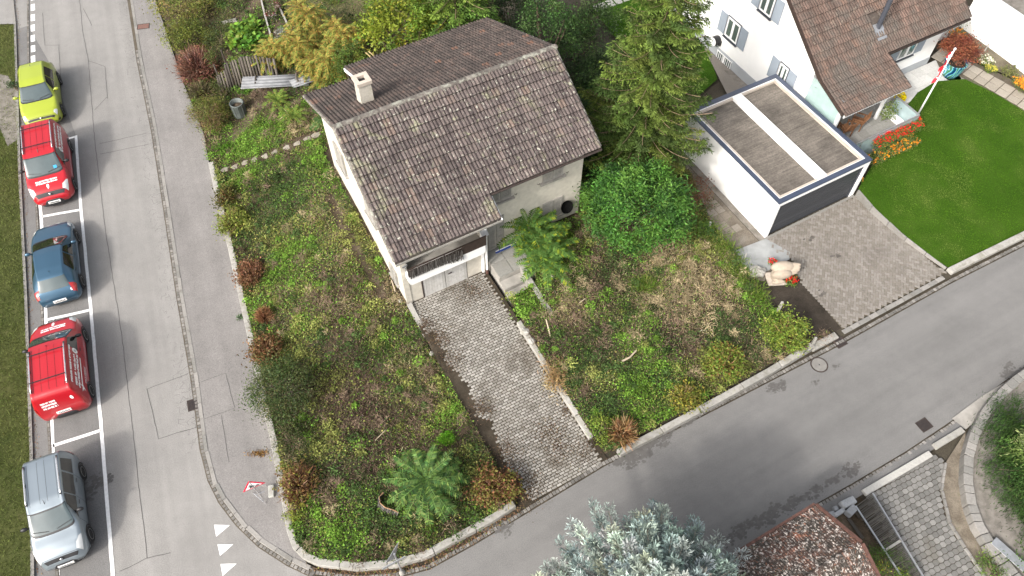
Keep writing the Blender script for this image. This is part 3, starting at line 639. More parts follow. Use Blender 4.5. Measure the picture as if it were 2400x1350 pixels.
def mat_roof(name, stops, lichen, rough=.9):
    m, nt, b = newmat(name)
    c = ramp(nt, rand_piece(nt), stops)
    c = mixc(nt, .75, c, ramp(nt, noise_n(nt, 11, 5, .65), [(.3, .45), (.75, 1.15)]), 'MULTIPLY')
    g0 = nd(nt, 'ShaderNodeNewGeometry'); mp = nd(nt, 'ShaderNodeMapping', vector_type='TEXTURE'); mp.inputs['Rotation'].default_value = (0, 0, HPH); mp.inputs['Scale'].default_value = (.22, 2.2, 2.2); nt.links.new(g0.outputs['Position'], mp.inputs[0])
    c = mixc(nt, .8, c, ramp(nt, noise_n(nt, 1.2, 4, .6, mp.outputs[0]), [(.3, .6), (.7, 1.15)]), 'MULTIPLY')
    for col, lo, hi, sc, k in lichen:
        c = mixc(nt, ramp(nt, noise_n(nt, sc, 6, .7, dist=.6), [(lo, 0.), (hi, k)]), c, col)
    nt.links.new(c, b.inputs['Base Color']); b.inputs['Roughness'].default_value = rough
    bump(nt, b, noise_n(nt, 30, 4), .4, .012); return m
M['tile_old'] = mat_roof('aged_roof_tile', [(0, (.085, .066, .063)), (.5, (.125, .10, .094)), (.9, (.15, .12, .11)), (1, (.165, .12, .1))],
    [((.27, .28, .16), .56, .68, .75, .55), ((.29, .3, .19), .6, .67, 2.2, .6), ((.38, .38, .32), .58, .66, 6.0, .9), ((.035, .03, .028), .58, .72, 3.1, .75), ((.55, .56, .48), .66, .70, 8.0, .95)])
M['tile_back'] = mat_roof('dark_back_tile', [(0, (.055, .043, .038)), (.6, (.085, .066, .058)), (.96, (.11, .08, .068)), (1, (.17, .09, .06))],  # darker tile tones for the back slope
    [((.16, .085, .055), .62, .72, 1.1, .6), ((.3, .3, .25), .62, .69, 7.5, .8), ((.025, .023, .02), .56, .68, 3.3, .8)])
M['tile_new'] = mat_roof('brown_roof_tile', [(0, (.105, .07, .056)), (.5, (.14, .093, .074)), (.85, (.17, .112, .09)), (1, (.19, .118, .088))],
    [((.085, .075, .065), .42, .62, .7, .85), ((.26, .23, .18), .58, .72, 4.5, .6), ((.06, .05, .045), .58, .7, 2.5, .6)])
M['tile_red'] = mat_roof('lichen_red_tile', [(0, (.05, .036, .03)), (.5, (.085, .05, .04)), (1, (.14, .065, .045))],
    [((.035, .032, .026), .42, .58, .9, .85), ((.30, .12, .07), .58, .68, 1.6, .75), ((.34, .15, .09), .58, .64, 9.0, .8), ((.5, .45, .41), .53, .61, 10.0, .95), ((.42, .37, .34), .6, .7, 3.0, .6), ((.09, .08, .03), .6, .7, 4.5, .7)])
M['tile_end'] = mat_plain('shaded_mossy_tile_end', (.03, .026, .022), .95, .3, 9)  # dark ends: row shadow painted in, with dirt and moss at the laps
M['ridge'] = mat_roof('ridge_tile', [(0, (.12, .105, .092)), (1, (.2, .178, .157))], [((.36, .37, .31), .5, .64, 3.5, .75)])

# ---------------------------------------------------------------- the old house
H = thing('house', 'old cream house with lichen stained brown tile roof and shuttered windows', 'house', (HO[0], HO[1], 0), HPH)
ZR, TF, TB, LEN = 7.88, .596, .418, 9.39
def rz(a, d): return ZR - (TF * d if d > 0 else -TB * d)
def zu(x, y): return rz(x, -y) - .17                 # underside of the roof at local x, y
w = MB()
P = lambda a0, d0, a1, d1, z0, z1: w.prism([(a0, -d0), (a1, -d0), (a1, -d1), (a0, -d1)], z0, z1)
P(.45, 0, .7, 3.55, -.3, zu); P(.45, -3.9, .7, 0, -.3, zu); P(8.95, 0, 9.2, 3.0, -.3, zu); P(8.95, -5.2, 9.2, 0, -.3, zu)
P(4.3, 2.75, 8.95, 3.0, -.3, zu); P(4.1, 1.6, 4.3, 3.55, -.3, zu); P(.7, 1.4, 4.1, 1.6, 2.3, zu)
P(.7, 3.3, 1.25, 3.52, -.3, 2.5); P(3.34, 3.3, 4.1, 3.52, -.3, 2.5); P(.45, -4.0, 2.5, -3.9, -.3, zu); P(2.4, -5.3, 9.2, -5.2, -.3, zu); P(2.4, -5.2, 2.5, -4.0, -.3, zu)
w.build('wall', M['oldwall'], H)
MB().box(.7, -3.58, 2.5, 4.1, -1.6, 2.6).build('balcony_floor', M['conc'], H)
# parapet with rounded ends
def rounded(x0, z0, x1, z1, r, n=5):
    pts = []
    for cx, cz, a0 in ((x1 - r, z1 - .02, 0), (x0 + r, z1 - .02, 90), (x0 + r, z0 + r, 180), (x1 - r, z0 + r, 270)):
        rr = .02 if cz > (z0 + z1) / 2 else r
        cx2 = cx if rr == r else (x1 - .02 if a0 == 0 else x0 + .02)
        pts += [(cx2 + rr * math.cos(R(a0 + 90 * k / n)), cz + rr * math.sin(R(a0 + 90 * k / n))) for k in range(n + 1)]
    return pts
pp = rounded(.6, 2.33, 4.02, 2.86, .16); n = len(pp); mb = MB()
mb.add([(x, -3.6, z) for x, z in pp] + [(x, -3.98, z) for x, z in pp], [tuple(range(n)), tuple(range(2 * n - 1, n - 1, -1))] + [(i, n + i, n + (i + 1) % n, (i + 1) % n) for i in range(n)])
mb.build('balcony_parapet', M['white'], H)
mb = MB()
for k in range(120):
    a = .66 + 2.35 * k / 120 + random.uniform(-.006, .006); fr = sst(np.array((a - 1.8) / 1.2)); top = 3.36 - .1 * random.random() * (1 + 2 * fr); bot = 2.86 - random.random() * .05 - float(fr) * random.random() * .25
    mb.bar((a, -4.02 - random.random() * .02, bot), (a + random.uniform(-.02, .02) * (1 + 2 * fr), -4.03 - random.random() * .02, top), .026, .012)
rm = mb.build('reed_mat', M['reed'], H); rm['kind'] = 'stuff'
MB().box(.65, -4.0, 2.9, 3.0, -3.96, 3.3).build('balcony_panel', M['wood_dark'], H)
MB().box(3.0, -4.0, 2.88, 4.06, -3.95, 3.42).build('balcony_panel', M['wood_dark'], H)
mb = MB(); mb.bar((.62, -3.97, 3.38), (4.08, -3.97, 3.42), .05, .05); mb.bar((.62, -3.97, 2.9), (.62, -3.97, 3.38), .04, .04); mb.bar((.65, -3.97, 2.92), (3.0, -3.97, 2.92), .03, .03); mb.bar((2.2, -3.96, 2.86), (2.2, -3.96, 3.38), .04, .04); mb.build('balcony_rail', M['wood_dark'], H)
MB().bar((4.06, -3.97, 3.42), (4.1, -3.3, 3.62), .3, .03).build('roller_blind', M['metal'], H)
# garage doors: planks
for leaf, (a0, a1) in enumerate(((1.29, 2.29), (2.31, 3.31))):
    door = MB().box(a0, -3.5, .46, a1, -3.44, 2.5).build('garage_door', M['doorwood'], H)
    for k in range(8):
        x0 = a0 + (a1 - a0) * k / 8; x1 = a0 + (a1 - a0) * (k + 1) / 8 - .008
        MB().box(x0, -3.53 - random.uniform(0, .006), .48, x1, -3.5, 2.46).build('plank', M['doorwood'], door)
    if leaf: MB().bar((2.42, -3.57, 1.42), (2.6, -3.57, 1.42), .03, .03).build('handle', M['iron'], door)
MB().box(1.25, -3.56, .44, 3.34, -3.44, .5).build('threshold', M['conc'], H)
MB().box(1.22, -3.55, .4, 1.28, -3.5, 2.4).build('door_post', M['iron'], H)
MB().tube([(4.18, -3.72, .75), (4.18, -3.72, 4.2), (4.16, -4.3, 4.85)], .05, 8).build('downpipe', M['white'], H)
MB().tube([(4.18, -3.72, .45), (4.18, -3.72, .78)], .065, 8).build('downpipe_foot', M['rust'], H)
MB().box(4.02, -3.62, .3, 4.12, -3.5, 5.1).build('corner_post', M['white'], H)
br = MB(); br.bar((.72, -3.66, 3.3), (.5, -3.7, 3.3), .05, .1); br.bar((.6, -3.75, 3.05), (.6, -3.75, 3.3), .05, .05); br.build('wall_bracket', M['metal'], H)
M['void'] = mat_plain('matt_black', (.008, .008, .008), 1.0, .1, spec=0.0)
# windows with closed shutters
def old_window(a0, a1, z0, z1, d, leaves=2, sill=True):
    wd = MB().box(a0, -d - .02, z0, a1, -d + .01, z1).build('window', M['shutter_old'], H)
    for k in range(leaves):
        x0 = a0 + (a1 - a0) * k / leaves + .015; x1 = a0 + (a1 - a0) * (k + 1) / leaves - .015; mb = MB(); y = -d - .025
        for q in ((x0, z0, x0 + .07, z1), (x1 - .07, z0, x1, z1), (x0 + .07, z0, x1 - .07, z0 + .1), (x0 + .07, z1 - .1, x1 - .07, z1)): mb.box(q[0], y - .035, q[1], q[2], y, q[3])
        m = int((z1 - z0 - .2) / .075)
        for i in range(m):
            zz = z0 + .1 + (z1 - z0 - .2) * (i + .5) / m; mb.bar((x0 + .07, y - .015, zz), (x1 - .07, y - .015, zz), .04, .045)
        mb.build('shutter', M['shutter_old'], wd)
    if sill: MB().box(a0 - .12, -d - .14, z0 - .09, a1 + .12, -d + .05, z0 - .02).build('sill', M['conc'], wd)
    hk = MB()
    for x in (a0 - .2, a1 + .2): hk.tube([(x - .06, -d - .05, z0 + .08), (x, -d - .07, z0 + .02), (x + .06, -d - .05, z0 + .06)], .012, 5)
    hk.build('shutter_hook', M['iron'], wd)
old_window(7.22, 8.2, 3.98, 5.1, 3.0); old_window(7.3, 8.3, 1.5, 2.58, 3.0); old_window(4.75, 5.75, 3.95, 5.05, 3.0); old_window(4.62, 5.4, 1.02, 3.0, 3.0, 2, False)
for d0, d1, z0, z1 in ((-2.7, -1.7, 3.5, 4.7), (.4, 1.4, 3.4, 4.6), (2.2, 2.9, 1.2, 2.0)):
    wd = MB().box(.42, -d1, z0, .46, -d0, z1).build('window', M['shutter_old'], H)
    for k in range(2):
        y0 = -d1 + (d1 - d0) * k / 2 + .02; MB().box(.37, y0, z0, .42, y0 + (d1 - d0) / 2 - .04, z1).build('shutter', M['shutter_old'], wd)
    MB().box(.33, -d1 - .1, z0 - .09, .46, -d0 + .1, z0 - .02).build('sill', M['conc'], wd)
MB().lathe([(.02, 0), (.2, .06), (.3, .2), (.31, .22), (.29, .2), (.18, .1), (.02, .05)], n=18).build('dish', M['void'], H).matrix_local = Matrix.Translation((8.42, -3.05, 1.9)) @ Matrix.Rotation(R(65), 4, 'X')
# roof, tiles, ridge, gutters, chimney
rf = MB()
fp = [(0, 0), (LEN, 0), (LEN, -3.7), (4.39, -3.7), (4.39, -4.66), (0, -4.66)]
rf.prism(fp, lambda x, y: ZR + TF * y - .16, lambda x, y: ZR + TF * y)
bp = [(0, 0.001), (0, 4.1), (2.33, 4.1), (2.33, 5.68), (LEN, 5.68), (LEN, 0.001)]
rf.prism(bp, lambda x, y: ZR - TB * y - .16, lambda x, y: ZR - TB * y)
roof = rf.build('roof', M['tile_old'], H)
PU, PVf, PVb = LEN / 32, .29 * math.hypot(1, TF), .287 * math.hypot(1, TB)
fr = tile_places(0, 0, ZR, TF, 32, 16, PU, PVf, -1, lambda r, k: r >= 13 and k >= 15)
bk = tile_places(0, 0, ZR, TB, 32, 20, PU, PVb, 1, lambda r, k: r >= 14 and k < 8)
HM = Matrix.Translation((HO[0], HO[1], 0)) @ Matrix.Rotation(HPH, 4, 'Z')
ckey = lambda Mx: ((HM @ Mx).translation - Vector((0, 0, CAM_H))).length
scatter_pieces('roof_tile', fr + [], tile_tpl(PU * .995, PVf, lift=.085), [M['tile_old'], M['tile_end']], roof, 300, ckey)
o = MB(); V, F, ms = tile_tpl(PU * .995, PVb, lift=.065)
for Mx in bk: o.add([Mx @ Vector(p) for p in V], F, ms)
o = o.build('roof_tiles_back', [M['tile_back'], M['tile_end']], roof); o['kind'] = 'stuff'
def halfround(l, r, n=7):
    V = [(x, r * k * math.cos(math.pi * j / (n - 1)), r * k * math.sin(math.pi * j / (n - 1)) * .8) for x, k in ((0, 1), (l, .86)) for j in range(n)]
    return V, [(j, j + 1, n + j + 1, n + j) for j in range(n - 1)] + [tuple(range(n - 1, -1, -1)), tuple(range(n, 2 * n))]
V, F = halfround(.42, .13); rme = MB().add(V, F).mesh('ridge_tile', M['ridge'])
for k in range(26): inst('ridge_tile', rme, Matrix.Translation((.02 + k * .362, 0, ZR + .0)) @ Matrix.Rotation(random.uniform(-.02, .02), 4, 'Z'), roof)
inst('ridge_finial', MB().lathe([(.02, -.05), (.08, 0), (.09, .08), (.05, .13), (.02, .15)], n=10).mesh('ridge_finial', M['ridge']), Matrix.Translation((LEN + .02, 0, ZR - .02)), roof)
V, F = halfround(.33, .07); vme = MB().add(V, F).mesh('verge_tile', M['ridge'])
for (x, tan, nn, sg, m0) in ((0, TF, 16, -1, 0), (LEN, TF, 13, -1, 0), (0, TB, 14, 1, 0), (LEN, TB, 20, 1, 0)):
    th = math.atan(tan); pv = PVf if sg < 0 else PVb
    for k in range(nn):
        o = Vector((x, sg * math.cos(th) * pv * (k + 1), ZR - math.sin(th) * pv * (k + 1) + .03))
        inst('verge_tile', vme, Matrix.Translation(o) @ Matrix.Rotation(-sg * R(90), 4, 'Z') @ Matrix.Rotation(-th, 4, 'Y'), roof)
e1 = ZR - TF * 4.74; e2 = ZR - TF * 3.77
MB().bar((-.02, -4.74, e1 - .06), (4.42, -4.74, e1 - .06), .04, .08).build('fascia', M['shutter_old'], H)
MB().tube([(4.3, -3.84, e2 - .05), (9.42, -3.84, e2 - .08)], .06, 6).build('gutter', M['iron'], H)
MB().tube([(2.3, 5.8, ZR - TB * 5.75 - .06), (9.4, 5.8, ZR - TB * 5.75 - .06)], .05, 6).build('gutter', M['metal'], H)
MB().bar((-.02, 4.2, ZR - TB * 4.16 - .06), (2.35, 4.2, ZR - TB * 4.16 - .06), .04, .1).build('fascia', M['white'], H)
MB().bar((2.3, 4.12, ZR - TB * 4.16 - .05), (2.3, 5.76, ZR - TB * 5.76 - .05), .04, .14).build('verge_board', M['white'], H)
MB().bar((4.43, -3.72, e2 - .06), (4.43, -4.72, e1 - .06), .03, .14).build('verge_board', M['white'], H)
ch = MB(); cx, cy = 1.75, 1.28
ch.add([(cx + sx * q, cy + sy * q, z) for z, q in ((6.9, .27), (8.35, .245)) for sx, sy in ((-1, -1), (1, -1), (1, 1), (-1, 1))], [(0, 3, 2, 1), (4, 5, 6, 7), (0, 1, 5, 4), (1, 2, 6, 5), (2, 3, 7, 6), (3, 0, 4, 7)])
chm = ch.build('chimney', mat_piece('chimney_render', [(0, (.52, .49, .42)), (1, (.58, .54, .47))], dirt=[((.36, .34, .24), .5, .7, 4, .7), ((.25, .22, .17), .6, .75, 7, .6)]), H)
cap = MB()
for q in ((-.3, -.3, .3, -.14), (-.3, .14, .3, .3), (-.3, -.14, -.14, .14), (.14, -.14, .3, .14)): cap.box(cx + q[0], cy + q[1], 8.36, cx + q[2], cy + q[3], 8.5)
cap.build('chimney_cap', M['stone_pale'], chm); MB().box(cx - .14, cy - .14, 8.2, cx + .14, cy + .14, 8.37).build('flue_opening', M['black'], chm)
MB().box(cx - .34, cy - .42, ZR - TB * (cy - .4) - .03, cx + .34, cy - .27, ZR - TB * (cy - .3) + .06).build('flashing', M['iron'], chm)
# patio and steps right of the garage
pat = struct(MB().box(4.36, -4.5, -.2, 7.2, -3.02, .96).build('patio', M['conc']), 'small raised concrete patio in front of the shuttered door'); pat.matrix_world = HM
for k in range(4):
    for j in range(2): MB().box(4.38 + k * .7, -3.72 - j * .75 - .02, .96, 5.05 + k * .7, -3.03 - j * .74, .99).build('slab', M['slab_grey'], pat)
stp = struct(MB().box(4.36, -5.0, -.2, 5.9, -4.52, .72).build('step', M['conc']), 'lower concrete step between patio and drive'); stp.matrix_world = HM
stp2 = struct(MB().box(4.36, -5.5, -.2, 5.6, -5.02, .55).build('step', M['conc']), 'lowest concrete step at the top of the drive'); stp2.matrix_world = HM
bp_ = thing('blue_plank', 'long blue painted board lying against the house wall on the patio', 'board', HW(5.6, 3.25, .99), HPH)
MB().box(-.75, -.06, 0, .75, .06, .08).build('board', mat_plain('blue_paint', (.02, .06, .3), .5, .15), bp_); MB().box(-.75, -.02, .08, .75, .02, .1).build('edge_strip', M['white'], bp_)

# ---------------------------------------------------------------- flat garage
GR = thing('garage', 'white flat roofed double garage with dark grey sectional door', 'garage', (GO[0], GO[1], 0), GPH)
GWd, GL, GH = 5.34, 6.6, 2.36
w = MB(); w.box(0, .25, -.1, .25, GL, GH); w.box(GWd - .25, .25, -.1, GWd, GL, GH); w.box(.25, GL - .25, -.1, GWd - .25, GL, GH); w.box(0, 0, -.1, .16, .25, GH); w.box(GWd - .24, 0, -.1, GWd, .25, GH); w.box(.16, 0, 2.12, GWd - .24, .25, GH)
w.build('wall', M['white'], GR)
def mat_streaked(name, lo, hi, ang):
    m, nt, b = newmat(name); g0 = nd(nt, 'ShaderNodeNewGeometry'); mp = nd(nt, 'ShaderNodeMapping', vector_type='TEXTURE'); mp.inputs['Rotation'].default_value = (0, 0, ang); mp.inputs['Scale'].default_value = (1.1, .1, 1); nt.links.new(g0.outputs['Position'], mp.inputs[0])
    c = mixc(nt, ramp(nt, noise_n(nt, 1.0, 6, .7, mp.outputs[0]), [(.3, 0.), (.7, 1.)]), lo, hi)
    c = mixc(nt, .8, c, ramp(nt, noise_n(nt, .8, 5, .6), [(.32, .5), (.6, 1.05), (.75, 1.3)]), 'MULTIPLY'); c = mixc(nt, .7, c, ramp(nt, noise_n(nt, 14, 4), [(.3, .6), (.7, 1.2)]), 'MULTIPLY')
    nt.links.new(c, b.inputs['Base Color']); b.inputs['Roughness'].default_value = .95; bump(nt, b, noise_n(nt, 30, 3), .3, .01); return m
roofm = mat_streaked('weathered_roof_concrete', (.10, .087, .073), (.205, .18, .153), GPH)

dk = MB().box(.26, .26, 2.1, GWd - .26, GL - .26, 2.24).build('roof', roofm, GR)
for x0, x1 in ((.36, 2.4), (2.98, GWd - .36)):
    for k in range(2): MB().box(x0, .36 + k * 2.95, 2.243, x1, .34 + (k + 1) * 2.95, 2.262).build('roof_panel', roofm, dk)
MB().box(2.44, .27, 2.24, 2.94, GL - .27, 2.42).build('roof_beam', M['white'], dk)
lip = MB()
for q in ((.25, .25, GWd - .25, .36), (.25, GL - .36, GWd - .25, GL - .25), (.25, .36, .36, GL - .36), (GWd - .36, .36, GWd - .25, GL - .36)): lip.box(q[0], q[1], 2.24, q[2], q[3], 2.355)
lip.build('roof_upstand', M['stone_pale'], dk)
fl = MB(); e = .03
for q in ((-e, -e, GWd + e, .2), (-e, GL - .2, GWd + e, GL + e), (-e, .2, .17, GL - .2), (GWd - .17, .2, GWd + e, GL - .2)): fl.box(q[0], q[1], GH + .002, q[2], q[3], GH + .05)
fl.build('flashing', M['flash'], GR)
gd = MB().box(.17, .1, 0, GWd - .25, .2, 2.11).build('garage_door', M['door_grey'], GR)
for k in range(9):
    MB().box(.2, .075, .02 + k * .232, GWd - .27, .11, .02 + (k + 1) * .232 - .012).build('door_panel', M['door_grey'], gd, bevel=.006)
MB().box(GWd - .32, .04, 0, GWd - .25, .1, 2.1).build('door_rail', M['frame_dark'], gd)
MB().box(.0, -.12, 0, GWd, -.005, .05).build('threshold', M['kerb'], GR)

# ---------------------------------------------------------------- white house
WH = thing('house', 'white rendered house with brown tile roof and grey shutters', 'house', GW(5.8, 4.85), GPH)
X, Y = (lambda a: a - 5.8), (lambda b: b - 4.85)
def wz(b): return (3.75 + .71 * (b - 4.17)) if b < 10.2 else 8.03 - .71 * (b - 10.2)
w = MB()
wp = lambda a0, b0, a1, b1, z0, z1: w.prism([(X(a0), Y(b0)), (X(a1), Y(b0)), (X(a1), Y(b1)), (X(a0), Y(b1))], z0, z1)
wu = lambda x, y: wz(y + 4.85) - .16
wp(5.8, 4.85, 6.1, 10.2, -.2, wu); wp(5.8, 10.2, 6.1, 15.5, -.2, wu); wp(6.1, 4.85, 14.5, 5.15, -.2, wu); wp(14.5, 4.85, 14.8, 10.2, -.2, wu); wp(14.5, 10.2, 14.8, 15.5, -.2, wu); wp(6.1, 15.2, 14.5, 15.5, -.2, wu)
w.build('wall', M['white'], WH)
pl_ = MB(); pl_.box(-.03, 0, -.2, 0, Y(15.5), .72); pl_.box(0, -.03, -.2, X(14.83), 0, .98); pl_.box(X(14.8), 0, -.2, X(14.83), Y(12), .98); pl_.build('plinth', M['plinth'], WH)
def window(plane, p0, p1, z0, z1, sh=(1, 1), sw=.52):
    """plane 'g' (gable, faces -x) or 'f' (front, faces -y); p runs along the wall"""
    def bx(mb, q0, q1, za, zb, n0, n1):
        if plane == 'g': mb.box(-n1, Y(q0), za, -n0, Y(q1), zb)
        else: mb.box(X(q0), -n1, za, X(q1), -n0, zb)
        return mb
    wd = bx(MB(), p0 - .06, p1 + .06, z0 - .06, z1 + .06, 0, .03).build('window', M['frame_dark'], WH)
    bx(MB(), p0 - .08, p1 + .08, z0 - .12, z0 - .06, .0, .12).build('sill', M['frame_dark'], wd)
    f = MB(); e = .07; m = (p0 + p1) / 2
    for q in ((p0, z0, p0 + e, z1), (p1 - e, z0, p1, z1), (m - e, z0 + e, m + e, z1 - e), (p0 + e, z0, p1 - e, z0 + e), (p0 + e, z1 - e, p1 - e, z1)): bx(f, q[0], q[2], q[1], q[3], .03, .075)
    f.build('frame', M['signwhite'], wd)
    for q0, q1 in ((p0 + e, m - e), (m + e, p1 - e)): bx(MB(), q0, q1, z0 + e, z1 - e, .03, .045).build('pane', M['glass'], wd)
    for k, (q0, q1) in enumerate(((p0 - .08 - sw, p0 - .08), (p1 + .08, p1 + .08 + sw))):
        if sh[k]:
            s_ = MB(); bx(s_, q0, q1, z0 - .04, z1 + .04, .03, .06)
            for a_, b_ in (((q0, q0 + .05), (z0, z1)), ((q1 - .05, q1), (z0, z1))): bx(s_, a_[0], a_[1], z0 - .04, z1 + .04, .06, .07)
            s_.build('shutter', M['shutter'], wd)
window('g', 10.0, 10.95, 1.7, 2.8); window('g', 8.36, 9.2, 4.38, 5.5); window('g', 6.28, 6.85, 1.62, 2.75); window('f', 11.8, 12.95, 1.95, 3.0)
cw = MB().box(-.045, Y(9.95), .05, -.03, Y(11.1), .55).build('cellar_window', M['glass'], WH); g_ = MB()
for k in range(9): y = Y(9.95) + 1.15 * k / 8; g_.box(-.07, y - .015, .05, -.045, y + .015, .55)
g_.box(-.075, Y(9.9), .55, -.045, Y(11.15), .6); g_.box(-.075, Y(10.45), .05, -.07, Y(10.6), .55); g_.build('grille', M['signwhite'], cw)
vt = MB().lathe([(.02, 0), (.24, 0), (.26, .1), (.26, .34), (.2, .36)], n=18).build('wall_fan', M['black'], WH); vt.matrix_local = Matrix.Translation((-.02, Y(11.3), 1.12)) @ Matrix.Rotation(R(-90), 4, 'Y')
MB().lathe([(.14, .36), (.22, .355), (.24, .38), (.14, .39)], n=18).build('fan_ring', M['signwhite'], vt)
MB().box(-.16, Y(11.0), .92, -.03, Y(11.1), 1.2).build('fan_motor', M['black'], WH)
# roof
rf = MB()
rf.prism([(X(5.5), Y(4.17)), (X(15.2), Y(4.17)), (X(15.2), Y(10.2)), (X(5.5), Y(10.2))], lambda x, y: wz(y + 4.85) - .15, lambda x, y: wz(y + 4.85))
rf.prism([(X(5.5), Y(10.2)), (X(15.2), Y(10.2)), (X(15.2), Y(16)), (X(5.5), Y(16))], lambda x, y: 8.03 - .71 * (y + 4.85 - 10.2) - .15, lambda x, y: 8.03 - .71 * (y + 4.85 - 10.2))
pz = lambda x, y: 3.1 + .357 * (y + 4.85 - 2.35)
rf.prism([(X(5.5), Y(2.4)), (X(9.6), Y(2.4)), (X(9.6), Y(4.168)), (X(5.5), Y(4.168))], lambda x, y: pz(x, y) - .12, pz)
wroof = rf.build('roof', M['tile_new'], WH)
WM = Matrix.Translation(GW(5.8, 4.85)) @ Matrix.Rotation(GPH, 4, 'Z'); wkey = lambda Mx: ((WM @ Mx).translation - Vector((0, 0, CAM_H))).length
pu = 9.7 / 33
t1 = tile_places(X(5.5), Y(10.2), 8.03, .71, 33, 18, pu, 6.03 * math.hypot(1, .71) / 18, -1, lambda r, k: (r, k) in ((13, 14), (13, 13), (14, 14), (14, 13)))
t2 = tile_places(X(5.5), Y(4.17), 3.75, .357, 14, 6, 4.1 / 14, 1.82 * math.hypot(1, .357) / 6, -1)
scatter_pieces('roof_tile', t1 + t2, tile_tpl(pu * .995, .41, .05, .045, .075), [M['tile_new'], M['tile_end']], wroof, 300, wkey)
V, F = halfround(.4, .12); wrm = MB().add(V, F).mesh('ridge_tile', M['tile_new'])
for k in range(28): inst('ridge_tile', wrm, Matrix.Translation((X(5.5) + k * .35, Y(10.2), 8.03)), wroof)
vb = MB()
for x in (X(5.47), X(15.23)): vb.bar((x, Y(4.17), 3.72), (x, Y(10.2), 8.0), .05, .2)
vb.bar((X(5.47), Y(2.36), 3.07), (X(5.47), Y(4.17), 3.72), .05, .18); vb.bar((X(9.63), Y(2.36), 3.07), (X(9.63), Y(4.17), 3.72), .05, .18); vb.build('verge_board', M['wood_dark'], WH)
MB().bar((X(9.6), Y(4.1), 3.66), (X(15.2), Y(4.1), 3.66), .1, .1).build('gutter', M['iron'], WH)
fl = thing  # (placeholder name kept free)
flue = MB().tube([(X(9.6), Y(5.16), 4.3), (X(9.6), Y(5.16), 7.3)], .12, 12).build('flue_pipe', M['frame_dark'], WH)
th = math.atan(.71); MB().box(-.28, -.4, 0, .28, .4, .05).build('flue_flashing', M['metal'], flue).matrix_local = Matrix.Translation((X(9.6), Y(5.0), wz(5.0) + .05)) @ Matrix.Rotation(th, 4, 'X')
rw = MB().box(-.4, -.5, 0, .4, .5, .1).build('roof_window', M['metal'], WH); rw.matrix_local = Matrix.Translation((X(9.75), Y(6.9), wz(6.9) + .05)) @ Matrix.Rotation(th, 4, 'X')
MB().box(-.3, -.4, .1, .3, .4, .11).build('pane', M['glass_teal'], rw)
val = MB(); 
for k in range(27):
    a = 5.55 + k * .15; n = 6; pts = [(X(a) + .15, Y(2.33), 3.04), (X(a), Y(2.33), 3.04)] + [(X(a) + .075 - .075 * math.cos(math.pi * j / n), Y(2.33), 2.9 - .07 * math.sin(math.pi * j / n)) for j in range(n + 1)]
    val.add(pts, [tuple(range(len(pts)))])
vo = val.build('scalloped_trim', M['signwhite'], WH); so = vo.modifiers.new('thickness', 'SOLIDIFY'); so.thickness = .025
for a, b, z0 in ((9.35, 3.0, .6), (5.85, 2.75, .6)): MB().box(X(a) - .07, Y(b) - .07, z0, X(a) + .07, Y(b) + .07, 3.12 + .3 * (b - 2.35)).build('porch_post', M['signwhite'], WH)
gs = MB().box(X(5.83), Y(2.84), 1.0, X(5.86), Y(4.83), 3.35).build('glass_screen', M['glass_teal'], WH); sc = MB()
sc.box(X(5.8), Y(2.8), 3.35, X(5.9), Y(4.84), 3.4); sc.box(X(5.8), Y(2.8), .95, X(5.9), Y(4.84), 1.0)
for k in range(2): sc.box(X(5.81), Y(4.5 - .9 * k), 2.9, X(5.83), Y(4.54 - .9 * k), 2.94)
sc.build('screen_frame', M['metal'], WH)
# terrace and patio
ter = struct(MB().box(0, Y(1.62), -.1, X(10.35), -.04, .58).build('terrace', M['conc']), 'raised grey slab terrace under the porch roof'); ter.matrix_world = WM
for i in range(9):
    for j in range(6): MB().box(.04 + i * .5, Y(1.66) + j * .52, .58, .53 + i * .5, Y(1.66) + j * .52 + .51, .6).build('slab', M['slab_grey'], ter)
MB().box(X(9.95), Y(1.7), .6, X(10.3), Y(3.2), .78).build('low_wall', M['white'], ter)
pt2 = struct(MB().box(X(10.38), Y(3.05), -.1, X(15.6), -.04, .52).build('patio', M['conc']), 'pale slab patio beside the white house'); pt2.matrix_world = WM
for i in range(8):
    for j in range(3):
        if i < 7 or j: MB().box(X(10.42) + i * .63, Y(3.1) + j * .57, .52, X(10.42) + i * .63 + .62, Y(3.1) + j * .57 + .56, .545).build('slab', mat_piece('pale_slab', [(0, (.52, .52, .5)), (1, (.6, .6, .58))]) if not (i or j) else bpy.data.materials['pale_slab'], pt2)
# glass railing round the terrace
RL = thing('glass_railing', 'steel and frosted glass railing round the terrace of the white house', 'railing', GW(5.8, 4.85), GPH)
post = MB(); rail = MB(); A0, B0 = 5.55, 1.58
for k, (a, b) in enumerate(((6.7, B0), (7.95, B0), (9.2, B0), (10.4, B0), (10.4, 3.1))): MB().box(X(a) - .025, Y(b) - .025, .1, X(a) + .025, Y(b) + .025, 1.5).build('post', M['metal'], RL)
MB().bar((X(A0), Y(B0), 1.52), (X(10.42), Y(B0), 1.52), .05, .05).build('top_rail', M['metal'], RL); MB().bar((X(10.4), Y(B0 + .03), 1.52), (X(10.4), Y(3.12), 1.52), .05, .05).build('top_rail', M['metal'], RL)
for a0, a1 in ((5.6, 6.65), (6.75, 7.9), (8.0, 9.15), (9.25, 10.35)): MB().box(X(a0), Y(B0) - .01, .2, X(a1), Y(B0) + .01, 1.46).build('pane', M['glass_rail'], RL)
MB().box(X(10.4) - .01, Y(B0 + .07), .6, X(10.4) + .01, Y(3.05), 1.46).build('pane', M['glass_rail'], RL)

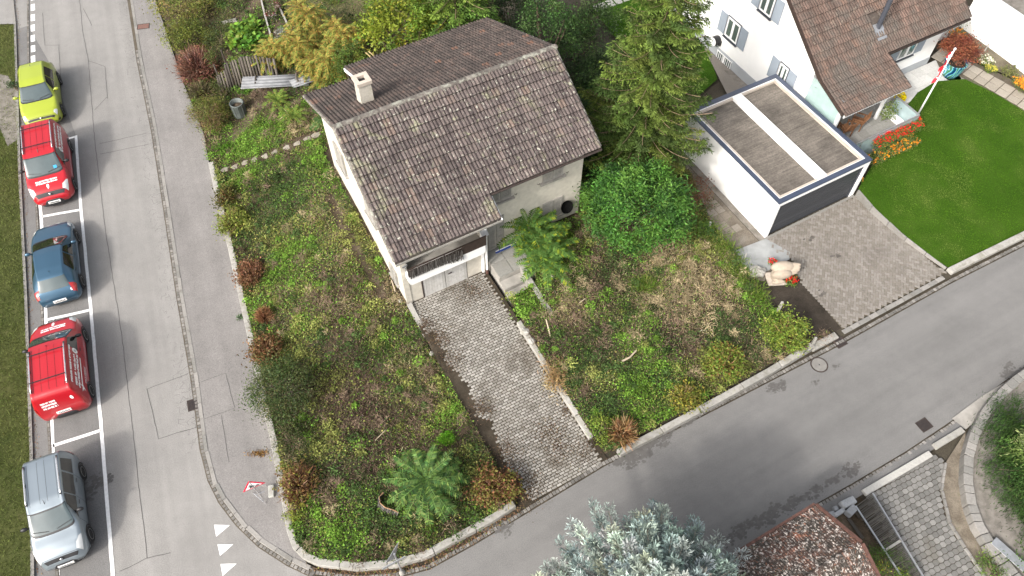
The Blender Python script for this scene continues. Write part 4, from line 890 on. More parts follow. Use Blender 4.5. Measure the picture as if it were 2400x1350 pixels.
# ---------------------------------------------------------------- outbuilding, slat fence and shed
OB = thing('outbuilding', 'white outbuilding with flat gravel roof at the upper right edge', 'building', GW(18.7, -4), GPH)
MB().box(0, 0, -.1, 8, 10.2, 2.75).build('wall', M['white'], OB); MB().box(.3, .3, 2.75, 7.7, 9.9, 2.79).build('roof', M['gravel'], OB)
pr = MB()
for q in ((-.03, -.03, 8.03, .3), (-.03, 9.9, 8.03, 10.23), (-.03, .3, .3, 9.9), (7.7, .3, 8.03, 9.9)): pr.box(q[0], q[1], 2.752, q[2], q[3], 2.9)
pr.build('parapet', mat_plain('pale_grey_coping', (.55, .57, .58), .6, .06), OB); MB().box(3.2, 5.2, 2.79, 4.4, 6.6, 3.6).build('roof_unit', M['frame_dark'], OB)
FE = thing('slat_fence', 'pale slatted fence between white house and outbuilding', 'fence', GW(15.5, 6.2), GPH)
for k in range(30): MB().box(k * .105, -.015, .1, k * .105 + .06, .015, 1.9).build('slat', M['signwhite'], FE)
MB().box(0, .02, 1.6, 3.15, .05, 1.68).build('rail', M['metal'], FE); MB().box(0, .02, .4, 3.15, .05, .48).build('rail', M['metal'], FE)
SH = thing('shed', 'small building with lichen covered red tile roof at the bottom edge', 'building', HW(8.6, 18.8), HPH)
MB().box(-7.4, -3.1, -.1, -.25, -.2, 2.45).build('wall', M['oldwall'], SH)
ts = .48; rf = MB(); zs = lambda x, y: 2.5 + ts * -y if y > -1.65 else 2.5 + ts * 1.65 - ts * (-y - 1.65)
rf.prism([(-7.8, 0), (0, 0), (0, -1.65), (-7.8, -1.65)], lambda x, y: 2.4 - ts * y, lambda x, y: 2.5 - ts * y)
rf.prism([(-7.8, -1.652), (0, -1.652), (0, -3.3), (-7.8, -3.3)], lambda x, y: 2.4 + ts * 3.3 + ts * y, lambda x, y: 2.5 + ts * 3.3 + ts * y)
sroof = rf.build('roof', M['tile_red'], SH)
SM = Matrix.Translation(HW(8.6, 18.8)) @ Matrix.Rotation(HPH, 4, 'Z'); skey = lambda Mx: -((SM @ Mx).translation.y)
pv = .15 * math.hypot(1, ts); zt_ = 2.5 + ts * 1.65
s1 = tile_places(-7.2, -1.65, zt_, ts, 40, 11, .18, pv, 1, None, .02) + tile_places(-7.2, -1.66, zt_, ts, 40, 10, .18, pv, -1, None, .02)
scatter_pieces('roof_tile', s1, tile_tpl(.172, pv, .05, .014, .022), [M['tile_red'], M['tile_end']], sroof, 300, skey)
V, F = halfround(.33, .12); srm = MB().add(V, F).mesh('ridge_tile', M['tile_red'])
for k in range(25): inst('ridge_tile', srm, Matrix.Translation((-.35 - k * .29, -1.655, zt_)), sroof)
MB().bar((-7.8, .1, 2.46), (.05, .1, 2.46), .11, .09).build('gutter', M['rust'], SH)
vb = MB(); vb.bar((.05, .05, 2.5), (.05, -1.65, zt_ + .03), .1, .16); vb.bar((.05, -1.66, zt_ + .03), (.05, -3.3, 2.5), .1, .16); vb.build('verge_flashing', M['rust'], SH)

# ---------------------------------------------------------------- cars
class CarShape:
    """lofted car body: x from 0 (nose) to L (tail); stations give roof line, belt line and half widths"""
    def __init__(s, L, W, st, zbot=.2):
        s.L, s.W, s.zb0 = L, W, zbot
        xs = np.linspace(0, L, 240); st = np.array(st, float)
        f = lambda c: np.interp(xs, st[:, 0], st[:, c])
        k = np.ones(9) / 9
        sm = lambda a: np.convolve(np.pad(a, 4, 'edge'), k, 'valid')
        s.xs = xs; s.zt, s.zbelt, s.wt, s.wm = sm(f(1)), sm(f(2)), sm(f(3)), sm(f(4))
    def at(s, x, t, sg=1):
        g = lambda a: float(np.interp(x, s.xs, a)); zt, zb, wt, wm = g(s.zt), g(s.zbelt), g(s.wt), g(s.wm)
        zb = min(zb, zt - .05); zc = zt - .045 if zt - zb > .12 else zt - .02
        zbot = s.zb0 + .18 * max(0, .35 - x) / .35 + .14 * max(0, x - s.L + .3) / .3
        zm = zbot + (zb - zbot) * .55
        P = np.array([(wm * .86, zbot), (wm * .975, zbot + .1), (wm, zm), (wm * .965, zb), (wt, zc), (wt * .78, zt - .006), (0, zt + .012)])
        i = min(int(t), 5); k = t - i
        p0, p1, p2, p3 = P[max(i - 1, 0)], P[i], P[i + 1], P[min(i + 2, 6)]
        c = .5 * .8
        q = p1 * (1 - k) + p2 * k if i in (2,) else (2 * k**3 - 3 * k**2 + 1) * p1 + (k**3 - 2 * k**2 + k) * c * (p2 - p0) + (-2 * k**3 + 3 * k**2) * p2 + (k**3 - k**2) * c * (p3 - p1)
        return Vector((s.L / 2 - x, sg * q[0], q[1]))
    def off(s, x, t, sg, o):
        p = s.at(x, t, sg); a = s.at(min(x + .01, s.L), t, sg) - s.at(max(x - .01, 0), t, sg); b = s.at(x, min(t + .03, 6), sg) - s.at(x, max(t - .03, 0), sg)
        n = a.cross(b)
        if n.length < 1e-9: return p + Vector((0, 0, o))
        n.normalize(); 
        c = Vector((s.L / 2 - x, 0, .6)); 
        if (p - Vector((p.x * .8, 0, .7))).dot(n) < 0: n = -n
        return p + n * o
    def body(s, mat, parent):
        nx = 70; ts = [0, .5, 1, 1.5, 2, 2.5, 3, 3.33, 3.66, 4, 4.25, 4.5, 4.75, 5, 5.5, 6]; mb = MB(); xs = np.linspace(0, s.L, nx); rows = []
        for x in xs:
            r = [s.at(x, t, 1) for t in ts]; rows.append(r + [Vector((p.x, -p.y, p.z)) for p in r[-2::-1]])
        m = len(rows[0]); V = [p for r in rows for p in r]
        F = [(i * m + j, (i + 1) * m + j, (i + 1) * m + j + 1, i * m + j + 1) for i in range(nx - 1) for j in range(m - 1)]
        F += [tuple(range(m)), tuple((nx - 1) * m + j for j in range(m - 1, -1, -1))] + [(i * m + m - 1, (i + 1) * m + m - 1, (i + 1) * m, i * m) for i in range(nx - 1)]
        mb.add(V, F); o = mb.build('body', mat, parent, True)
        return o
    def patch(s, name, mat, parent, x0, x1, t0, t1, sg=0, o=.008, nx=6, nt=4, taper=None):
        """surface panel; sg 0 spans both sides over the middle, x0/x1 may be functions of k in 0..1 across"""
        X0 = x0 if callable(x0) else (lambda k: x0); X1 = x1 if callable(x1) else (lambda k: x1); V = []
        cols = []
        if sg == 0:
            n = 2 * nt
            for j in range(n + 1):
                q = -1 + 2 * j / n; cols.append((t1 + (t0 - t1) * abs(q), 1 if q >= 0 else -1, abs(q)))
        else:
            n = nt; cols = [(t0 + (t1 - t0) * j / n, sg, j / n) for j in range(n + 1)]
        for t, g_, k in cols: V += [s.off(X0(k) + (X1(k) - X0(k)) * i / nx, t, g_, o) for i in range(nx + 1)]
        m = nx + 1; F = [(j * m + i, j * m + i + 1, (j + 1) * m + i + 1, (j + 1) * m + i) for j in range(n) for i in range(nx)]
        if sg < 0 or sg == 0: F = [f[::-1] for f in F]
        return MB().add(V, F).build(name, mat, parent, True)
def wheel(car, x, y, r, side):
    t = MB().lathe([(r * .62, -.1), (r * .92, -.105), (r, -.07), (r, .07), (r * .92, .105), (r * .62, .1)], n=22).build('wheel', M['tyre'], car, True)
    t.matrix_local = Matrix.Translation((x, y, r)) @ Matrix.Rotation(-side * R(90), 4, 'X')
    MB().lathe([(.02, .07), (r * .64, .07), (r * .66, .1), (r * .6, .103), (r * .58, .08), (.02, .08)], n=22).build('rim', M['rim'], t, True)
    mb = MB()
    for k in range(5):
        a = 2 * math.pi * (k + .5) / 5; mb.add([(r * .2 * math.cos(a - .25), r * .2 * math.sin(a - .25), .085), (r * .2 * math.cos(a + .25), r * .2 * math.sin(a + .25), .085), (r * .55 * math.cos(a + .3), r * .55 * math.sin(a + .3), .085), (r * .55 * math.cos(a - .3), r * .55 * math.sin(a - .3), .085)], [(0, 1, 2, 3)])
    mb.build('spoke_gap', M['black'], t)
def glyphs(s, name, mat, parent, x0, x1, t0, t1, sg, n, o=.012, along='x', seed=1):
    """a line of small illegible lettering"""
    rr = random.Random(seed); mb = MB(); pos = 0.0; tot = 1.0
    while pos < .985:
        w = rr.uniform(.5, 1.1) / n
        if rr.random() < .12: pos += w * .6; continue
        e = min(pos + w * .8, 1); lo = 0 if rr.random() < .8 else .25; hi = 1 if rr.random() < .7 else .75
        if along == 'x': q = [(x0 + (x1 - x0) * pos, t0 + (t1 - t0) * lo), (x0 + (x1 - x0) * e, t0 + (t1 - t0) * lo), (x0 + (x1 - x0) * e, t0 + (t1 - t0) * hi), (x0 + (x1 - x0) * pos, t0 + (t1 - t0) * hi)]; pts = [s.off(x, t, sg, o) for x, t in q]
        else:
            def S(k, x):
                y = t0 + (t1 - t0) * k; sg2 = 1 if y >= 0 else -1; return s.off(x, 6 - abs(y), sg2, o)
            pts = [S(pos, x0 + (x1 - x0) * lo), S(e, x0 + (x1 - x0) * lo), S(e, x0 + (x1 - x0) * hi), S(pos, x0 + (x1 - x0) * hi)]
        mb.add(pts, [(0, 1, 2, 3)]); pos += w
    return mb.build(name, mat, parent)
def make_car(label, cat, paint, L, W, st, mid, u_ang, front, wb, xf, ws, rw, side_wins, wr=.31, rails=False, bars=False, headlight=None, tail=None, plate_f=True, plate_r=True, lower=None, name='car', group=None, wcol='carglass', roofgroove=0, grille=None, rear_glass=True):
    ux, uy = math.cos(u_ang), math.sin(u_ang); rx, ry = uy, -ux          # right of travel up the picture
    s = CarShape(L, W, st); mcx = L / 2 - (xf + wb / 2)                  # local x of wheelbase middle
    cx, cy = mid[0] - rx * (W / 2 - .02), mid[1] - ry * (W / 2 - .02); hd = u_ang if front == 'up' else u_ang + math.pi
    cx -= math.cos(hd) * mcx; cy -= math.sin(hd) * mcx
    car = thing(name, label, cat, (cx, cy, .012), hd, group)
    s.body(paint, car)
    for x in (xf, xf + wb):
        for sd in (1, -1):
            wheel(car, L / 2 - x, sd * (W / 2 - .085), wr, sd)
            ar = MB(); n = 14; r0, r1 = wr + .01, wr + .075; y = sd * (float(np.interp(x, s.xs, s.wm)) + .006)
            ar.add([(L / 2 - x + r * math.cos(R(-12 + 204 * k / n)), y, wr + r * math.sin(R(-12 + 204 * k / n))) for r in (r0, r1) for k in range(n + 1)], [(k, k + 1, n + 2 + k, n + 1 + k) for k in range(n)])
            ar.add([(L / 2 - x, y - sd * .02, wr)] + [(L / 2 - x + r0 * math.cos(R(-12 + 204 * k / n)), y - sd * .02, wr + r0 * math.sin(R(-12 + 204 * k / n))) for k in range(n + 1)], [(0, k + 1, k + 2) for k in range(n)])
            ar.build('wheel_arch', M['black'], car)
    bow = lambda a, b: (lambda k: a + b * k * k)
    s.patch('windscreen_surround', M['black'], car, bow(ws[0] - .03, ws[2]), bow(ws[1] + .05, ws[2] * .6), 4.02, 6, 0, .006, 8, 5)
    wsg = s.patch('windscreen', M[wcol], car, bow(ws[0], ws[2]), bow(ws[1], ws[2] * .6), 4.12, 6, 0, .01, 8, 5)
    for sg in (1, -1):
        wp = MB(); y0 = sg * .06 + .1; p = s.off(ws[0] + .05, 5.7, sg, .03); q = s.off(ws[0] + .16, 4.7, sg, .03)
        wp.tube([p, q], .012, 4).build('wiper', M['black'], car)
    s.patch('cowl', M['black'], car, bow(ws[0] - .07, ws[2]), bow(ws[0] + .0, ws[2]), 4.1, 6, 0, .006, 2, 5)
    if rw and rear_glass: s.patch('rear_window', M['carglass'], car, bow(rw[0], rw[2]), bow(rw[1], rw[2]), 4.2, 6, 0, .01, 5, 5)
    for sg in (1, -1):
        for (x0, x1, c0, c1) in side_wins:
            s.patch('side_window', M['carglass_dark'], car, (lambda k, x0=x0, c0=c0: x0 + c0 * k), (lambda k, x1=x1, c1=c1: x1 + c1 * k), 3.06, 3.9, sg, .008, 6, 4)
        xs_ = sorted(x for q in side_wins for x in (q[0], q[1]))
        for x in ([xs_[0] - .02] + [(side_wins[i][1] + side_wins[i + 1][0]) / 2 for i in range(len(side_wins) - 1)] + [xs_[-1] + .03])[:3]: s.patch('door_seam', M['black'], car, x - .006, x + .006, .9, 3.0, sg, .004, 1, 6)
        for (x0, x1, c0, c1) in side_wins[:2]: s.patch('door_handle', M['black'], car, x1 - .25, x1 - .08, 2.62, 2.74, sg, .025, 2, 1)
        p = s.at(ws[1] - .12, 3.25, sg); mr = MB().ell((p.x + .05, p.y + sg * .14, p.z + .04), (.07, .13, .085), 10, 6); mr.bar((p.x + .05, p.y - sg * .02, p.z), (p.x + .05, p.y + sg * .1, p.z + .02), .05, .04); mr.build('mirror', M['black'] if name == 'van' else paint, car, True)
        if headlight: s.patch('headlight', M['lamp_glass'], car, (lambda k: headlight[0] + headlight[4] * k + .04 * (1 - k)), (lambda k: headlight[1] + headlight[4] * k - (headlight[1] - headlight[0]) * .62 * k ** 1.5), headlight[2], headlight[3], sg, .012, 5, 4)
        if tail: s.patch('tail_light', M['lamp_red'], car, tail[0], tail[1], tail[2], tail[3], sg, .014, 3, 4)
        if lower: s.patch('sill_trim', M['black'], car, .3, L - .3, .0, .95, sg, .006, 14, 2)
    zf = .47
    if grille: 
        s.patch('grille', M['black'], car, grille[0], grille[1], grille[2], 6, 0, .01, 2, 5)
        MB().ell((L / 2 - grille[0] + .0, 0, s.at((grille[0] + grille[1]) / 2, 6).z + .02), (.03, .055, .055), 10, 6).build('badge', M['chrome'], car, True)
    if lower:
        for e_ in (0, 1):
            # wrap-round black bumper: a shell a little proud of the nose or tail
            mb = MB(); n = 22; zz0, zz1 = (.2, .60) if e_ == 0 else (.24, .52); V = []
            for j in range(n + 1):
                f = -1 + 2 * j / n; y = f * W * .47; back = .62 * abs(f) ** 5 + .07 * abs(f) ** 2; xx = (L / 2 + .03 - back) * (1 if e_ == 0 else -1); V += [(xx * .985, y * 1.02, zz0), (xx, y * 1.03, (zz0 + zz1) / 2), (xx * .99, y * 1.02, zz1), (xx * .93, y * .96, zz1 + .03)]
            mb.add(V, [((4 * j + q, 4 * j + q + 1, 4 * j + 5 + q, 4 * j + 4 + q) if e_ else (4 * j + q, 4 * j + 4 + q, 4 * j + 5 + q, 4 * j + q + 1)) for j in range(n) for q in range(3)]); mb.build('bumper', M['black'], car, True)
    if plate_f:
        pf = MB().box(L / 2 - .005, -.26, .40, L / 2 + .05, .26, .51).build('number_plate', M['plate'], car); MB().box(L / 2 + .05, -.2, .43, L / 2 + .052, .2, .48).build('plate_print', M['ink'], pf)
    if plate_r:
        zp = plate_r if plate_r is not True else .75
        pr_ = MB().box(-L / 2 - .035, -.26, zp, -L / 2 + .02, .26, zp + .13).build('number_plate', M['plate'], car); mb = MB(); rr = random.Random(3)
        for k in range(7): mb.box(-L / 2 - .037, -.2 + k * .058, zp + .03, -L / 2 - .035, -.165 + k * .058, zp + .1)
        mb.build('plate_print', M['ink'], pr_)
    an = s.at(ws[1] + .25 if name == 'van' else L * .78, 6); MB().tube([an, an + Vector((-.12 if name == 'van' else -.08, 0, .12))], [.012, .006], 5).build('antenna', M['black'], car)
    if rails:
        for sg in (1, -1):
            p, q = [s.off(x, 4.55, sg, .0) for x in rails]; rl = MB(); up = Vector((0, 0, .07)); n = 8
            pts = [p + (q - p) * (k / n) + up * (.35 if k in (0, n) else 1) for k in range(n + 1)]; rl.tube(pts, .028, 6); r_ = rl.build('roof_rail', M['chrome'], car, True)
            ft = MB()
            for k in (.04, .5, .96): a = p + (q - p) * k; ft.box(a.x - .06, a.y - .025, a.z - .03, a.x + .06, a.y + .025, a.z + .06)
            ft.build('rail_foot', M['black'], r_)
    if bars:
        for x in bars:
            p, q = s.off(x, 4.5, 1, 0), s.off(x, 4.5, -1, 0); MB().bar(p + Vector((0, 0, .1)), q + Vector((0, 0, .1)), .03, .025).build('cross_bar', M['black'], car)
    for k in range(roofgroove):
        y = (k + .5) / roofgroove * 2 - 1; mb = MB(); x0, x1 = ws[1] + .3, L - .35; n = 12; t = 6 - abs(y) * 1.25; sg = 1 if y >= 0 else -1
        V = []
        for i in range(n + 1):
            p = s.off(x0 + (x1 - x0) * i / n, t, sg, .004); V += [p + Vector((0, -.007, 0)), p + Vector((0, .007, 0))]
        mb.add(V, [(2 * i, 2 * i + 2, 2 * i + 3, 2 * i + 1)[::-1] for i in range(n)]).build('roof_groove', M['black'] if False else paint_dark(paint), car)
    s.patch('bonnet_seam', paint_dark(paint), car, (grille[1] if grille else .25) + .02, (grille[1] if grille else .25) + .035, 4.3, 6, 0, .004, 1, 5)
    return car, s
_pd = {}
def paint_dark(p):
    if p.name not in _pd: _pd[p.name] = mat_plain(p.name + '_seam', tuple(c * .35 for c in p['col']), .5, .05)
    return _pd[p.name]
def paint(name, col, **k):
    m = mat_paint(name, col, **k); m['col'] = col; return m
AX = R(112.0)
red, yel, blu, sil = paint('red_paint', (.40, .008, .016)), paint('lime_yellow_paint', (.31, .37, .03)), paint('blue_metallic_paint', (.045, .11, .175), metal=.5, rough=.3), paint('silver_blue_paint', (.27, .315, .35), metal=.55, rough=.34)
# station: x, top z, belt z, half width of top edge, half width of body
def vanst(L, W, H): h = W / 2; return [(0, .62, .55, h * .55, h * .72), (.1, .82, .6, h * .70, h * .86), (.3, .98, .8, h * .82, h * .95), (.62, 1.09, .97, h * .86, h), (1.02, 1.19, 1.1, h * .88, h), (1.75, H - .1, 1.14, h * .77, h), (2.15, H - .02, 1.14, h * .77, h), (L - .75, H, 1.14, h * .77, h), (L - .3, H - .03, 1.14, h * .77, h), (L - .13, H - .12, 1.14, h * .77, h * .99), (L - .06, 1.15, 1.0, h * .84, h * .97), (L - .02, .72, .62, h * .86, h * .93), (L, .6, .52, h * .8, h * .86)]
def decals(car, s, L, back):
    # hood lettering, round badge, side and rear lettering (illegible in the photograph)
    for k in range(2): glyphs(s, 'lettering', M['print_white'], car, .78 - .11 * k, .70 - .11 * k, -.75, .7, 1, 17, along='y', seed=5 + k)
    def disc(name, fn, r, mt, n=18, jag=True):
        mb = MB(); mb.add([fn(0, 0)] + [fn(r * math.cos(2 * math.pi * j / n) * (1 if not jag or j not in (13, 14) else 1.15), r * math.sin(2 * math.pi * j / n) * (1 if not jag or j not in (13, 14) else 1.15)) for j in range(n)], [(0, j + 1, (j + 1) % n + 1) for j in range(n)]); return mb.build(name, mt, car)
    hood = lambda o: (lambda u, v: s.off(.44 + v, 6 - abs(u) * 1.35 - .0, 1 if u >= 0 else -1, o))
    disc('round_badge', hood(.01), .11, M['print_white']); disc('round_badge', hood(.013), .05, M['metal'], jag=False)
    for sg in (1, -1):
        for k, (t0, t1, x0, x1) in enumerate(((3.82, 3.68, 2.15, 3.9), (3.5, 3.36, 2.5, 3.95), (3.3, 3.14, 2.45, 4.0))): glyphs(s, 'lettering', M['print_white'], car, x0, x1, t0, t1, sg, 22, seed=20 + k + sg)
        sd = lambda o: (lambda u, v: s.off(2.3 + u, 3.35 + v * 1.6, sg, o))
        disc('round_badge', sd(.011), .12, M['print_white']); disc('round_badge', sd(.014), .055, M['metal'], jag=False)
        if back: 
            s.patch('lettering', M['print_white'], car, 2.5, 3.8, 2.78, 2.95, sg, .012, 8, 1)
            for k in range(3): glyphs(s, 'lettering', M['print_white'], car, 2.75, 3.55, 2.3 - .14 * k, 2.23 - .14 * k, sg, 14, seed=60 + k)
            st_ = MB(); c = (3.85, 2.78)
            for a, r in ((20, .3), (100, .22), (160, .2), (290, .34), (340, .2)):
                q = [(c[0] + .05 * math.cos(R(a + 90)), c[1] + .12 * math.sin(R(a + 90))), (c[0] - .05 * math.cos(R(a + 90)), c[1] - .12 * math.sin(R(a + 90))), (c[0] + r * math.cos(R(a)), c[1] + 1.6 * r * math.sin(R(a)))]
                st_.add([s.off(x, t, sg, .013) for x, t in q], [(0, 1, 2)])
            st_.build('star_emblem', M['print_white'], car)
    if back:
        for k in range(3): glyphs(s, 'lettering', M['print_white'], car, L - .105 + .022 * k, L - .09 + .022 * k, -.0 + .05, .95, 1, 13, along='y', seed=40 + k)
        rb_ = lambda o: (lambda u, v: s.off(L - .085 + v * .15, 6 - abs(-.72 + u) * 1.3, -1, o))
        disc('round_badge', rb_(.012), .1, M['print_white'])
v1, s1_ = make_car('red delivery van with roof rails parked behind the lime car, nose towards the viewer', 'van', red, 4.39, 1.83, vanst(4.39, 1.83, 1.83), (-21.27, 26.4), AX, 'down', 2.755, .88, (1.05, 1.72, .12), None, [(1.35, 2.2, .42, 0)], .32, (2.05, 4.0), (2.35, 3.6), (.12, .62, 3.3, 4.9, .1), (4.28, 4.36, 2.2, 3.6), True, False, .2, 'van', 'red vans parked in the bays', roofgroove=5, grille=(.08, .2, 4.4))
decals(v1, s1_, 4.39, False)
s1_.patch('sticker', mat_plain('blue_sticker', (.02, .3, .6), .5), v1, 1.18, 1.3, 5.05, 5.3, 1, .016, 2, 2)
v2, s2_ = make_car('red delivery van with white lettering on its tail parked nose away from the viewer', 'van', red, 4.39, 1.83, vanst(4.39, 1.83, 1.83), (-17.15, 15.5), AX, 'up', 2.755, .88, (1.05, 1.72, .12), None, [(1.35, 2.2, .42, 0)], .32, (2.05, 4.0), (2.35, 3.6), (.12, .62, 3.3, 4.9, .1), (4.28, 4.36, 2.2, 3.4), True, .62, .2, 'van', 'red vans parked in the bays', roofgroove=5, grille=(.08, .2, 4.4))
decals(v2, s2_, 4.39, True)
h = .91
yst = [(0, .58, .5, h * .5, h * .74), (.1, .76, .58, h * .70, h * .88), (.28, .86, .7, h * .80, h * .95), (.7, .96, .86, h * .85, h), (1.15, 1.03, .95, h * .87, h), (1.85, 1.46, .99, h * .68, h), (2.3, 1.54, 1.0, h * .66, h), (3.3, 1.52, 1.02, h * .64, h * .99), (3.75, 1.43, 1.03, h * .62, h * .97), (4.1, 1.02, .93, h * .78, h * .93), (4.2, .8, .7, h * .78, h * .88), (4.25, .6, .52, h * .72, h * .8)]
yc, ys_ = make_car('lime yellow hatchback parked at the end of the lane dashes', 'car', yel, 4.25, 1.82, yst, (-23.47, 31.42), AX, 'down', 2.6, .86, (1.15, 1.8, .14), (3.78, 4.05, .0), [(1.5, 2.4, .42, 0), (2.46, 3.3, 0, -.12)], .33, False, False, (.12, .42, 3.4, 4.6, .12), (4.02, 4.16, 2.4, 3.4), True, True, None, 'car', 'cars parked in the bays', grille=(.07, .13, 3.9))
for sg in (1, -1): ys_.patch('intake', M['black'], yc, .03, .16, 1.0, 2.6, sg, .01, 2, 4)
h = .8775
mst = [(0, .52, .45, h * .5, h * .72), (.1, .66, .5, h * .72, h * .86), (.3, .76, .62, h * .80, h * .95), (.8, .89, .78, h * .85, h), (1.25, .98, .9, h * .87, h), (2.1, 1.4, .95, h * .68, h), (2.5, 1.47, .96, h * .66, h), (3.3, 1.43, 1.0, h * .64, h), (3.75, 1.33, 1.03, h * .62, h * .98), (4.25, 1.0, .93, h * .76, h * .95), (4.38, .82, .74, h * .8, h * .9), (4.46, .6, .52, h * .74, h * .82)]
mc, ms_ = make_car('metallic blue hatchback parked nose away from the viewer between two red vans', 'car', blu, 4.46, 1.755, mst, (-19.14, 20.75), AX, 'up', 2.64, .9, (1.28, 2.05, .2), (3.8, 4.22, -.05), [(1.75, 2.55, .5, 0), (2.62, 3.45, 0, -.2)], .32, False, False, (.1, .6, 3.4, 4.4, .15), (4.08, 4.36, 2.7, 4.3), True, .5, None, 'car', 'cars parked in the bays', 'carglass_dark')
ms_.patch('round_sticker', M['print_white'], mc, 4.28, 4.34, 4.4, 4.75, -1, .012, 2, 3)
h = .84
qst = [(0, .6, .5, h * .5, h * .72), (.1, .78, .58, h * .68, h * .86), (.3, .95, .78, h * .8, h * .95), (.6, 1.05, .95, h * .85, h), (.95, 1.13, 1.03, h * .87, h), (1.6, 1.58, 1.07, h * .74, h), (2.0, 1.69, 1.08, h * .74, h), (3.3, 1.71, 1.1, h * .74, h), (3.62, 1.68, 1.1, h * .73, h), (3.82, 1.5, 1.1, h * .74, h * .98), (3.9, 1.0, .95, h * .84, h * .95), (3.96, .62, .52, h * .8, h * .86)]
qc, qs_ = make_car('silver blue compact van with roof rails parked nearest to the viewer', 'van', sil, 3.96, 1.68, qst, (-15.43, 9.72), AX + R(1.5), 'down', 2.51, .8, (.97, 1.58, .16), None, [(1.2, 2.0, .42, 0), (2.05, 2.85, 0, 0), (2.92, 3.5, 0, -.1)], .31, (1.95, 3.5), False, (.12, .62, 3.3, 4.75, .1), (3.78, 3.88, 2.4, 3.6), True, True, .1, 'van', None, roofgroove=4, grille=(.06, .15, 4.3))

# ---------------------------------------------------------------- foliage helpers
def unit(n):
    v = rng.normal(size=(n, 3)); return v / np.linalg.norm(v, axis=1, keepdims=True)
def nrmz(v): return v / np.maximum(np.linalg.norm(v, axis=1, keepdims=True), 1e-9)
def kites(P, A, N, L, W):
    """leaf-shaped quads from base P along A, facing N"""
    A = nrmz(A); S = nrmz(np.cross(A, N)); L = L[:, None]; W = W[:, None]
    mid = P + A * L * .45
    V = np.stack([P, mid + S * W / 2, P + A * L, mid - S * W / 2], 1).reshape(-1, 3)
    F = np.arange(len(P) * 4).reshape(-1, 4); return V, F
def tint(n, pal, var=.16):
    """pal: list of (rgb, weight)"""
    c = np.array([p[0] for p in pal]); w = np.array([p[1] for p in pal], float); i = rng.choice(len(c), n, p=w / w.sum())
    return np.clip(c[i] * (1 + rng.normal(0, var, (n, 1))) * (1 + rng.normal(0, var * .3, (n, 3))), .004, 1)
def leafmesh(name, P, size, cols, parent, mat='leaf', up=.6, asp=.55, A=None):
    n = len(P); A = unit(n) * np.array([1, 1, .55]) if A is None else A
    N = unit(n) + np.array([0, 0, up]); V, F = kites(P, A, N, size, size * asp)
    return npmesh(name, V, F, M[mat], parent, np.repeat(cols, 4, 0))
def clump_pts(c, r, ncl, per, rc, shell=.55, flat=.8, low=-.25):
    """points in leaf clumps spread through an ellipsoid; returns points and clump index"""
    d = unit(ncl * 3); d = d[d[:, 2] > low][:ncl]; ncl = len(d)
    q = shell + (1 - shell) * rng.random(ncl) ** .6
    cc = d * q[:, None] * np.array(r) * rng.uniform(.82, 1.08, (ncl, 1)) + np.array(c)
    k = np.repeat(np.arange(ncl), per); p = cc[k] + rng.normal(size=(len(k), 3)) * rc * np.array([1, 1, flat]) * rng.uniform(.6, 1.3, ncl)[k][:, None]
    p[:, 2] = np.maximum(p[:, 2], c[2] - r[2] * .95); return p, k, cc
def stems(name, base, tips, r0, parent, mat='bark', n=5):
    mb = MB()
    for q in tips:
        b = Vector(base) + Vector((random.uniform(-.05, .05), random.uniform(-.05, .05), 0)); q = Vector(q); m = b.lerp(q, .5) + Vector((random.uniform(-.1, .1), random.uniform(-.1, .1), .12))
        mb.tube([b, m, q], [r0, r0 * .6, r0 * .2], n)
    return mb.build(name, M[mat], parent)
def bush(name, label, cat, base, r, pal, ncl=40, per=40, leaf=.08, rc=.16, group=None, asp=.55, up=.6, shell=.5, var=.2, twigs=0, twigpal=None, trunk=.04, lift=.0, low=-.25):
    x, y, z = base; t = thing(name, label, cat, (x, y, z), 0, group)
    c = (0, 0, r[2] * .75 + lift); P, k, cc = clump_pts(c, r, ncl, per, rc, shell, low=low); P[:, 2] = np.maximum(P[:, 2], .01)
    colc = tint(len(cc), pal, var); cols = np.clip(colc[k] * (1 + rng.normal(0, .18, (len(k), 1))), .004, 1)
    leafmesh('crown', P, leaf * rng.uniform(.6, 1.3, len(P)), cols, t, 'leaf', up, asp)
    stems('stem' if trunk < .07 else 'trunk', (0, 0, -.05), [tuple(q * np.array([.8, .8, .9])) for q in cc[:: max(1, len(cc) // 9)]], trunk, t)
    if twigs: twigset('twigs', t, (0, 0, r[2] * .3), (r[0] * 1.05, r[1] * 1.05, r[2] * 1.5), twigs, twigpal or [((.28, .2, .14), 1)])
    return t
def twigset(name, parent, c, r, n, pal, w=.016, curl=.25):
    d = unit(n * 2); d = d[d[:, 2] > -.05][:n]; n = len(d); L = rng.uniform(.55, 1.05, n)
    d2 = nrmz(d + .55 * unit(n)); P0 = np.array(c) + d * np.array(r) * rng.uniform(.05, .55, (n, 1)); tip = P0 + d2 * np.array(r) * (L * .55)[:, None]; tip[:, 2] = np.maximum(tip[:, 2], .02); mid = (P0 + tip) / 2 + rng.normal(0, curl * .15, (n, 3)) * np.array(r)
    V = []; S = nrmz(np.cross(d, unit(n))) * w / 2; cols = tint(n, pal, .25)
    V = np.stack([P0 - S, P0 + S, mid + S * .8, mid - S * .8, tip], 1).reshape(-1, 3); b = np.arange(n)[:, None] * 5
    F = np.concatenate([b + [0, 1, 2], b + [0, 2, 3], b + [3, 2, 4]]); return npmesh(name, V, F, M['litter'], parent, np.repeat(cols, 5, 0))
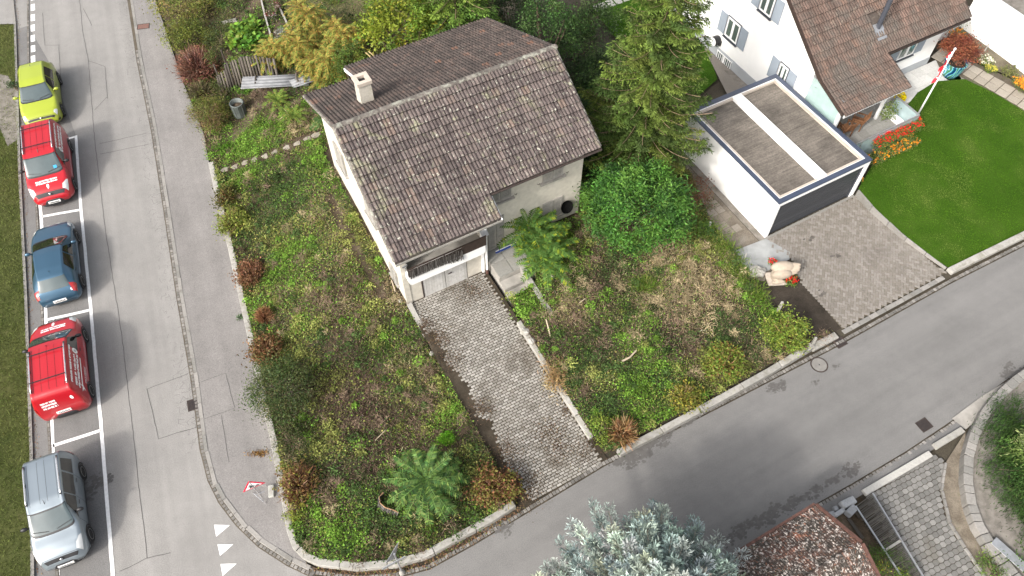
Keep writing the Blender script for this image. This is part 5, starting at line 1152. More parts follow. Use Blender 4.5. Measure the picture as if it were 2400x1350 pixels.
def drybush(name, label, base, r, n, pal, leafpal=None, nl=0, group=None, w=.02):
    x, y, z = base; t = thing(name, label, 'bush', (x, y, z), 0, group); twigset('twigs', t, (0, 0, 0), (r[0] * 1.1, r[1] * 1.1, r[2] * 1.8), int(n * 2), pal, w * 1.5)
    if nl:
        P, k, cc = clump_pts((0, 0, r[2] * .5), r, 40, max(1, nl // 24), .15, .5); P[:, 2] = np.maximum(P[:, 2], .02); leafmesh('leaves', P, .1 * rng.uniform(.6, 1.4, len(P)), tint(len(P), leafpal or pal, .25), t)
    return t
def blades(P, Lr, Wr, lean, cols):
    n = len(P); A = np.concatenate([rng.normal(0, lean, (n, 2)), np.ones((n, 1))], 1); N = unit(n) * np.array([1, 1, .3])
    V, F = kites(P, A, N, rng.uniform(*Lr, n), rng.uniform(*Wr, n)); return V, F, np.repeat(cols, 4, 0)
def pts_in(poly, dens_):
    xs, ys = [p[0] for p in poly], [p[1] for p in poly]; a = (max(xs) - min(xs)) * (max(ys) - min(ys)); n = int(a * dens_)
    x, y = rng.uniform(min(xs), max(xs), n), rng.uniform(min(ys), max(ys), n); k = inpoly(x, y, poly); return x[k], y[k]

# ---------------------------------------------------------------- ground cover of the old gardens
LUSH, DARK, OLIVE, STRAW, BROWN = (.14, .25, .04), (.06, .1, .032), (.215, .235, .07), (.36, .295, .18), (.185, .135, .098)
TYPES = np.array([LUSH, DARK, OLIVE, STRAW, BROWN])
PATCH = [((600, 345), 1.3, 0, 3), ((700, 330), .8, 4, 1), ((680, 620), .9, 0, 2), ((1230, 690), 1.0, 0, 2), ((1500, 920), .7, 0, 2.5), ((790, 1250), 1.2, 0, 1.6), ((1080, 885), .6, 0, 2.5), ((900, 800), 1.0, 0, 1.2), ((640, 250), .8, 4, 1.5), ((720, 290), .7, 3, 1.5), ((850, 560), 1.2, 2, 1.6), ((800, 420), 1.0, 0, 1.0), ((660, 480), 1.2, 1, 1.6), ((580, 560), .8, 1, 1.2), ((860, 830), .7, 1, .8),
    ((1640, 650), 1.2, 3, 3), ((1590, 730), 1.0, 3, 2.4), ((1520, 700), .7, 3, 2), ((1560, 610), .9, 3, 3), ((1680, 700), .8, 3, 2), ((1350, 720), .8, 3, 1.3), ((1300, 890), .55, 3, 4), ((960, 850), .7, 3, 2), ((890, 690), .5, 3, 1.5), ((930, 650), .5, 3, 1.2), ((780, 700), 1.0, 4, 2.2), ((830, 900), .9, 4, 1.6), ((900, 990), 1.2, 4, 2.2), ((800, 960), .9, 4, 1.6), ((1310, 830), .7, 4, 2.5), ((1570, 790), .9, 4, 2.2), ((1400, 680), .9, 4, 1.3), ((1420, 590), .7, 4, 1.6), ((1000, 1080), 1.0, 4, 1.5), ((860, 1080), .9, 4, 1.0), ((760, 1130), .8, 4, 1.0),
    ((1430, 960), 1.0, 1, 1.8), ((1530, 1000), .8, 0, 1.2), ((1700, 760), 1.0, 1, 1.6), ((1480, 800), .8, 0, .8), ((1230, 800), .6, 1, 1.0), ((1300, 660), .8, 1, .8), ((640, 1000), 1.0, 1, 1.8), ((930, 930), .9, 2, 1.2), ((1080, 960), .5, 0, 2), ((700, 1280), .6, 1, 1.4), ((1000, 1290), 1.2, 2, 1.0), ((1120, 1240), .9, 1, 1.0), ((700, 1080), .7, 1, 1.2)]
PW = [(GT(*p)[:2], r, k, s_) for p, r, k, s_ in PATCH]
PATHP = [GT(*p)[:2] for p in [(516, 396), (560, 380), (620, 358), (690, 330), (758, 302), (754, 326), (690, 353), (620, 380), (560, 399), (518, 410)]]
TRAIL = offset([GT(*p)[:2] for p in [(770, 460), (800, 525), (835, 590), (865, 640), (900, 700)]], .2) + offset([GT(*p)[:2] for p in [(770, 460), (800, 525), (835, 590), (865, 640), (900, 700)]], -.2)[::-1]
def cover(name, label, poly, density, dark=1.0):
    x, y = pts_in(poly, density); a, d = hcoord(x, y)
    keep = ~((a > .3) & (a < 9.3) & (d < 3.2) & (d > -5.4)) & (~inpoly(x, y, PATHP) | (rng.random(len(x)) < .12)) & (~inpoly(x, y, TRAIL) | (rng.random(len(x)) < .12))
    x, y = x[keep], y[keep]; n = len(x); Wt = np.stack([fbm(x, y, s_, o) ** 3 * g_ for s_, o, g_ in ((1.7, 1, 1.3), (1.9, 17, 1.5), (1.5, 33, 1.3), (2.3, 49, .9), (1.8, 65, 1.5))], 1)
    for (qx, qy), r, k, s_ in PW: Wt[:, k] += s_ * .4 * np.exp(-((x - qx) ** 2 + (y - qy) ** 2) / r ** 2)
    Wt = Wt ** 1.6; Wt /= Wt.sum(1, keepdims=True); u = rng.random(n)[:, None]; ty = (u > np.cumsum(Wt, 1)).sum(1).clip(0, 4)
    # bare earth shows between
    keep = rng.random(n) < np.array([1, .9, .95, .95, .6])[ty] * np.clip(.35 + 1.5 * fbm(x, y, .8, 77), 0, 1); x, y, ty = x[keep], y[keep], ty[keep]; n = len(x); z = ZT(x, y)
    cols = np.clip(TYPES[ty] * (1 + rng.normal(0, .38, (n, 1))) * (1 + rng.normal(0, .08, (n, 3))), .005, 1); hi = fbm(x, y, .9, 5)
    cols = np.clip(cols, .005, .7)
    br = (ty <= 2) & (rng.random(n) < np.where(vnoise(x, y, 2.2, 8) > .52, .75, .35))   # broad leaves or blades
    P = np.stack([x, y, z + .01], 1); i = np.where(br)[0]; j = np.where(~br)[0]
    Pb = P[i].copy(); Pb[:, 2] += rng.random(len(i)) * (.05 + .28 * hi[i]); sz = .03 + .07 * rng.random(len(i)) ** 2; A = unit(len(i)) * np.array([1, 1, .35])
    V1, F1 = kites(Pb, A, unit(len(i)) + np.array([0, 0, 1.3]), sz, sz * .75)
    V2, F2, c2 = blades(P[j], (.07, .24), (.01, .026), .95, cols[j])
    # leafy clumps and tussocks that stand above the rest
    m = max(1, int(n / 420)); ci = rng.choice(n, m); per = 110; k = np.repeat(ci, per); rr = rng.uniform(.12, .42, m).repeat(per); g_ = rng.normal(0, .5, (len(k), 2)); q2 = (g_ ** 2).sum(1)
    Pc = np.stack([x[k] + g_[:, 0] * rr, y[k] + g_[:, 1] * rr, z[k] + .04 + rr * .8 * np.clip(1 - q2, 0, 1) * rng.uniform(.5, 1, len(k))], 1); tone = np.repeat(np.clip(1 + rng.normal(.1, .3, m), .45, 1.8), per)[:, None]
    cc = np.clip(TYPES[ty[k]] * tone * (1 + rng.normal(0, .2, (len(k), 1))), .005, .7); fl = (ty[k] >= 3); sz = np.where(fl, rng.uniform(.1, .25, len(k)), rng.uniform(.04, .1, len(k)))
    V3, F3 = kites(Pc, unit(len(k)) * np.array([1, 1, .5]), unit(len(k)) + np.array([0, 0, 1.]), sz, np.where(fl, .02, sz * .7))
    V2 = np.concatenate([V2, V3]); F2 = np.concatenate([F2, F3 + F2.max() + 1]); c2 = np.concatenate([c2, np.repeat(cc, 4, 0)])
    return npmesh(name, np.concatenate([V1, V2]), np.concatenate([F1, F2 + len(V1)]), M['grass'], None, np.concatenate([np.repeat(cols[i], 4, 0), c2]))
def cover_obj(name, label, poly, density):
    return tag(cover(name, label, poly, density), label, 'weeds', kind='stuff')
cover_obj('weeds', 'weeds, grass and brambles covering the left garden', offset(W1, .2)[7:27] + left_poly[25:30] + [HW(.8, -4)[:2], HW(3, -7)[:2], HW(-1, -10)[:2]], 1500)
cover_obj('weeds', 'weeds, straw and ivy covering the right garden', right_poly, 1500)
cover_obj('weeds', 'low weeds between the shrubs of the back garden', [HW(-4.5, -9)[:2], HW(3, -6)[:2], HW(13, -6)[:2], HW(14, -20)[:2], HW(-3, -22)[:2]], 420)
# verge and lawn grass
x, y = pts_in(VERGE[2:] + PX([(-160, 1500), (-160, 60)]), 420); k = ~inpoly(x, y, PX([(-60, 165), (20, 180), (40, 210), (42, 330), (20, 345), (0, 300), (-60, 300)])) | (rng.random(len(x)) < .25); x, y = x[k], y[k]
pn = fbm(x, y, 1.6, 3)[:, None]; cols = np.clip((np.array([.065, .115, .022]) * (1 - pn) + np.array([.19, .2, .07]) * pn) * (1 + rng.normal(0, .25, (len(x), 1))), .005, 1)
V, F, c_ = blades(np.stack([x, y, np.full(len(x), .06)], 1), (.06, .17), (.012, .026), .7, cols); tag(npmesh('verge_grass', V, F, M['grass'], None, c_), 'rough uneven grass growing on the left verge', 'grass', kind='stuff')
x, y = pts_in(lawn_poly, 640); k = x < 27; x, y = x[k], y[k]; pn = sst((fbm(x, y, 1.4, 13) - .35) / .45)[:, None]; pd = (sst((fbm(x, y, 1.1, 31) - .5) / .25) * (.4 + .6 * rng.random(len(x))))[:, None]
cols = np.clip(((np.array([.05, .12, .008]) * (1 - pn) + np.array([.085, .17, .014]) * pn) * (1 - pd) + np.array([.165, .2, .05]) * pd) * (1 + rng.normal(0, .18, (len(x), 1))), .005, 1)
V, F, c_ = blades(np.stack([x, y, ZL(x, y)], 1), (.03, .07), (.012, .024), .8, cols); tag(npmesh('lawn_grass', V, F, M['grass'], None, c_), 'short mown grass of the lawn', 'grass', kind='stuff')
x, y = pts_in([GT(*p)[:2] for p in [(640, -80), (930, -80), (925, 0), (880, 20), (800, 60), (740, 90), (690, 70), (668, 20)]], 380)
cols = tint(len(x), [((.22, .185, .11), 3), ((.15, .17, .06), 2), ((.3, .25, .15), 1)], .2); V, F, c_ = blades(np.stack([x, y, ZT(x, y) + .03], 1), (.04, .12), (.01, .02), .8, cols); tag(npmesh('meadow_grass', V, F, M['grass'], None, c_), 'thin dry grass of the back meadow', 'grass', kind='stuff')
# leaf litter on drive and gutter
lp = []
for (u, v), r, n_ in (((1030, 800), .5, 700), ((1060, 850), .5, 500), ((1000, 770), .4, 400), ((1110, 690), .7, 500), ((1130, 960), .45, 500), ((1180, 1060), .7, 900), ((1290, 1010), .6, 600), ((1310, 1050), .5, 350), ((1240, 1130), .6, 500), ((1370, 1050), .5, 400), ((1330, 960), .3, 250), ((1220, 1160), .5, 450)):
    q = G(u, v, .15); a_ = rng.normal(size=(n_, 2)) * r * .6; lp.append(np.stack([q[0] + a_[:, 0], q[1] + a_[:, 1]], 1))
lp = np.concatenate(lp); ha, hd = hcoord(lp[:, 0], lp[:, 1]); z = np.where((ha > .3) & (ha < 4.3) & (hd < 13.2), ZD(lp[:, 0], lp[:, 1]), .08) + .012
o = leafmesh('leaf_litter', np.stack([lp[:, 0], lp[:, 1], z + rng.random(len(lp)) * .015], 1), rng.uniform(.025, .065, len(lp)), tint(len(lp), [((.10, .068, .045), 3), ((.055, .04, .028), 3), ((.2, .14, .085), 1)], .25), None, 'litter', 3.0, .6, unit(len(lp)) * np.array([1, 1, .12])); tag(o, 'dead leaves and debris lying on the old drive', 'leaf litter', kind='stuff')
gl_ = []
for x, y, hh in walk(offset(GUT, .1)[:6], .05): gl_ += [(x + random.gauss(0, .09), y + random.gauss(0, .09), .03 + random.random() * .03) for _ in range(7)]
for x, y, hh in walk(offset(VERGE, .12), .12): gl_ += [(x + random.gauss(0, .08), y + random.gauss(0, .05), .02) for _ in range(3)]
gl_ = np.array(gl_); o = leafmesh('gutter_litter', gl_, rng.uniform(.03, .08, len(gl_)), tint(len(gl_), [((.2, .12, .07), 3), ((.09, .06, .04), 2), ((.16, .15, .05), 1)], .25), None, 'litter', 3.0, .6, unit(len(gl_)) * np.array([1, 1, .15])); tag(o, 'dead leaves gathered in the gutters', 'leaf litter', kind='stuff')

# ---------------------------------------------------------------- conifers
def conifer(name, label, base, Hh, Rm, pal, nlev=26, nbr=7, ntw=15, kl=.13, kw=.035, tw=.5, droop=.35, tipup=.15, zs=.08, power=.8, twup=-.25, per=7, branchcol=(.24, .17, .11), group=None, zmax=1.0, lean=(0, 0)):
    t = thing(name, label, 'tree', base, 0, group); tr = MB()
    tr.tube([(0, 0, -.1), (lean[0] * .5, lean[1] * .5, Hh * .5), (lean[0], lean[1], Hh * .99)], [Rm * .075, Rm * .045, .015], 9).build('trunk', M['bark'], t)
    PP, AA, NN, CI, TI = [], [], [], [], []; bm_ = MB(); nb = 0
    for lv in range(nlev):
        f = zs + (1 - zs) * (lv + random.uniform(-.3, .3)) / nlev; f = min(max(f, zs), .985)
        if f > zmax: continue
        z0 = Hh * f; ln = Rm * (1 - f) ** power + .12
        a0 = random.random() * 6.28; kk = max(4, int(nbr * (.7 + .5 * (1 - f))))
        for b in range(kk):
            az = a0 + 2 * math.pi * b / kk + random.uniform(-.3, .3); l = ln * random.uniform(.72, 1.12); d = np.array([math.cos(az), math.sin(az), 0])
            n = max(5, int(ntw * l / Rm) + 4); tt = np.linspace(.12, 1, n); sag = l * (-droop * tt + (droop * .55 + tipup) * tt ** 2)
            off_ = np.array([lean[0] * f, lean[1] * f, 0])
            pts = off_ + d * (tt * l)[:, None] + np.array([0, 0, 1]) * (z0 + sag)[:, None]
            bm_.tube([tuple(off_ + np.array([0, 0, z0]))] + [tuple(q) for q in pts[::3]] + [tuple(pts[-1])], [.025 * l / Rm + .005] + [.012 * l / Rm + .004] * (len(pts[::3])) + [.004], 3, cap=False)
            side_ = np.array([-d[1], d[0], 0])
            for i in range(n):
                for sg in (-1, 1, 0) if i == n - 1 else (-1, 1):
                    tl = tw * (1 - .55 * tt[i]) * random.uniform(.6, 1.15) * min(1, l / (Rm * .45)); td = d * random.uniform(.45, .9) + side_ * sg * random.uniform(.5, 1.0) + np.array([0, 0, twup * random.uniform(.2, 1.7)])
                    td /= np.linalg.norm(td); m = per; s_ = np.linspace(.05, 1, m); q = pts[i] + td * (s_ * tl)[:, None]
                    q[:, 2] += (-.1 * tl if twup < 0 else .05 * tl) * s_ ** 2
                    sd = np.cross(td, np.array([0, 0, 1.])); sd /= max(np.linalg.norm(sd), 1e-6)
                    alt = np.where(np.arange(m) % 2 == 0, 1., -1.)[:, None]
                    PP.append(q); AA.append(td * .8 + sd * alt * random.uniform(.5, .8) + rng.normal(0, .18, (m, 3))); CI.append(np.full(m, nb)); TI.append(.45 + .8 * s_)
            nb += 1
    P, A, ci = np.concatenate(PP), np.concatenate(AA), np.concatenate(CI); n = len(P)
    bc = tint(nb, pal, .14); cols = np.clip(bc[ci] * np.concatenate(TI)[:, None] * (1 + rng.normal(0, .16, (n, 1))), .004, 1)      # colour runs from dark at the twig base to pale at the tip
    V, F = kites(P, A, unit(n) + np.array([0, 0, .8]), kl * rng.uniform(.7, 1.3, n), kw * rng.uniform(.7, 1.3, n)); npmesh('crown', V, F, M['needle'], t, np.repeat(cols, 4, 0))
    bm_.build('branches', mat_plain('branch_' + name, branchcol, .9, .2, 6), t)['kind'] = 'stuff'; return t
sx, sy, sz = GT(1478, 405)
conifer('spruce_tree', 'tall drooping green spruce between the old house and the flat garage', (sx, sy, sz), 12.6, 3.35, [((.095, .142, .03), 4), ((.13, .175, .036), 3), ((.06, .095, .024), 3)], 33, 9, 19, .15, .04, .62, .45, .22, .17, .78, -.5, 12, lean=(.5, .2))
conifer('cedar_tree', 'silvery blue cedar at the bottom edge of the picture', (4.0, 5.0, 0), 7.2, 4.0, [((.29, .355, .325), 4), ((.36, .415, .37), 3), ((.19, .245, .23), 3), ((.34, .37, .27), 1)], 28, 12, 21, .14, .04, .6, -.12, .25, .25, .6, .55, 12, (.3, .27, .22))
bx_, by_, bz_ = GT(1205, 90)
conifer('conifer_tree', 'bright green yew like conifer behind the right end of the old roof', (HW(8.9, -8.2)[0], HW(8.9, -8.2)[1], 1.0), 8.4, 3.0, [((.12, .205, .035), 3), ((.16, .24, .04), 3), ((.08, .14, .03), 2)], 18, 8, 13, .16, .06, .6, .25, .15, .12, .6, -.3, 8)
# ---------------------------------------------------------------- broadleaf trees and shrubs
YG, MG, DG = ((.19, .23, .03), 3), ((.09, .165, .03), 3), ((.04, .085, .02), 3)
bush('tree', 'bright yellow green tree behind the back eave of the old house', 'tree', (*HW(6.5, -9.0)[:2], 1.2), (2.1, 1.6, 2.3), [((.20, .25, .03), 4), ((.13, .20, .03), 3), ((.26, .25, .03), 1)], 110, 60, .15, .26, None, .6, .6, .55, trunk=.14, lift=1.0)
bush('tree', 'yellowing tree at the top edge beyond the conifer', 'tree', (*HW(11.6, -10.6)[:2], .9), (1.7, 1.5, 2.2), [((.2, .2, .035), 3), ((.12, .16, .04), 3), ((.28, .22, .04), 1)], 60, 45, .13, .24, None, .6, .5, .5, trunk=.12, lift=1.2, twigs=60)
bush('tree', 'dark leafy evergreen between conifer and spruce', 'tree', (*HW(12.6, -5.6)[:2], .8), (1.5, 1.5, 2.5), [((.045, .10, .025), 4), ((.07, .13, .035), 2)], 80, 55, .12, .22, None, .55, .6, .6, trunk=.1, lift=.8)
bush('shrub', 'dark shrub in the gap between old house and spruce', 'shrub', (*HW(10.6, -3.4)[:2], 1.0), (1.2, 1.4, 1.5), [((.03, .06, .02), 4), ((.05, .085, .025), 2)], 45, 50, .12, .22, None)
for u_, v_, r_, lab in ((1392, 62, (1.3, 1.3, 1.4), 'dark green shrub left of the stepping slabs'), (1350, 118, (1.3, 1.2, 1.4), 'dark green shrub below the yellowing tree'), (1440, 165, (1.3, 1.2, 1.3), 'mid green shrub at the edge of the shaded lawn'), (1385, 225, (1.0, 1.2, 1.2), 'dark shrub left of the upper spruce branches')):
    bush('shrub', lab, 'shrub', (*G(u_, v_, 1.2), .4), r_, [((.045, .085, .025), 4), ((.07, .12, .032), 3), ((.03, .05, .02), 2)], 70, 60, .11, .24, 'dark shrubs behind the spruce', .5, .6, .4)
for a_, d_, r_, lab in ((10.9, -1.2, (1.1, 1.3, 1.3), 'dark shrub beside the right gable of the old house'), (11.2, -6.2, (1.5, 1.4, 1.6), 'deep green shrub behind the right end of the old roof'), (13.2, -7.6, (1.7, 1.7, 2.0), 'shaded shrub in front of the back lawn'), (10.4, -9.4, (1.5, 1.5, 2.0), 'dark green shrub between the conifer and the yellowing tree'), (12.9, -10.2, (1.3, 1.3, 1.6), 'dark shrub at the end of the stepping slabs'), (9.9, -4.6, (.8, 1.1, 1.6), 'dark shrub close behind the right gable corner'), (12.2, -2.2, (1.2, 1.3, 1.2), 'dark shrub under the left side of the spruce'), (11.6, 1.2, (1.0, 1.0, 1.0), 'dark foliage between old house and laurel'), (14.2, -4.2, (1.3, 1.3, 1.2), 'dark shrub behind the spruce trunk')):
    bush('shrub', lab, 'shrub', (*HW(a_, d_)[:2], .5), r_, [((.04, .075, .024), 4), ((.06, .1, .03), 2), ((.03, .05, .02), 2)], 60, 55, .11, .24, 'dark shrubs behind the spruce', .5, .6, .4)
bush('shrub', 'dense olive green shrub under the left eave of the back roof', 'shrub', (*HW(3.4, -8.9)[:2], 1.4), (1.35, 1.2, 1.6), [((.10, .16, .03), 4), ((.15, .19, .035), 2), ((.06, .10, .025), 2)], 60, 60, .085, .2, None)
bush('hedge_shrub', 'brownish hedge along the dry meadow', 'hedge', (*GT(870, 75)[:2], 1.4), (2.6, .8, 1.0), [((.12, .115, .04), 3), ((.18, .14, .05), 2), ((.05, .06, .02), 2)], 70, 50, .07, .18, None)
lx_, ly_, lz_ = GT(1478, 575)
bush('laurel_bush', 'large glossy dark green laurel bush in front of the spruce', 'bush', (lx_ + .1, ly_ + .9, lz_), (2.35, 1.9, 2.0), [((.075, .19, .034), 4), ((.11, .235, .04), 3), ((.035, .095, .022), 3)], 300, 75, .16, .22, None, .3, .75, .72, trunk=.06, low=-.5)
bush('shrub', 'reddish brown shrub between the laurel and the garage strip', 'shrub', GT(1622, 480), (.8, 1.5, .7), [((.17, .075, .045), 3), ((.10, .075, .035), 2), ((.07, .10, .03), 1)], 45, 45, .08, .2, None)
bush('shrub', 'small green shrub at the right foot of the laurel', 'shrub', GT(1640, 545), (.5, .5, .4), [MG, DG, ((.12, .18, .03), 2)], 18, 40, .13, .14, None, .35)
# along the pavement, top left
TB_ = [((.30, .24, .13), 2), ((.2, .15, .1), 1)]
bush('shrub', 'tall yellow green shrub with bare twigs at the top of the pavement', 'shrub', GT(450, 45), (1.95, 1.7, 1.6), [((.19, .20, .045), 4), ((.12, .15, .035), 2), ((.24, .19, .07), 1)], 110, 55, .1, .26, None, twigs=420, twigpal=[((.34, .31, .13), 2), ((.25, .2, .12), 1)])
bush('shrub', 'dense yellow green shrub below the twiggy one at the pavement', 'shrub', GT(448, 118), (1.35, 1.1, 1.1), [((.17, .19, .035), 4), ((.11, .145, .03), 3), ((.06, .08, .02), 1)], 80, 65, .09, .2, None)
drybush('shrub', 'rust red leafless shrub leaning over the pavement', GT(470, 172), (1.3, 1.2, 1.0), 1500, [((.22, .115, .085), 3), ((.30, .2, .16), 1), ((.14, .07, .05), 2)], [((.2, .09, .06), 1)], 500, None, .024)
drybush('shrub', 'brown dried shrub between the rust red shrub and the round bush', GT(478, 225), (.95, .8, .55), 700, [((.16, .13, .08), 2), ((.09, .08, .04), 2)], [((.1, .11, .03), 1)], 300)
bush('shrub', 'round clipped bush with brown top and yellow green base at the pavement', 'shrub', GT(500, 295), (.98, .95, .85), [((.14, .155, .03), 4), ((.10, .12, .03), 2), ((.17, .11, .06), 2)], 110, 80, .06, .15, None, shell=.75, twigs=420, twigpal=[((.2, .12, .08), 2), ((.26, .19, .13), 1)])
bush('shrub', 'small dark shrub behind the round bush', 'shrub', GT(528, 225), (.6, .5, .4), [((.12, .13, .03), 3), ((.05, .07, .02), 3)], 20, 40, .07, .14, None)
bush('shrub', 'dark ivy clad hedge left of the vegetable bed', 'shrub', (*GT(525, 120)[:2], .9), (.5, 2.2, .8), [((.05, .075, .022), 4), ((.09, .11, .03), 2)], 60, 45, .075, .18, None)
bush('squash_plant', 'bright green large leaved plant in the vegetable bed', 'plant', GT(585, 95), (.95, 1.2, .42), [((.14, .27, .03), 4), ((.09, .2, .03), 2), ((.2, .28, .05), 1)], 50, 22, .22, .2, None, .85, 1.6)
bush('plant', 'second green leafy plant behind the log palisade', 'plant', GT(582, 165), (.9, .7, .35), [((.085, .16, .03), 3), ((.14, .18, .04), 2)], 30, 30, .13, .18, None, .7, 1.2)
bush('plant', 'silvery grey plant in the bed by the meadow', 'plant', GT(672, 92), (.55, .6, .3), [((.25, .28, .24), 3), ((.16, .2, .15), 2)], 24, 35, .08, .12, None)
bush('plant', 'wine red flowers in the bed by the meadow', 'plant', GT(648, 30), (.6, .8, .3), [((.2, .05, .05), 2), ((.1, .12, .05), 3), ((.35, .28, .26), 1)], 24, 30, .07, .12, None)
bush('plant', 'dark leafy bed at the top edge left of the boards', 'plant', GT(555, 10), (1.3, 1.2, .4), [((.045, .075, .02), 3), ((.07, .13, .03), 2)], 40, 40, .09, .18, None)
bush('plant', 'bright green herbs at the foot of the log palisade', 'plant', GT(575, 215), (.55, .3, .2), [((.12, .24, .03), 3), ((.08, .17, .03), 2)], 16, 40, .07, .1, None)
# sumac thicket: drooping pinnate leaves
def frond_mesh(name, L, pairs, lw, pal, arch=.3, mat='frond', nvar=.16):
    PP, AA, NN, SZ = [], [], [], []; mb = []; n = pairs
    for i in range(n):
        f = (i + 1) / (n + .4); x = L * f; z = arch * L * (f - 1.35 * f * f); sl = arch * (1 - 2.7 * f); s_ = lw * min(1, .5 + 1.6 * f) * (1 if f < .78 else 1 - 1.5 * (f - .78)) * random.uniform(.88, 1.08)
        for sg in (-1, 1): PP.append((x, 0, z)); AA.append((.45, sg, -.22 + .3 * sl)); SZ.append(s_)
    PP.append((L * .96, 0, arch * L * (.96 - 1.35 * .92))); AA.append((1, 0, arch * -1.5)); SZ.append(lw * .7)
    P, A, S_ = np.array(PP), np.array(AA, float), np.array(SZ); V, F = kites(P, A, np.tile([0, 0, 1.], (len(P), 1)) + rng.normal(0, .22, (len(P), 3)), S_, S_ * .36)
    cols = np.repeat(tint(len(P), pal, nvar), 4, 0)
    # rachis
    k = 7; xs = np.linspace(0, L, k); zs_ = arch * L * (xs / L - 1.35 * (xs / L) ** 2) + .004; w = .012
    R0 = np.stack([xs, np.full(k, -w), zs_], 1); R1 = np.stack([xs, np.full(k, w), zs_], 1); b = len(V); Vr = np.concatenate([R0, R1]); Fr = np.array([(b + i, b + i + 1, b + k + i + 1, b + k + i) for i in range(k - 1)])
    o = npmesh(name, np.concatenate([V, Vr]), np.concatenate([F, Fr]), M[mat], None, np.concatenate([cols, np.tile(np.array(pal[0][0]) * 1.5, (2 * k, 1)).clip(0, 1)])); me = o.data; bpy.data.objects.remove(o); return me
def frond_plant(name, label, cat, base, meshes, tiers, trunk_h, r0=.05, group=None, heads=None):
    t = thing(name, label, cat, base, random.random() * 6, group); mb = MB(); heads = heads or [(0, 0, trunk_h)]
    for hx, hy, hz in heads:
        mb.tube([(hx * .3, hy * .3, -.1), (hx * .7, hy * .7, hz * .6), (hx, hy, hz + .05)], [r0, r0 * .8, r0 * .5], 7)
        for n, pitch, dz, sc in tiers:
            a0 = random.random() * 6
            for k in range(n):
                az = a0 + 2 * math.pi * k / n + random.uniform(-.18, .18); s_ = sc * random.uniform(.85, 1.1)
                inst('frond', random.choice(meshes), Matrix.Translation((hx, hy, hz + dz + random.uniform(-.04, .04))) @ Matrix.Rotation(az, 4, 'Z') @ Matrix.Rotation(-R(pitch + random.uniform(-9, 9)), 4, 'Y') @ Matrix.Scale(s_, 4), t)
    mb.build('stem', M['bark'], t); return t
GRP = [((.105, .18, .052), 4), ((.145, .225, .06), 2), ((.055, .11, .035), 3)]
FG = [frond_mesh('frond', 1.42, 17, .25, GRP, a_, nvar=.26) for a_ in (.3, .38, .46, .34)]
x, y, z = GT(1003, 1150)
frond_plant('ailanthus_plant', 'young palm like ailanthus with spreading fronds in the front garden', 'plant', (x, y, z), FG, [(15, -4, -.22, 1.02), (14, 10, -.08, 1.0), (9, 30, .03, .78), (5, 58, .06, .42)], 1.0)
FG2 = [frond_mesh('frond', 1.3, 13, .29, [((.085, .165, .04), 4), ((.12, .2, .04), 2), ((.2, .25, .03), 1)], .35) for _ in range(3)]
x, y, z = GT(1262, 605)
frond_plant('ailanthus_plant', 'ailanthus with feathery fronds growing in front of the shuttered wall', 'plant', (x, y, z), FG2, [(8, -10, -.2, 1.0), (7, 15, -.05, .95), (5, 40, .03, .7)], 1.6, heads=[(0, 0, 1.1), (.7, .3, 1.3), (-.75, -.1, .85), (.15, -.75, .45), (.9, -.35, .8)])
SUM = [((.27, .225, .055), 3), ((.22, .235, .055), 4), ((.33, .2, .06), 2), ((.14, .19, .045), 2)]
FS = [frond_mesh('frond', .8, 12, .2, SUM, .6, nvar=.22) for _ in range(4)]
for k, (u, v, hs, lab) in enumerate(((648, 150, 1.5, 'orange yellow sumac above the log palisade'), (712, 150, 1.8, 'tall golden sumac in the middle of the thicket'), (735, 100, 2.3, 'golden sumac with the highest crown beside the meadow'), (775, 165, 1.6, 'yellow green sumac left of the back roof corner'), (815, 130, 1.9, 'sumac with bare lower twigs behind the back roof corner'), (748, 182, 1.0, 'low orange sumac at the end of the corrugated sheets'))):
    x, y, z = GT(u, v); z = min(z, 1.4)
    frond_plant('sumac_shrub', lab, 'shrub', (x, y, z), FS, [(8, -25, -.15, 1.0), (7, 5, -.02, .95), (5, 40, .05, .7)], hs, .035, 'autumn coloured sumacs behind the palisade', [(0, 0, hs), (.55, .2, hs * .85), (-.5, .25, hs * .8), (.1, -.5, hs * .7), (-.15, .6, hs * 1.05)])
FN = [frond_mesh('frond', .75, 14, .16, [((.11, .17, .035), 3), ((.17, .2, .04), 2)], .45) for _ in range(2)]
for (u, v), lab in (((655, 248), 'green fern like plant in front of the corrugated sheets'), ((692, 285), 'yellowish fern like plant nearer to the old house')):
    frond_plant('fern_plant', lab, 'plant', GT(u, v), FN, [(9, 10, 0, 1.0), (7, 40, .02, .8)], .35, .02)
FK = [frond_mesh('frond', .7, 12, .17, [((.06, .12, .04), 3), ((.10, .15, .04), 2)], .4)]
frond_plant('fern_plant', 'dark fern like shoot left of the back roof notch', 'plant', (*HW(1.0, -6.3)[:2], 1.6), FK, [(8, 0, 0, 1.0), (6, 35, .02, .8)], 1.1, .025)
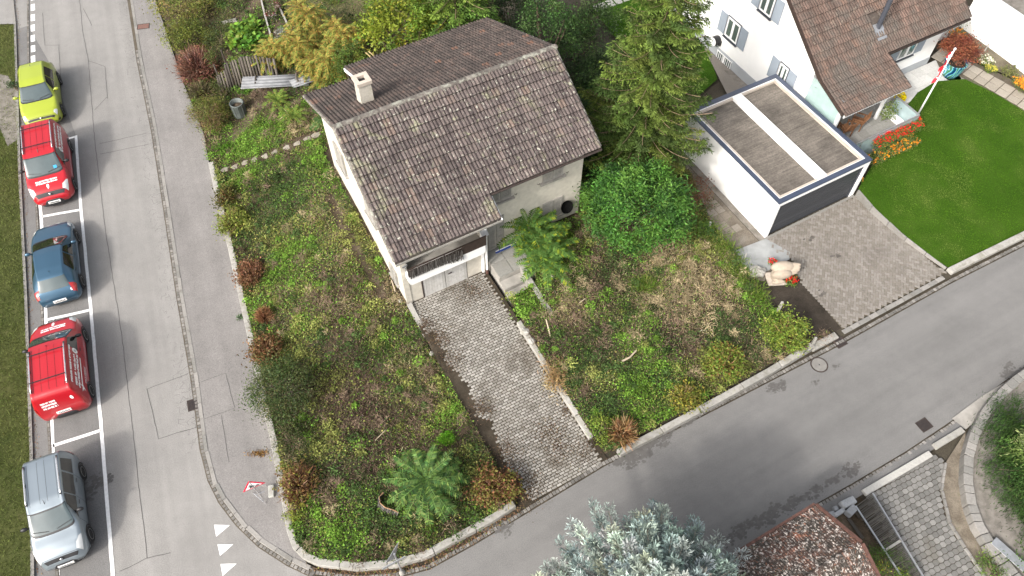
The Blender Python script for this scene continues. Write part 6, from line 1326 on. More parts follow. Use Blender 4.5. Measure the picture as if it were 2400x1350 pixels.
# shrubs inside the low wall
RU = [((.20, .10, .05), 3), ((.28, .16, .09), 2), ((.12, .06, .035), 2)]
drybush('shrub', 'yellow green hydrangea with bare stalks by the low wall', GT(548, 528), (.75, .8, .5), 260, [((.33, .26, .12), 2), ((.2, .14, .08), 1)], [((.22, .25, .05), 3), ((.13, .17, .03), 2)], 900)
drybush('shrub', 'dark brown and olive shrub at the upper end of the low wall', GT(535, 470), (.55, .7, .4), 200, RU, [((.13, .12, .03), 2), ((.06, .07, .02), 2)], 600)
drybush('shrub', 'brown withered hydrangea beside the low wall', GT(592, 650), (.6, .8, .5), 520, RU, RU, 900)
drybush('shrub', 'small rust coloured ball of dry stems in the left garden', GT(622, 745), (.5, .48, .42), 650, [((.32, .17, .09), 3), ((.24, .12, .06), 2)], None, 0)
drybush('shrub', 'brown withered shrub below the rust ball by the wall', GT(628, 830), (.75, .8, .45), 520, RU, [((.2, .11, .05), 2), ((.10, .10, .03), 1)], 900)
bush('shrub', 'wide dark green shrub hanging over the low wall', 'shrub', GT(668, 930), (1.35, 1.3, .85), [((.055, .085, .028), 4), ((.085, .115, .035), 3), ((.12, .12, .05), 1)], 170, 60, .07, .2, None, shell=.4, twigs=160, twigpal=[((.28, .26, .2), 1)])
bush('shrub', 'dark straggly shrub with dead stems below the wide shrub', 'shrub', GT(690, 1040), (.85, .7, .35), [((.045, .06, .02), 3), ((.08, .095, .03), 2)], 45, 40, .06, .16, None, twigs=120)
drybush('shrub', 'tall brown dried flower stalks by the wall above the corner', GT(702, 1140), (.75, .95, .5), 620, RU + [((.3, .22, .14), 1)], [((.17, .10, .04), 2), ((.2, .2, .04), 1)], 500)
bush('plant', 'small yellow leaved plant spilling over the wall', 'plant', GT(690, 1205), (.4, .35, .22), [((.24, .26, .04), 3), ((.14, .18, .03), 2)], 16, 35, .07, .1, None)
drybush('shrub', 'brown withered hydrangea at the lower left corner of the drive', GT(1158, 1145), (.95, .75, .5), 520, RU, [((.17, .16, .04), 3), ((.2, .09, .05), 2)], 1500)
drybush('shrub', 'sheaf of cut brown stalks at the lower right corner of the drive', GT(1456, 1020), (.72, .7, .62), 620, [((.30, .19, .09), 3), ((.22, .12, .055), 2), ((.38, .28, .15), 1)], None, 0, None, .028)
bush('plant', 'yellow green leafy clump left of the cut stalks', 'plant', GT(1408, 1010), (.4, .65, .3), [((.18, .23, .04), 3), ((.10, .15, .03), 2)], 22, 40, .08, .12, None)
drybush('shrub', 'yellowing hydrangea with dry stalks above the side road wall', GT(1602, 938), (.65, .6, .5), 300, [((.38, .29, .14), 2), ((.22, .15, .07), 1)], [((.25, .23, .04), 3), ((.13, .16, .03), 2)], 700)
drybush('shrub', 'green and rust hydrangea in the middle of the right garden edge', GT(1690, 862), (.8, .85, .6), 200, [((.32, .2, .1), 1)], [((.15, .21, .035), 4), ((.22, .25, .05), 2), ((.25, .14, .05), 1)], 1900)
drybush('shrub', 'large leaved yellow green hydrangea by the bare soil bed', GT(1835, 790), (1.0, .95, .7), 200, [((.3, .2, .1), 1)], [((.19, .26, .04), 4), ((.26, .3, .06), 2), ((.1, .16, .03), 2)], 2300)
drybush('plant', 'clump of brown fern stems right of the large hydrangea', GT(1868, 808), (.5, .4, .35), 260, RU)
o = bush('plant', 'small round bright green cushion plant above the young ailanthus', 'plant', GT(1047, 1032), (.27, .27, .2), [((.10, .27, .015), 3), ((.14, .32, .02), 2)], 30, 70, .045, .06, None, shell=.75)
def tuft(label, base, r, n, pal, Lr=(.25, .5), lean=.7):
    t = thing('grass_tuft', label, 'grass tuft', base); a_ = rng.normal(size=(n, 2)) * np.array(r) * .5; P = np.concatenate([a_, np.zeros((n, 1))], 1)
    V, F, c_ = blades(P, Lr, (.018, .035), lean, tint(n, pal, .2)); npmesh('blades', V, F, M['grass'], t, c_)['kind'] = 'stuff'; return t
GRN = [((.12, .2, .03), 3), ((.17, .22, .05), 2), ((.08, .14, .02), 1)]
tuft('spiky ornamental grass tuft in the middle of the right garden', GT(1508, 670), (.55, .4), 700, GRN + [((.3, .27, .12), 1)])
for (u, v), lab in (((1660, 545), 'iris leaves at the top end of the garden boundary'), ((1700, 590), 'second clump of iris leaves along the boundary'), ((1730, 640), 'third clump of iris leaves along the boundary'), ((1765, 690), 'lowest clump of iris leaves along the boundary')):
    tuft(lab, GT(u, v), (.6, .7), 700, GRN, (.2, .45), .8)
tuft('straw coloured grass heap beside the right drive edging', GT(1300, 880), (.45, .9), 900, [((.42, .31, .15), 3), ((.33, .22, .1), 2)], (.15, .4), 1.4)
tuft('fallen straw grass in the left garden above the drive', GT(965, 850), (.8, .6), 900, [((.36, .32, .18), 3), ((.2, .22, .08), 2)], (.15, .35), 1.4)
tuft('lush grass clump where the path meets the pavement', GT(545, 350), (1.0, .6), 1100, [((.10, .24, .02), 3), ((.07, .18, .02), 2)], (.1, .28), .8)
tuft('dry orange grass clippings lying on the pavement by the wall', (*G(608, 1063, .08), .075), (.4, .12), 260, [((.36, .22, .08), 3), ((.25, .14, .05), 2)], (.05, .12), 3.0)
tuft('small weed growing out of the pavement wall', (*G(563, 745, .08), .08), (.12, .12), 60, [((.08, .15, .05), 1)], (.1, .22), 1.2)
# planting by the white house
def flowers(name, label, base, r, n, green, fl, nf, cat='flowers', rz=0.0, leaf=.08):
    t = thing(name, label, cat, base, rz); P = rng.uniform(-1, 1, (n, 3)) * np.array(r); P[:, 2] = np.abs(P[:, 2]); leafmesh('leaves', P, leaf * rng.uniform(.6, 1.3, n), tint(n, green, .2), t)
    Q = rng.uniform(-1, 1, (nf, 3)) * np.array(r); Q[:, 2] = r[2] * rng.uniform(.6, 1.15, nf); k = 5; QQ = np.repeat(Q, k, 0) + rng.normal(0, .022, (nf * k, 3)); cf = np.repeat(tint(nf, fl, .12), k, 0)
    leafmesh('blossoms', QQ, rng.uniform(.05, .085, len(QQ)), cf, t, 'leaf', 1.2, .9); return t
GRF = [((.10, .17, .035), 3), ((.16, .2, .05), 2)]; REDF = [((.62, .02, .02), 3), ((.7, .06, .03), 1)]; ORF = [((.75, .25, .02), 3), ((.8, .35, .03), 2)]
x, y, _ = GW(9.0, 1.35); flowers('geranium_box', 'bright red geraniums hanging along the terrace railing', (x, y, .8), (1.5, .24, .5), 2600, GRF, REDF, 150, rz=GPH)
x, y, _ = GW(8.5, .95); flowers('marigold_bed', 'orange marigolds below the geraniums beside the garage', (x, y, .45), (1.6, .34, .34), 2600, GRF + [((.25, .2, .1), 1)], ORF, 70, rz=GPH)
flowers('marigold_plant', 'small orange marigold at the front corner of the garage', (*GW(5.75, .45)[:2], .42), (.28, .2, .2), 300, GRF, ORF, 22)
x, y, _ = GW(10.75, 2.4); flowers('flower_bed', 'mixed orange flowers along the right end of the terrace railing', (x, y, .5), (.28, .9, .4), 1200, GRF, ORF, 50, rz=GPH)
flowers('vine_plant', 'green climbing plant on the white porch post', GW(9.55, 2.6, .9), (.35, .3, .9), 700, [((.12, .19, .04), 3), ((.17, .22, .05), 2)], [((.16, .2, .05), 1)], 4, 'plant')
t = thing('flower_pot', 'grey pot of bright yellow chrysanthemums on the patio edge', 'flower pot', GW(11.2, 3.35, .545)); MB().lathe([(.16, 0), (.24, .25), (.26, .3), (.22, .3), (.2, .26)], n=16).build('pot', M['conc'], t)
P = unit(420) * .27 * np.array([1, 1, .8]) + np.array([0, 0, .42]); P = P[P[:, 2] > .26]; leafmesh('blossoms', P, rng.uniform(.06, .1, len(P)), tint(len(P), [((.80, .68, .01), 3), ((.75, .55, .01), 1)], .1), t, 'leaf', 1, .9)
t = thing('flower_pot', 'dark red flowers in a pot beside the white house wall', 'flower pot', GW(10.4, 4.35, .545)); MB().lathe([(.13, 0), (.18, .25), (.15, .25)], n=14).build('pot', M['rust'], t)
P = unit(160) * .24 + np.array([0, 0, .42]); leafmesh('blossoms', P, rng.uniform(.06, .1, len(P)), tint(len(P), [((.4, .01, .03), 3), ((.08, .12, .03), 1)], .2), t, 'leaf', 1, .9)
t = thing('red_maple', 'dark red Japanese maple growing in the blue painted barrel', 'tree', GW(15.2, 3.6, .5)); P, k, cc = clump_pts((0, .25, 1.5), (.95, .9, .5), 110, 70, .17, .35); colc = tint(len(cc), [((.22, .065, .04), 4), ((.30, .12, .06), 2), ((.16, .05, .032), 2)], .2)
leafmesh('crown', P, .085 * rng.uniform(.6, 1.3, len(P)), colc[k], t); stems('trunk', (0, 0, .7), [tuple(q) for q in cc[::8]], .035, t)
t = thing('barrel_planter', 'barrel planter painted with turquoise and blue waves', 'planter', GW(15.2, 3.6, .52))
mw, nt, b = newmat('wave_paint'); wv = nd(nt, 'ShaderNodeTexWave'); wv.inputs['Scale'].default_value = 1.1; wv.inputs['Distortion'].default_value = 9; wv.inputs['Detail'].default_value = 3
gg = nd(nt, 'ShaderNodeTexCoord'); nt.links.new(gg.outputs['Object'], wv.inputs[0]); nt.links.new(ramp(nt, wv.outputs['Fac'], [(.1, (.005, .03, .12)), (.3, (.0, .25, .38)), (.5, (.02, .42, .5)), (.62, (.7, .75, .75)), (.75, (.02, .3, .45)), (.95, (.06, .2, .06))]), b.inputs['Base Color']); b.inputs['Roughness'].default_value = .4
MB().lathe([(.36, 0), (.46, .3), (.52, .6), (.56, .85), (.58, .87), (.5, .87), (.48, .78)], n=26).build('barrel', mw, t, True); MB().lathe([(.02, .76), (.49, .8)], n=20).build('soil', M['darksoil'], t); MB().box(-.75, -.6, -.1, .75, .6, -.02).build('base_slab', M['conc'], t); MB().box(-.55, -.45, -.02, .55, .45, .0).build('base_plate', M['white'], t)
for (u, v), pal, fl, lab, r in (((2238, 95), GRF, ORF, 'orange flowers left of the red maple', (.4, .5, .35)), ((2225, 62), [((.09, .14, .03), 2), ((.15, .17, .04), 2)], [((.2, .22, .05), 1)], 'green shrubs in the corner by the slat fence', (.7, .7, .6)), ((2305, 150), GRF, [((.75, .72, .6), 1)], 'white flowers right of the barrel planter', (.35, .35, .3)), ((2318, 168), GRF, [((.5, .45, .08), 1)], 'low yellowish plant below the white flowers', (.3, .25, .2)), ((2360, 178), [((.14, .15, .05), 3), ((.1, .12, .04), 2)], [((.16, .17, .06), 1)], 'round olive cushion in the flower border', (.4, .38, .35)), ((2385, 198), GRF, ORF, 'orange flowers right of the olive cushion', (.3, .3, .25)), ((2402, 212), GRF, ORF, 'orange flowers at the right picture edge', (.4, .35, .3))):
    x, y = G(u, v, .5); flowers('border_plant', lab, (x, y, float(ZL(x, y)) + .04), r, 500, pal, fl, 45 if 'flower' in lab else 10, 'flowers' if 'flower' in lab else 'plant', leaf=.07)
# lower right bed: dark juniper and pale shrub
x, y = G(2385, 1120, .3)
t = thing('juniper_shrub', 'dark green feathery juniper mass behind the curved wall', 'shrub', (x + .62, y, .3)); P, k, cc = clump_pts((0, 0, .1), (1.9, 3.2, .75), 620, 55, .2, .25, .6, .0); n = len(P); P[:, 2] = np.maximum(P[:, 2], .0)
A = nrmz(np.stack([rng.normal(.5, .5, n), rng.normal(.3, .5, n), np.full(n, .9)], 1)); colc = tint(len(cc), [((.028, .062, .014), 4), ((.04, .085, .02), 2), ((.055, .1, .025), 1)], .2); leafmesh('crown', P, .15 * rng.uniform(.6, 1.3, n), colc[k], t, 'needle', .3, .14, A)
stems('stem', (0, 0, -.1), [tuple(q) for q in cc[::30]], .04, t)
bush('shrub', 'pale green pointed leaved shrub at the right edge above the juniper', 'shrub', (*G(2415, 1075, .9), .5), (.7, .9, .8), [((.13, .19, .05), 3), ((.19, .24, .09), 2)], 40, 45, .15, .2, None, .3)
bush('plant', 'low green plants at the foot of the curved wall', 'plant', (*G(2325, 1335, .06), .06), (.6, .7, .25), [((.09, .17, .03), 3), ((.13, .2, .04), 2)], 26, 45, .06, .14, None)
bush('plant', 'dark green ground cover at the right bottom corner', 'plant', (*G(2430, 1300, .3), .3), (.9, .9, .3), [((.05, .11, .02), 3), ((.08, .15, .03), 2)], 30, 45, .07, .16, None)
bush('plant', 'green ground cover with yellow flecks between shed and slate trench', 'plant', (*G(2078, 1330, .1), .05), (.75, .95, .25), [((.07, .14, .025), 4), ((.11, .18, .03), 2), ((.35, .38, .04), 1)], 50, 55, .05, .14, None)
bush('shrub', 'dark leafy shrub at the left verge beside the lime car', 'shrub', (*G(42, 210, .1), .06), (.4, .35, .3), [((.04, .08, .03), 3), ((.07, .1, .04), 1)], 16, 40, .08, .1, None)

# ---------------------------------------------------------------- small things
# log palisade: upright logs leaning back, each a part
t = thing('log_palisade', 'curved palisade of grey upright logs above the corrugated sheets', 'fence', GT(585, 200))
bx0 = GT(585, 200); p0, p1 = GT(520, 222), GT(652, 190); n = 21
for k in range(n):
    f = k / (n - 1); x = p0[0] + (p1[0] - p0[0]) * f; y = p0[1] + (p1[1] - p0[1]) * f; z = float(ZT(x, y)); hh = 1.15 + .55 * math.sin(math.pi * min(1, f * .85 + .12)) + random.uniform(-.06, .06) - (.35 if k < 4 else 0); r = random.uniform(.055, .08)
    MB().tube([(x - bx0[0], y - bx0[1], z - bx0[2] - .2), (x - bx0[0] + random.uniform(-.03, .03), y - bx0[1] + .25, z - bx0[2] + hh)], [r, r * .92], 8).build('log', M['log'], t, True)
for q, hh in (((518, 195), 1.2), ((536, 165), 1.3)):
    x, y, z = GT(*q); MB().tube([(x - bx0[0], y - bx0[1], z - bx0[2] - .1), (x - bx0[0], y - bx0[1], z - bx0[2] + hh)], .045, 7).build('post', M['log'], t)
# corrugated sheets
def corrugated(name, label, a, b, w, z, nw=9):
    a, b = Vector((*a, z)), Vector((*b, z)); d = (b - a); L = d.length; d.normalize(); s_ = Vector((-d.y, d.x, 0)); t = thing(name, label, 'metal sheet', a); mb = MB(); k = nw * 6; V = []
    for i in range(k + 1):
        f = i / k; h = .03 * math.sin(2 * math.pi * nw * f) + .04 * f; V += [tuple(s_ * (f * w) + Vector((0, 0, h))), tuple(d * L + s_ * (f * w) + Vector((0, 0, h)))]
    mb.add(V, [(2 * i, 2 * i + 1, 2 * i + 3, 2 * i + 2) for i in range(k)]); o = mb.build('sheet', M['sheet_metal'], t, True); so = o.modifiers.new('thickness', 'SOLIDIFY'); so.thickness = .006
    mb = MB()
    for f in (.2, .8): mb.bar(d * (L * f) + Vector((0, 0, -.12)), d * (L * f) + s_ * w + Vector((0, 0, .1)), .06, .08)
    mb.build('batten', M['log'], t)
q0, q1 = GT(580, 252), GT(725, 205); corrugated('corrugated_sheet', 'grey corrugated sheets lying below the log palisade', q0[:2], q1[:2], .85, max(q0[2], q1[2], float(ZT(q0[0] - .3, q0[1] + .8)), float(ZT(q1[0] - .3, q1[1] + .8))) + .12, 4)
q0, q1 = GT(690, 215), GT(770, 185); corrugated('corrugated_sheet', 'second corrugated sheet half hidden under the sumacs', q0[:2], q1[:2], .6, max(q0[2], q1[2], float(ZT(q1[0] - .3, q1[1] + .7))) + .15, 3)
x, y, z = GT(565, 270); t = thing('compost_bin', 'round grey green compost bin left of the corrugated sheets', 'bin', (x, y, z))
MB().lathe([(.3, 0), (.31, .1), (.33, .8), (.35, .82), (.33, .84), (.29, .82), (.28, .5)], n=20).build('shell', M['plastic'], t, True); mb = MB()
for k in range(10): a = 2 * math.pi * k / 10; mb.bar((.315 * math.cos(a), .315 * math.sin(a), .02), (.34 * math.cos(a), .34 * math.sin(a), .8), .02, .02)
mb.build('rib', M['plastic'], t); MB().lathe([(.02, .7), (.28, .6)], n=16).build('contents', M['soil'], t)
# fence posts
for (u, v), h, lab, tx in (((1655, 548), .75, 'short concrete post at the top of the garden boundary', .1), ((1742, 612), .5, 'thin white stake beside the pale slab', .05), ((1818, 738), .85, 'leaning concrete post behind the large hydrangea', .12), ((1900, 812), .6, 'concrete post at the lower corner of the soil bed', .12), ((2295, 140), 1.0, 'thin wooden post in front of the outbuilding wall', .06), ((2368, 140), 1.0, 'wooden post at the outbuilding wall further right', .06)):
    x, y = G(u, v, .1); tag(MB().add([(i * tx / 2, j * tx / 2, -.1) for i, j in ((-1, -1), (1, -1), (1, 1), (-1, 1))] + [(i * tx * .4 + .08 * h, j * tx * .4 + .1 * h, h) for i, j in ((-1, -1), (1, -1), (1, 1), (-1, 1))], [(0, 3, 2, 1), (4, 5, 6, 7), (0, 1, 5, 4), (1, 2, 6, 5), (2, 3, 7, 6), (3, 0, 4, 7)]).build('fence_post', M['conc_wall'], None, bevel=.008), lab, 'post').location = (x, y, .1)
# white stones and sticks
for (u, v), r, lab in (((1230, 780), (.22, .16, .14), 'white rock at the head of the drive edging'), ((1246, 802), (.16, .14, .16), 'white rock with a dark hollow below the first rock'), ((1294, 650), (.11, .1, .09), 'pale pinkish stone below the ailanthus'), ((1012, 830), (.1, .12, .09), 'white stone at the left edge of the drive'), ((938, 706), (.1, .09, .07), 'small white stone at the foot of the house corner')):
    x, y, z = GT(u, v); o = MB().ell((0, 0, r[2] * .6), r, 9, 6, 0, .35).build('rock', M['stone_pale'] if 'pink' in lab else M['conc_wall'], None); o.location = (x, y, z); tag(o, lab, 'rock')
def stick(label, pts, r):
    p = [Vector(GT(u, v)) + Vector((0, 0, h)) for u, v, h in pts]; o = MB().tube([q - p[0] for q in p], [r * (1 - .4 * k / len(p)) for k in range(len(p))], 6).build('stick', mat_plain('peeled_wood', (.42, .35, .25), .8, .15, 6) if 'peeled_wood' not in bpy.data.materials else bpy.data.materials['peeled_wood'], None); o.location = p[0]; tag(o, label, 'branch')
stick('thick pale branch lying in the middle of the right garden', [(1457, 850, .12), (1475, 842, .16), (1490, 826, .15)], .045)
stick('thin pale stick lying below the laurel', [(1358, 713, .12), (1371, 704, .14)], .025)
stick('forked dead branch standing beside the drive rocks', [(1290, 790, .05), (1284, 772, .2), (1279, 758, .32)], .03)
stick('pale wooden stake beside the house corner', [(927, 685, .05), (921, 672, .5)], .03)
stick('thin stick lying along the left garden path', [(905, 1010, .1), (880, 1035, .1)], .02)
# wicker-like fallen fence piece near the ailanthus
t = thing('fallen_mat', 'curved fallen reed mat left of the young ailanthus', 'mat', GT(898, 1185)); b0 = GT(898, 1185); mb = MB(); pr = [GT(u, v) for u, v in ((893, 1168), (884, 1178), (886, 1192), (898, 1203), (915, 1208), (928, 1214))]
for i in range(60):
    f = i / 59 * (len(pr) - 1); j = min(int(f), len(pr) - 2); k = f - j; p = Vector(pr[j]).lerp(Vector(pr[j + 1]), k) - Vector(b0); mb.tube([p, p + Vector((.12 + random.uniform(-.02, .02), .08, .38 + random.uniform(-.04, .04)))], .012, 4)
mb.build('reeds', M['reed'], t); mb = MB(); mb.tube([Vector(q) - Vector(b0) + Vector((.12, .08, .38)) for q in pr], .02, 5); mb.build('binding', mat_plain('reed_edge', (.3, .18, .09), .9), t)
# roadworks sign on a folding frame with its weight
bx0 = (*G(608, 1160, .07), .07); t = thing('roadworks_sign', 'triangular red and white roadworks warning sign on a folding frame', 'sign', bx0)
def W_(u, v, z): q = G(u, v, z); return Vector((q[0] - bx0[0], q[1] - bx0[1], z - .07))
A_, B_, C_ = W_(571, 1153, .82), W_(583, 1129, 1.3), W_(620, 1132, .86)
cen = (A_ + B_ + C_) / 3; nn = (B_ - A_).cross(C_ - A_).normalized(); nn = nn if nn.y < 0 or nn.z > 0 else -nn
if nn.z < 0: nn = -nn
def tri(name, k, o, mt, par): return MB().add([cen + (p - cen) * k + nn * o for p in (A_, B_, C_)] + [cen + (p - cen) * k + nn * (o - .012) for p in (A_, B_, C_)], [(0, 1, 2), (5, 4, 3), (0, 3, 4, 1), (1, 4, 5, 2), (2, 5, 3, 0)]).build(name, mt, par)
pn = tri('sign_panel', 1.08, 0, M['signred'], t); tri('sign_face', .78, .008, M['signwhite'], pn)
eu = (C_ - A_).normalized(); ev = (B_ - (A_ + C_) / 2).normalized(); pic = MB(); base_ = (A_ + C_) / 2 + nn * .022; S_ = (C_ - A_).length
for poly in ([(-.16, .1), (-.1, .1), (-.08, .26), (-.14, .26)], [(-.05, .1), (0, .1), (-.03, .26), (-.09, .26)], [(-.2, .25), (-.02, .25), (.02, .3), (-.18, .36)], [(-.12, .36), (-.05, .36), (-.05, .43), (-.12, .43)], [(.04, .1), (.32, .1), (.2, .24)], [(0, .26), (.1, .2), (.11, .23), (.01, .31)]):
    pic.add([base_ + eu * (x * S_ * .95) + ev * (y * S_ * .8) for x, y in poly], [tuple(range(len(poly)))])
pic.build('pictogram', M['ink'], pn)
fr = MB(); L1, L2, L3 = W_(592, 1157, .0), W_(625, 1183, .0), W_(630, 1138, .0)
fr.tube([L2, cen, B_], .018, 5); fr.tube([L1, W_(594, 1156, .25), L2], .014, 5); fr.tube([W_(585, 1157, .05), W_(625, 1136, .05)], .016, 5); fr.tube([L2 + Vector((-.03, .03, 0)), L3], .014, 5); fr.tube([W_(600, 1160, .12), W_(624, 1150, .05)], .012, 5); fr.tube([W_(608, 1170, .08), W_(623, 1163, .03)], .012, 5); fr.tube([L3, cen], .014, 5); fr.build('frame', M['chrome'], t)
t = thing('weight_block', 'white rubber weight block behind the roadworks sign', 'weight', (*G(637, 1153, .07), .072), R(100)); MB().box(-.23, -.1, 0, .23, .1, .13).build('block', mat_plain('chalky_rubber', (.36, .36, .33), .9, .15, 9), t, bevel=.025); MB().box(-.14, -.04, .13, .14, .04, .134).build('moulding', M['conc'], t)
# give-way sign at the corner, seen from behind
px_, py_ = G(943, 1343); t = thing('road_sign', 'road sign post with triangular plate seen edge on at the street corner', 'sign', (px_, py_, 0)); MB().tube([(0, 0, 0), (0, 0, 2.3)], .035, 10).build('post', M['metal'], t); MB().lathe([(.11, 0), (.11, .1), (.045, .24)], n=10).build('post_foot', M['conc'], t)
sd = Vector((math.cos(R(62)), math.sin(R(62)), 0)); nd_ = Vector((-sd.y, sd.x, 0)); tp = [sd * .38 + Vector((0, 0, 2.36)), -sd * .38 + Vector((0, 0, 2.36)), Vector((0, 0, 1.7))]; tp = [p + nd_ * .06 for p in tp]
MB().add(tp + [p + nd_ * .015 for p in tp], [(0, 1, 2), (5, 4, 3), (0, 3, 4, 1), (1, 4, 5, 2), (2, 5, 3, 0)]).build('triangle_plate', M['metal'], t)
d2_ = Vector((math.cos(R(29)), math.sin(R(29)), 0)); MB().bar(-d2_ * .5 + Vector((0, -.05, 1.62)), d2_ * .32 + Vector((0, -.05, 1.62)), .03, .14).build('street_plate', M['metal'], t)
# flagpole
fx, fy = G(2141, 286, .3); t = thing('flagpole', 'white flagpole with a rolled red and white flag at the terrace corner', 'flagpole', (fx, fy, .2)); MB().tube([(0, 0, 0), (0, 0, 2.4), (0, 0, 4.55)], [.05, .042, .03], 10).build('pole', M['signwhite'], t, True); MB().ell((0, 0, 4.6), (.06, .06, .07), 10, 6).build('finial', M['signwhite'], t, True)
mb = MB(); rr = random.Random(4); k = 26
V = []
for i in range(k + 1):
    z = 4.45 - 1.75 * i / k; w = .07 + .06 * math.sin(i * .55) + .05 * (i / k); V += [(-.03, -.02, z), (-.03 - w * .7, .05 * math.sin(i * .9), z - .02), (-.05 - w * 1.15, -.06 - .05 * math.cos(i * .7), z - .03)]
mb.add(V, [(3 * i + j, 3 * i + j + 1, 3 * i + j + 4, 3 * i + j + 3) for i in range(k) for j in range(2)], 0)
for q in range(len(mb.m)): mb.m[q] = 1 if (q // 2) < 9 and q % 2 == 0 or q % 11 == 0 else 0
fo = mb.build('flag', [mat_plain('flag_red', (.6, .015, .03), .7), M['signwhite']], t); so = fo.modifiers.new('thickness', 'SOLIDIFY'); so.thickness = .02
# wooden chairs on the terrace
def chair(label, base, rz):
    t = thing('wooden_chair', label, 'chair', base, rz, 'wooden armchairs on the terrace')
    for k in range(6): MB().box(-.24 + k * .083, -.26, .42, -.24 + k * .083 + .065, .24, .45).build('seat_slat', M['teak'], t)
    for k in range(6): MB().bar((-.21 + k * .083, .26, .45), (-.21 + k * .083, .42, 1.0), .062, .02).build('back_slat', M['teak'], t)
    for x, y in ((-.26, -.24), (.26, -.24), (-.26, .24), (.26, .24)): MB().box(x - .025, y - .025, 0, x + .025, y + .025, .64).build('leg', M['teak'], t)
    for x in (-.27, .27): MB().box(x - .04, -.3, .64, x + .04, .3, .67).build('armrest', M['teak'], t)
    mb = MB(); mb.bar((-.27, .42, 1.0), (.27, .42, 1.0), .03, .07); mb.bar((-.27, .28, .5), (.27, .28, .5), .03, .05); mb.build('back_rail', M['teak'], t)
chair('left wooden armchair on the terrace, nearest to the garage', GW(7.15, 2.95, .6), GPH + R(170)); chair('right wooden armchair on the terrace, further from the garage', GW(8.05, 3.05, .6), GPH + R(215))
# stone hand sculpture with geraniums
x, y = G(1822, 655); hx = (x, y, .03); t = thing('stone_sculpture', 'pale stone sculpture of a large cupped hand on a plinth', 'sculpture', hx, R(4)); t.scale = (.85, .85, .85); MB().box(-.6, -.42, 0, .4, .38, .12).build('plinth', M['stone_pale'], t, bevel=.03)
def skin_lump(pts, rads, n=12):
    mb = MB(); mb.tube(pts, rads, n); return mb
hm = MB()
hm.ell((.1, .2, .78), (.62, .3, .34), 18, 12); hm.ell((.02, -.14, .62), (.52, .24, .3), 18, 12); hm.ell((-.2, .02, .4), (.26, .28, .4), 16, 10)
for k, (yy, zz, l, r_) in enumerate(((.24, .86, 1.02, .12), (.1, .78, 1.0, .1), (-.02, .7, .96, .09), (-.12, .6, .84, .08))): hm.tube([(.2, yy, zz - .04), (.6, yy * .95, zz + .02), (l - .1, yy * .85, zz + .03), (l, yy * .85, zz + .02)], [r_ * 1.25, r_ * 1.1, r_ * .8, r_ * .35], 12)
hm.tube([(-.42, -.3, .14), (-.15, -.34, .22), (.12, -.33, .24), (.26, -.3, .22)], [.1, .13, .1, .05], 10)
ho = hm.build('hand', mat_plain('beige_stone', (.34, .285, .225), .85, .12, 4, bumpk=.2), t, True); rm_ = ho.modifiers.new('merge', 'REMESH'); rm_.mode = 'VOXEL'; rm_.voxel_size = .028; rm_.use_smooth_shade = True; sm_ = ho.modifiers.new('smooth', 'SMOOTH'); sm_.iterations = 2
x, y = G(1850, 664); flowers('geranium_pot', 'red geraniums in front of the stone sculpture', (x, y, .05), (.26, .24, .26), 420, GRF, REDF, 24)
x, y = G(1806, 622); flowers('geranium_pot', 'small red geraniums behind the stone sculpture', (x, y, .1), (.16, .16, .3), 130, GRF, REDF, 14)
x, y = G(1772, 640); o = MB().ell((0, 0, .12), (.42, .3, .2), 12, 7, 0, .3).build('rock', M['conc_wall'], None); o.location = (x, y, 0); tag(o, 'rough grey boulder left of the stone sculpture', 'rock')
# slate trench between two steel rails, stone blocks, boards
q0, q1 = G(2043, 1158, .2), G(2165, 1360, .2); r0, r1 = G(2003, 1188, .2), G(2128, 1380, .2); t = thing('slate_trench', 'row of upright slates held between two steel rails beside the lower drive', 'edging', (*q0, 0))
V3 = lambda p, z: Vector((p[0] - q0[0], p[1] - q0[1], z))
MB().bar(V3(q0, .3), V3(q1, .3), .05, .05).build('rail', M['metal'], t); MB().bar(V3(r0, .3), V3(r1, .3), .05, .05).build('rail', M['metal'], t)
slm = mat_piece('slate', [(0, (.06, .055, .045)), (.6, (.11, .10, .085)), (1, (.17, .155, .13))])
for k in range(62):
    f = (k + .5) / 62; a, b = V3(q0, 0).lerp(V3(q1, 0), f), V3(r0, 0).lerp(V3(r1, 0), f + random.uniform(-.006, .006)); MB().bar(a.lerp(b, .06) + Vector((0, 0, .12)), a.lerp(b, .94) + Vector((0, 0, .12 + random.uniform(-.03, .03))), .028, .2 + random.uniform(0, .08)).build('slate', slm, t)
a, b = V3(q0, .3).lerp(V3(q1, .3), .56), V3(r0, .3).lerp(V3(r1, .3), .56); MB().bar(a, b, .09, .05).build('cross_piece', M['conc_wall'], t)
yd = struct(sheet('yard', PX([(1900, 1215), (2003, 1150), (2030, 1180), (2140, 1400), (2060, 1420), (1960, 1240)]), .01, .4, M['soil']), 'earth strip between shed and slate trench')
for k, (u, v, l, w_, h, rz_, lab) in enumerate(((1985, 1180, .6, .28, .25, 25, 'largest pale granite block at the head of the slate trench'), (1992, 1200, .45, .26, .3, 40, 'dark granite block leaning below the largest block'), (1965, 1203, .5, .16, .22, 30, 'narrow grey granite block beside the shed corner'), (1948, 1207, .24, .22, .2, 15, 'small square granite block touching the shed'), (1957, 1193, .18, .18, .18, 20, 'smallest granite block behind the square one'))):
    o = MB().box(-l / 2, -w_ / 2, 0, l / 2, w_ / 2, h).build('stone_block', M['stone'], None, bevel=.04); o.location = (*G(u, v, .1), .02); o.rotation_euler = (0, R(6), R(rz_)); tag(o, lab, 'stone')
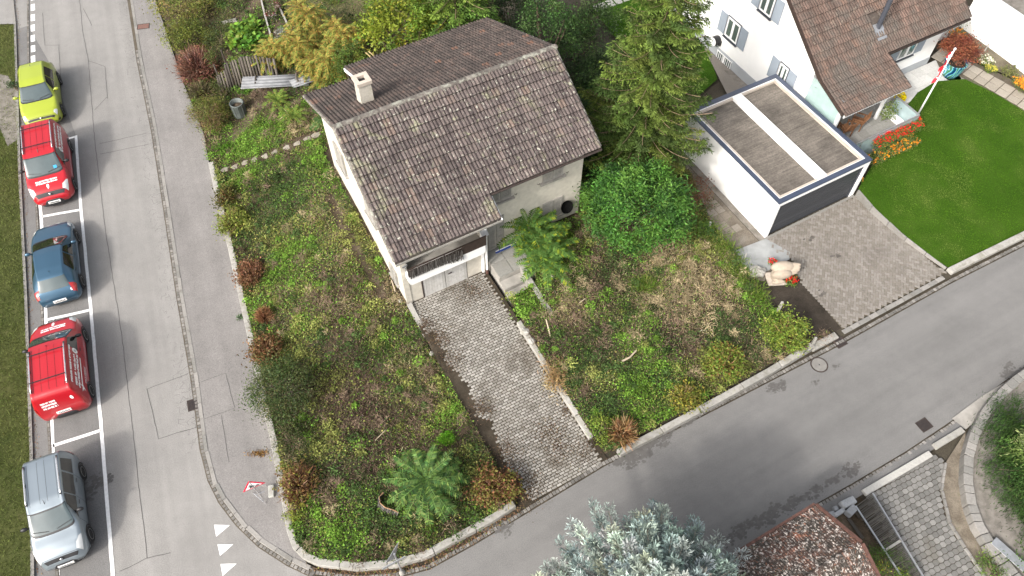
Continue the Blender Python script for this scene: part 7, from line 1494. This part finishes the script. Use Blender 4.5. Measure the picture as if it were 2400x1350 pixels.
for k, (a, b, lab) in enumerate((((1988, 1215), (2022, 1262), 'long pale board lying beside the shed'), ((2002, 1195), (2016, 1213), 'short board stump beside the slate rail'))):
    p, q = G(*a, .1), G(*b, .1); o = MB().bar((0, 0, 0), (q[0] - p[0], q[1] - p[1], 0), .12, .05).build('board', M['log'], None); o.location = (*p, .1); tag(o, lab, 'board')
gm = thing('metal_plate', 'light grey sheet metal cover leaning at the end of the curved wall', 'plate', (*G(2365, 1300, .45), .45), R(-52)); MB().box(-.62, -.16, 0, .62, .16, .03).build('plate', M['metal'], gm, bevel=.01); MB().box(-.62, .16, -.2, .62, .18, .03).build('flange', M['metal'], gm)
# garden behind: stepping slabs, lawn patch, path and wooden poles
bl = struct(sheet('lawn', [G(*p) for p in [(1385, 20), (1500, -60), (1600, -60), (1640, 60), (1680, 190), (1640, 225), (1560, 200), (1440, 90)]], .13, .6, M['grassbed']), 'shaded lawn behind the spruce')
x, y = pts_in([G(*p) for p in [(1385, 20), (1500, -60), (1600, -60), (1640, 60), (1680, 190), (1640, 225), (1560, 200), (1440, 90)]], 350); V, F, c_ = blades(np.stack([x, y, np.full(len(x), .13)], 1), (.03, .07), (.012, .024), .8, tint(len(x), [((.05, .14, .015), 1)], .2)); tag(npmesh('lawn_grass', V, F, M['grass'], None, c_), 'short grass on the lawn behind the spruce', 'grass', kind='stuff')
wp = struct(sheet('back_path', [G(*p) for p in [(1600, -60), (1680, -60), (1670, 130), (1770, 195), (1800, 240), (1720, 260), (1690, 200), (1640, 100)]], .14, .6, M['paver2']), 'paved path along the gable of the white house')
gs_ = struct(sheet('gravel_strip', [GW(5.76, 6.8)[:2], GW(5.76, 10.0)[:2], GW(5.4, 10.0)[:2], GW(5.4, 6.8)[:2]], .15, .4, M['gravel']), 'pale gravel band along the gable plinth')
for k, (u, v) in enumerate(((1400, 18), (1415, 13), (1431, 7), (1448, 1), (1464, -5), (1480, -11))):
    V, F = piece_tpl([(-.2, -.3), (.2, -.3), (.2, .3), (-.2, .3)]); x, y = G(u, v, .15); inst('stepping_slab', MB().add(V, F).mesh('stepping_slab', M['slab_grey']), Matrix.Translation((x, y, .16)) @ Matrix.Rotation(R(25), 4, 'Z'), bl)
for k in range(2):
    p, q = HW(4.9 + .16 * k, -6.2, 3.3), HW(4.0 + .16 * k, -7.9, 4.2); o = MB().tube([(0, 0, 0), (q[0] - p[0], q[1] - p[1], q[2] - p[2])], .035, 6).build('wooden_pole', mat_plain('pale_pole', (.34, .26, .12), .8), None); o.location = p; tag(o, ('left', 'right')[k] + ' of two slanting poles leaning on the back eave', 'pole')

# person at the top edge of the picture, standing on the back path
px_, py_ = G(1652, 4, .15); t = thing('person', 'person in dark trousers and light blue shoes standing on the path at the top edge', 'person', (px_, py_, .145), R(200))
J = [((0, 0, .95), .13), ((0, 0, 1.15), .13), ((0, 0, 1.38), .15), ((0, 0, 1.5), .06), ((0, 0, 1.56), .075), ((0, 0, 1.68), .1), ((0, .0, 1.76), .07),
     ((.1, 0, .88), .1), ((.11, .02, .5), .068), ((.12, -.02, .1), .045), ((.12, .12, .04), .04), ((-.1, 0, .88), .1), ((-.11, .05, .5), .068), ((-.12, .04, .1), .045), ((-.12, .18, .04), .04),
     ((.19, 0, 1.4), .06), ((.24, -.02, 1.12), .045), ((.25, .08, .88), .035), ((.25, .12, .8), .035), ((-.19, 0, 1.4), .06), ((-.24, -.02, 1.12), .045), ((-.25, .08, .88), .035), ((-.25, .12, .8), .035)]
E_ = [(0, 1), (1, 2), (2, 3), (3, 4), (4, 5), (5, 6), (0, 7), (7, 8), (8, 9), (9, 10), (0, 11), (11, 12), (12, 13), (13, 14), (2, 15), (15, 16), (16, 17), (17, 18), (2, 19), (19, 20), (20, 21), (21, 22)]
me = bpy.data.meshes.new('body'); me.from_pydata([p for p, r in J], E_, []); bo = link(bpy.data.objects.new('body', me), t)
sk = bo.modifiers.new('skin', 'SKIN'); sv = me.skin_vertices[0].data if me.skin_vertices else None
if sv is None:
    me.skin_vertices.new if False else None
mb_, nt, b = newmat('clothes'); g_ = nd(nt, 'ShaderNodeTexCoord'); sp_ = nd(nt, 'ShaderNodeSeparateXYZ'); nt.links.new(g_.outputs['Object'], sp_.inputs[0]); mp = nd(nt, 'ShaderNodeMath', operation='DIVIDE'); mp.inputs[1].default_value = 1.8; nt.links.new(sp_.outputs[2], mp.inputs[0])
cr = ramp(nt, mp.outputs[0], [(0, (.35, .55, .68)), (.05, (.35, .55, .68)), (.052, (.015, .017, .035)), (.55, (.015, .017, .035)), (.552, (.2, .2, .22)), (.82, (.2, .2, .22)), (.822, (.45, .28, .2)), (.955, (.45, .28, .2)), (.957, (.05, .035, .025))]); cr.node.color_ramp.interpolation = 'CONSTANT'; nt.links.new(cr, b.inputs['Base Color']); me.materials.append(mb_)
if me.skin_vertices:
    for v_, (p, r) in zip(me.skin_vertices[0].data, J): v_.radius = (r, r)
    me.skin_vertices[0].data[0].use_root = True
sb_ = bo.modifiers.new('subdivision', 'SUBSURF'); sb_.levels = 2; sb_.render_levels = 2
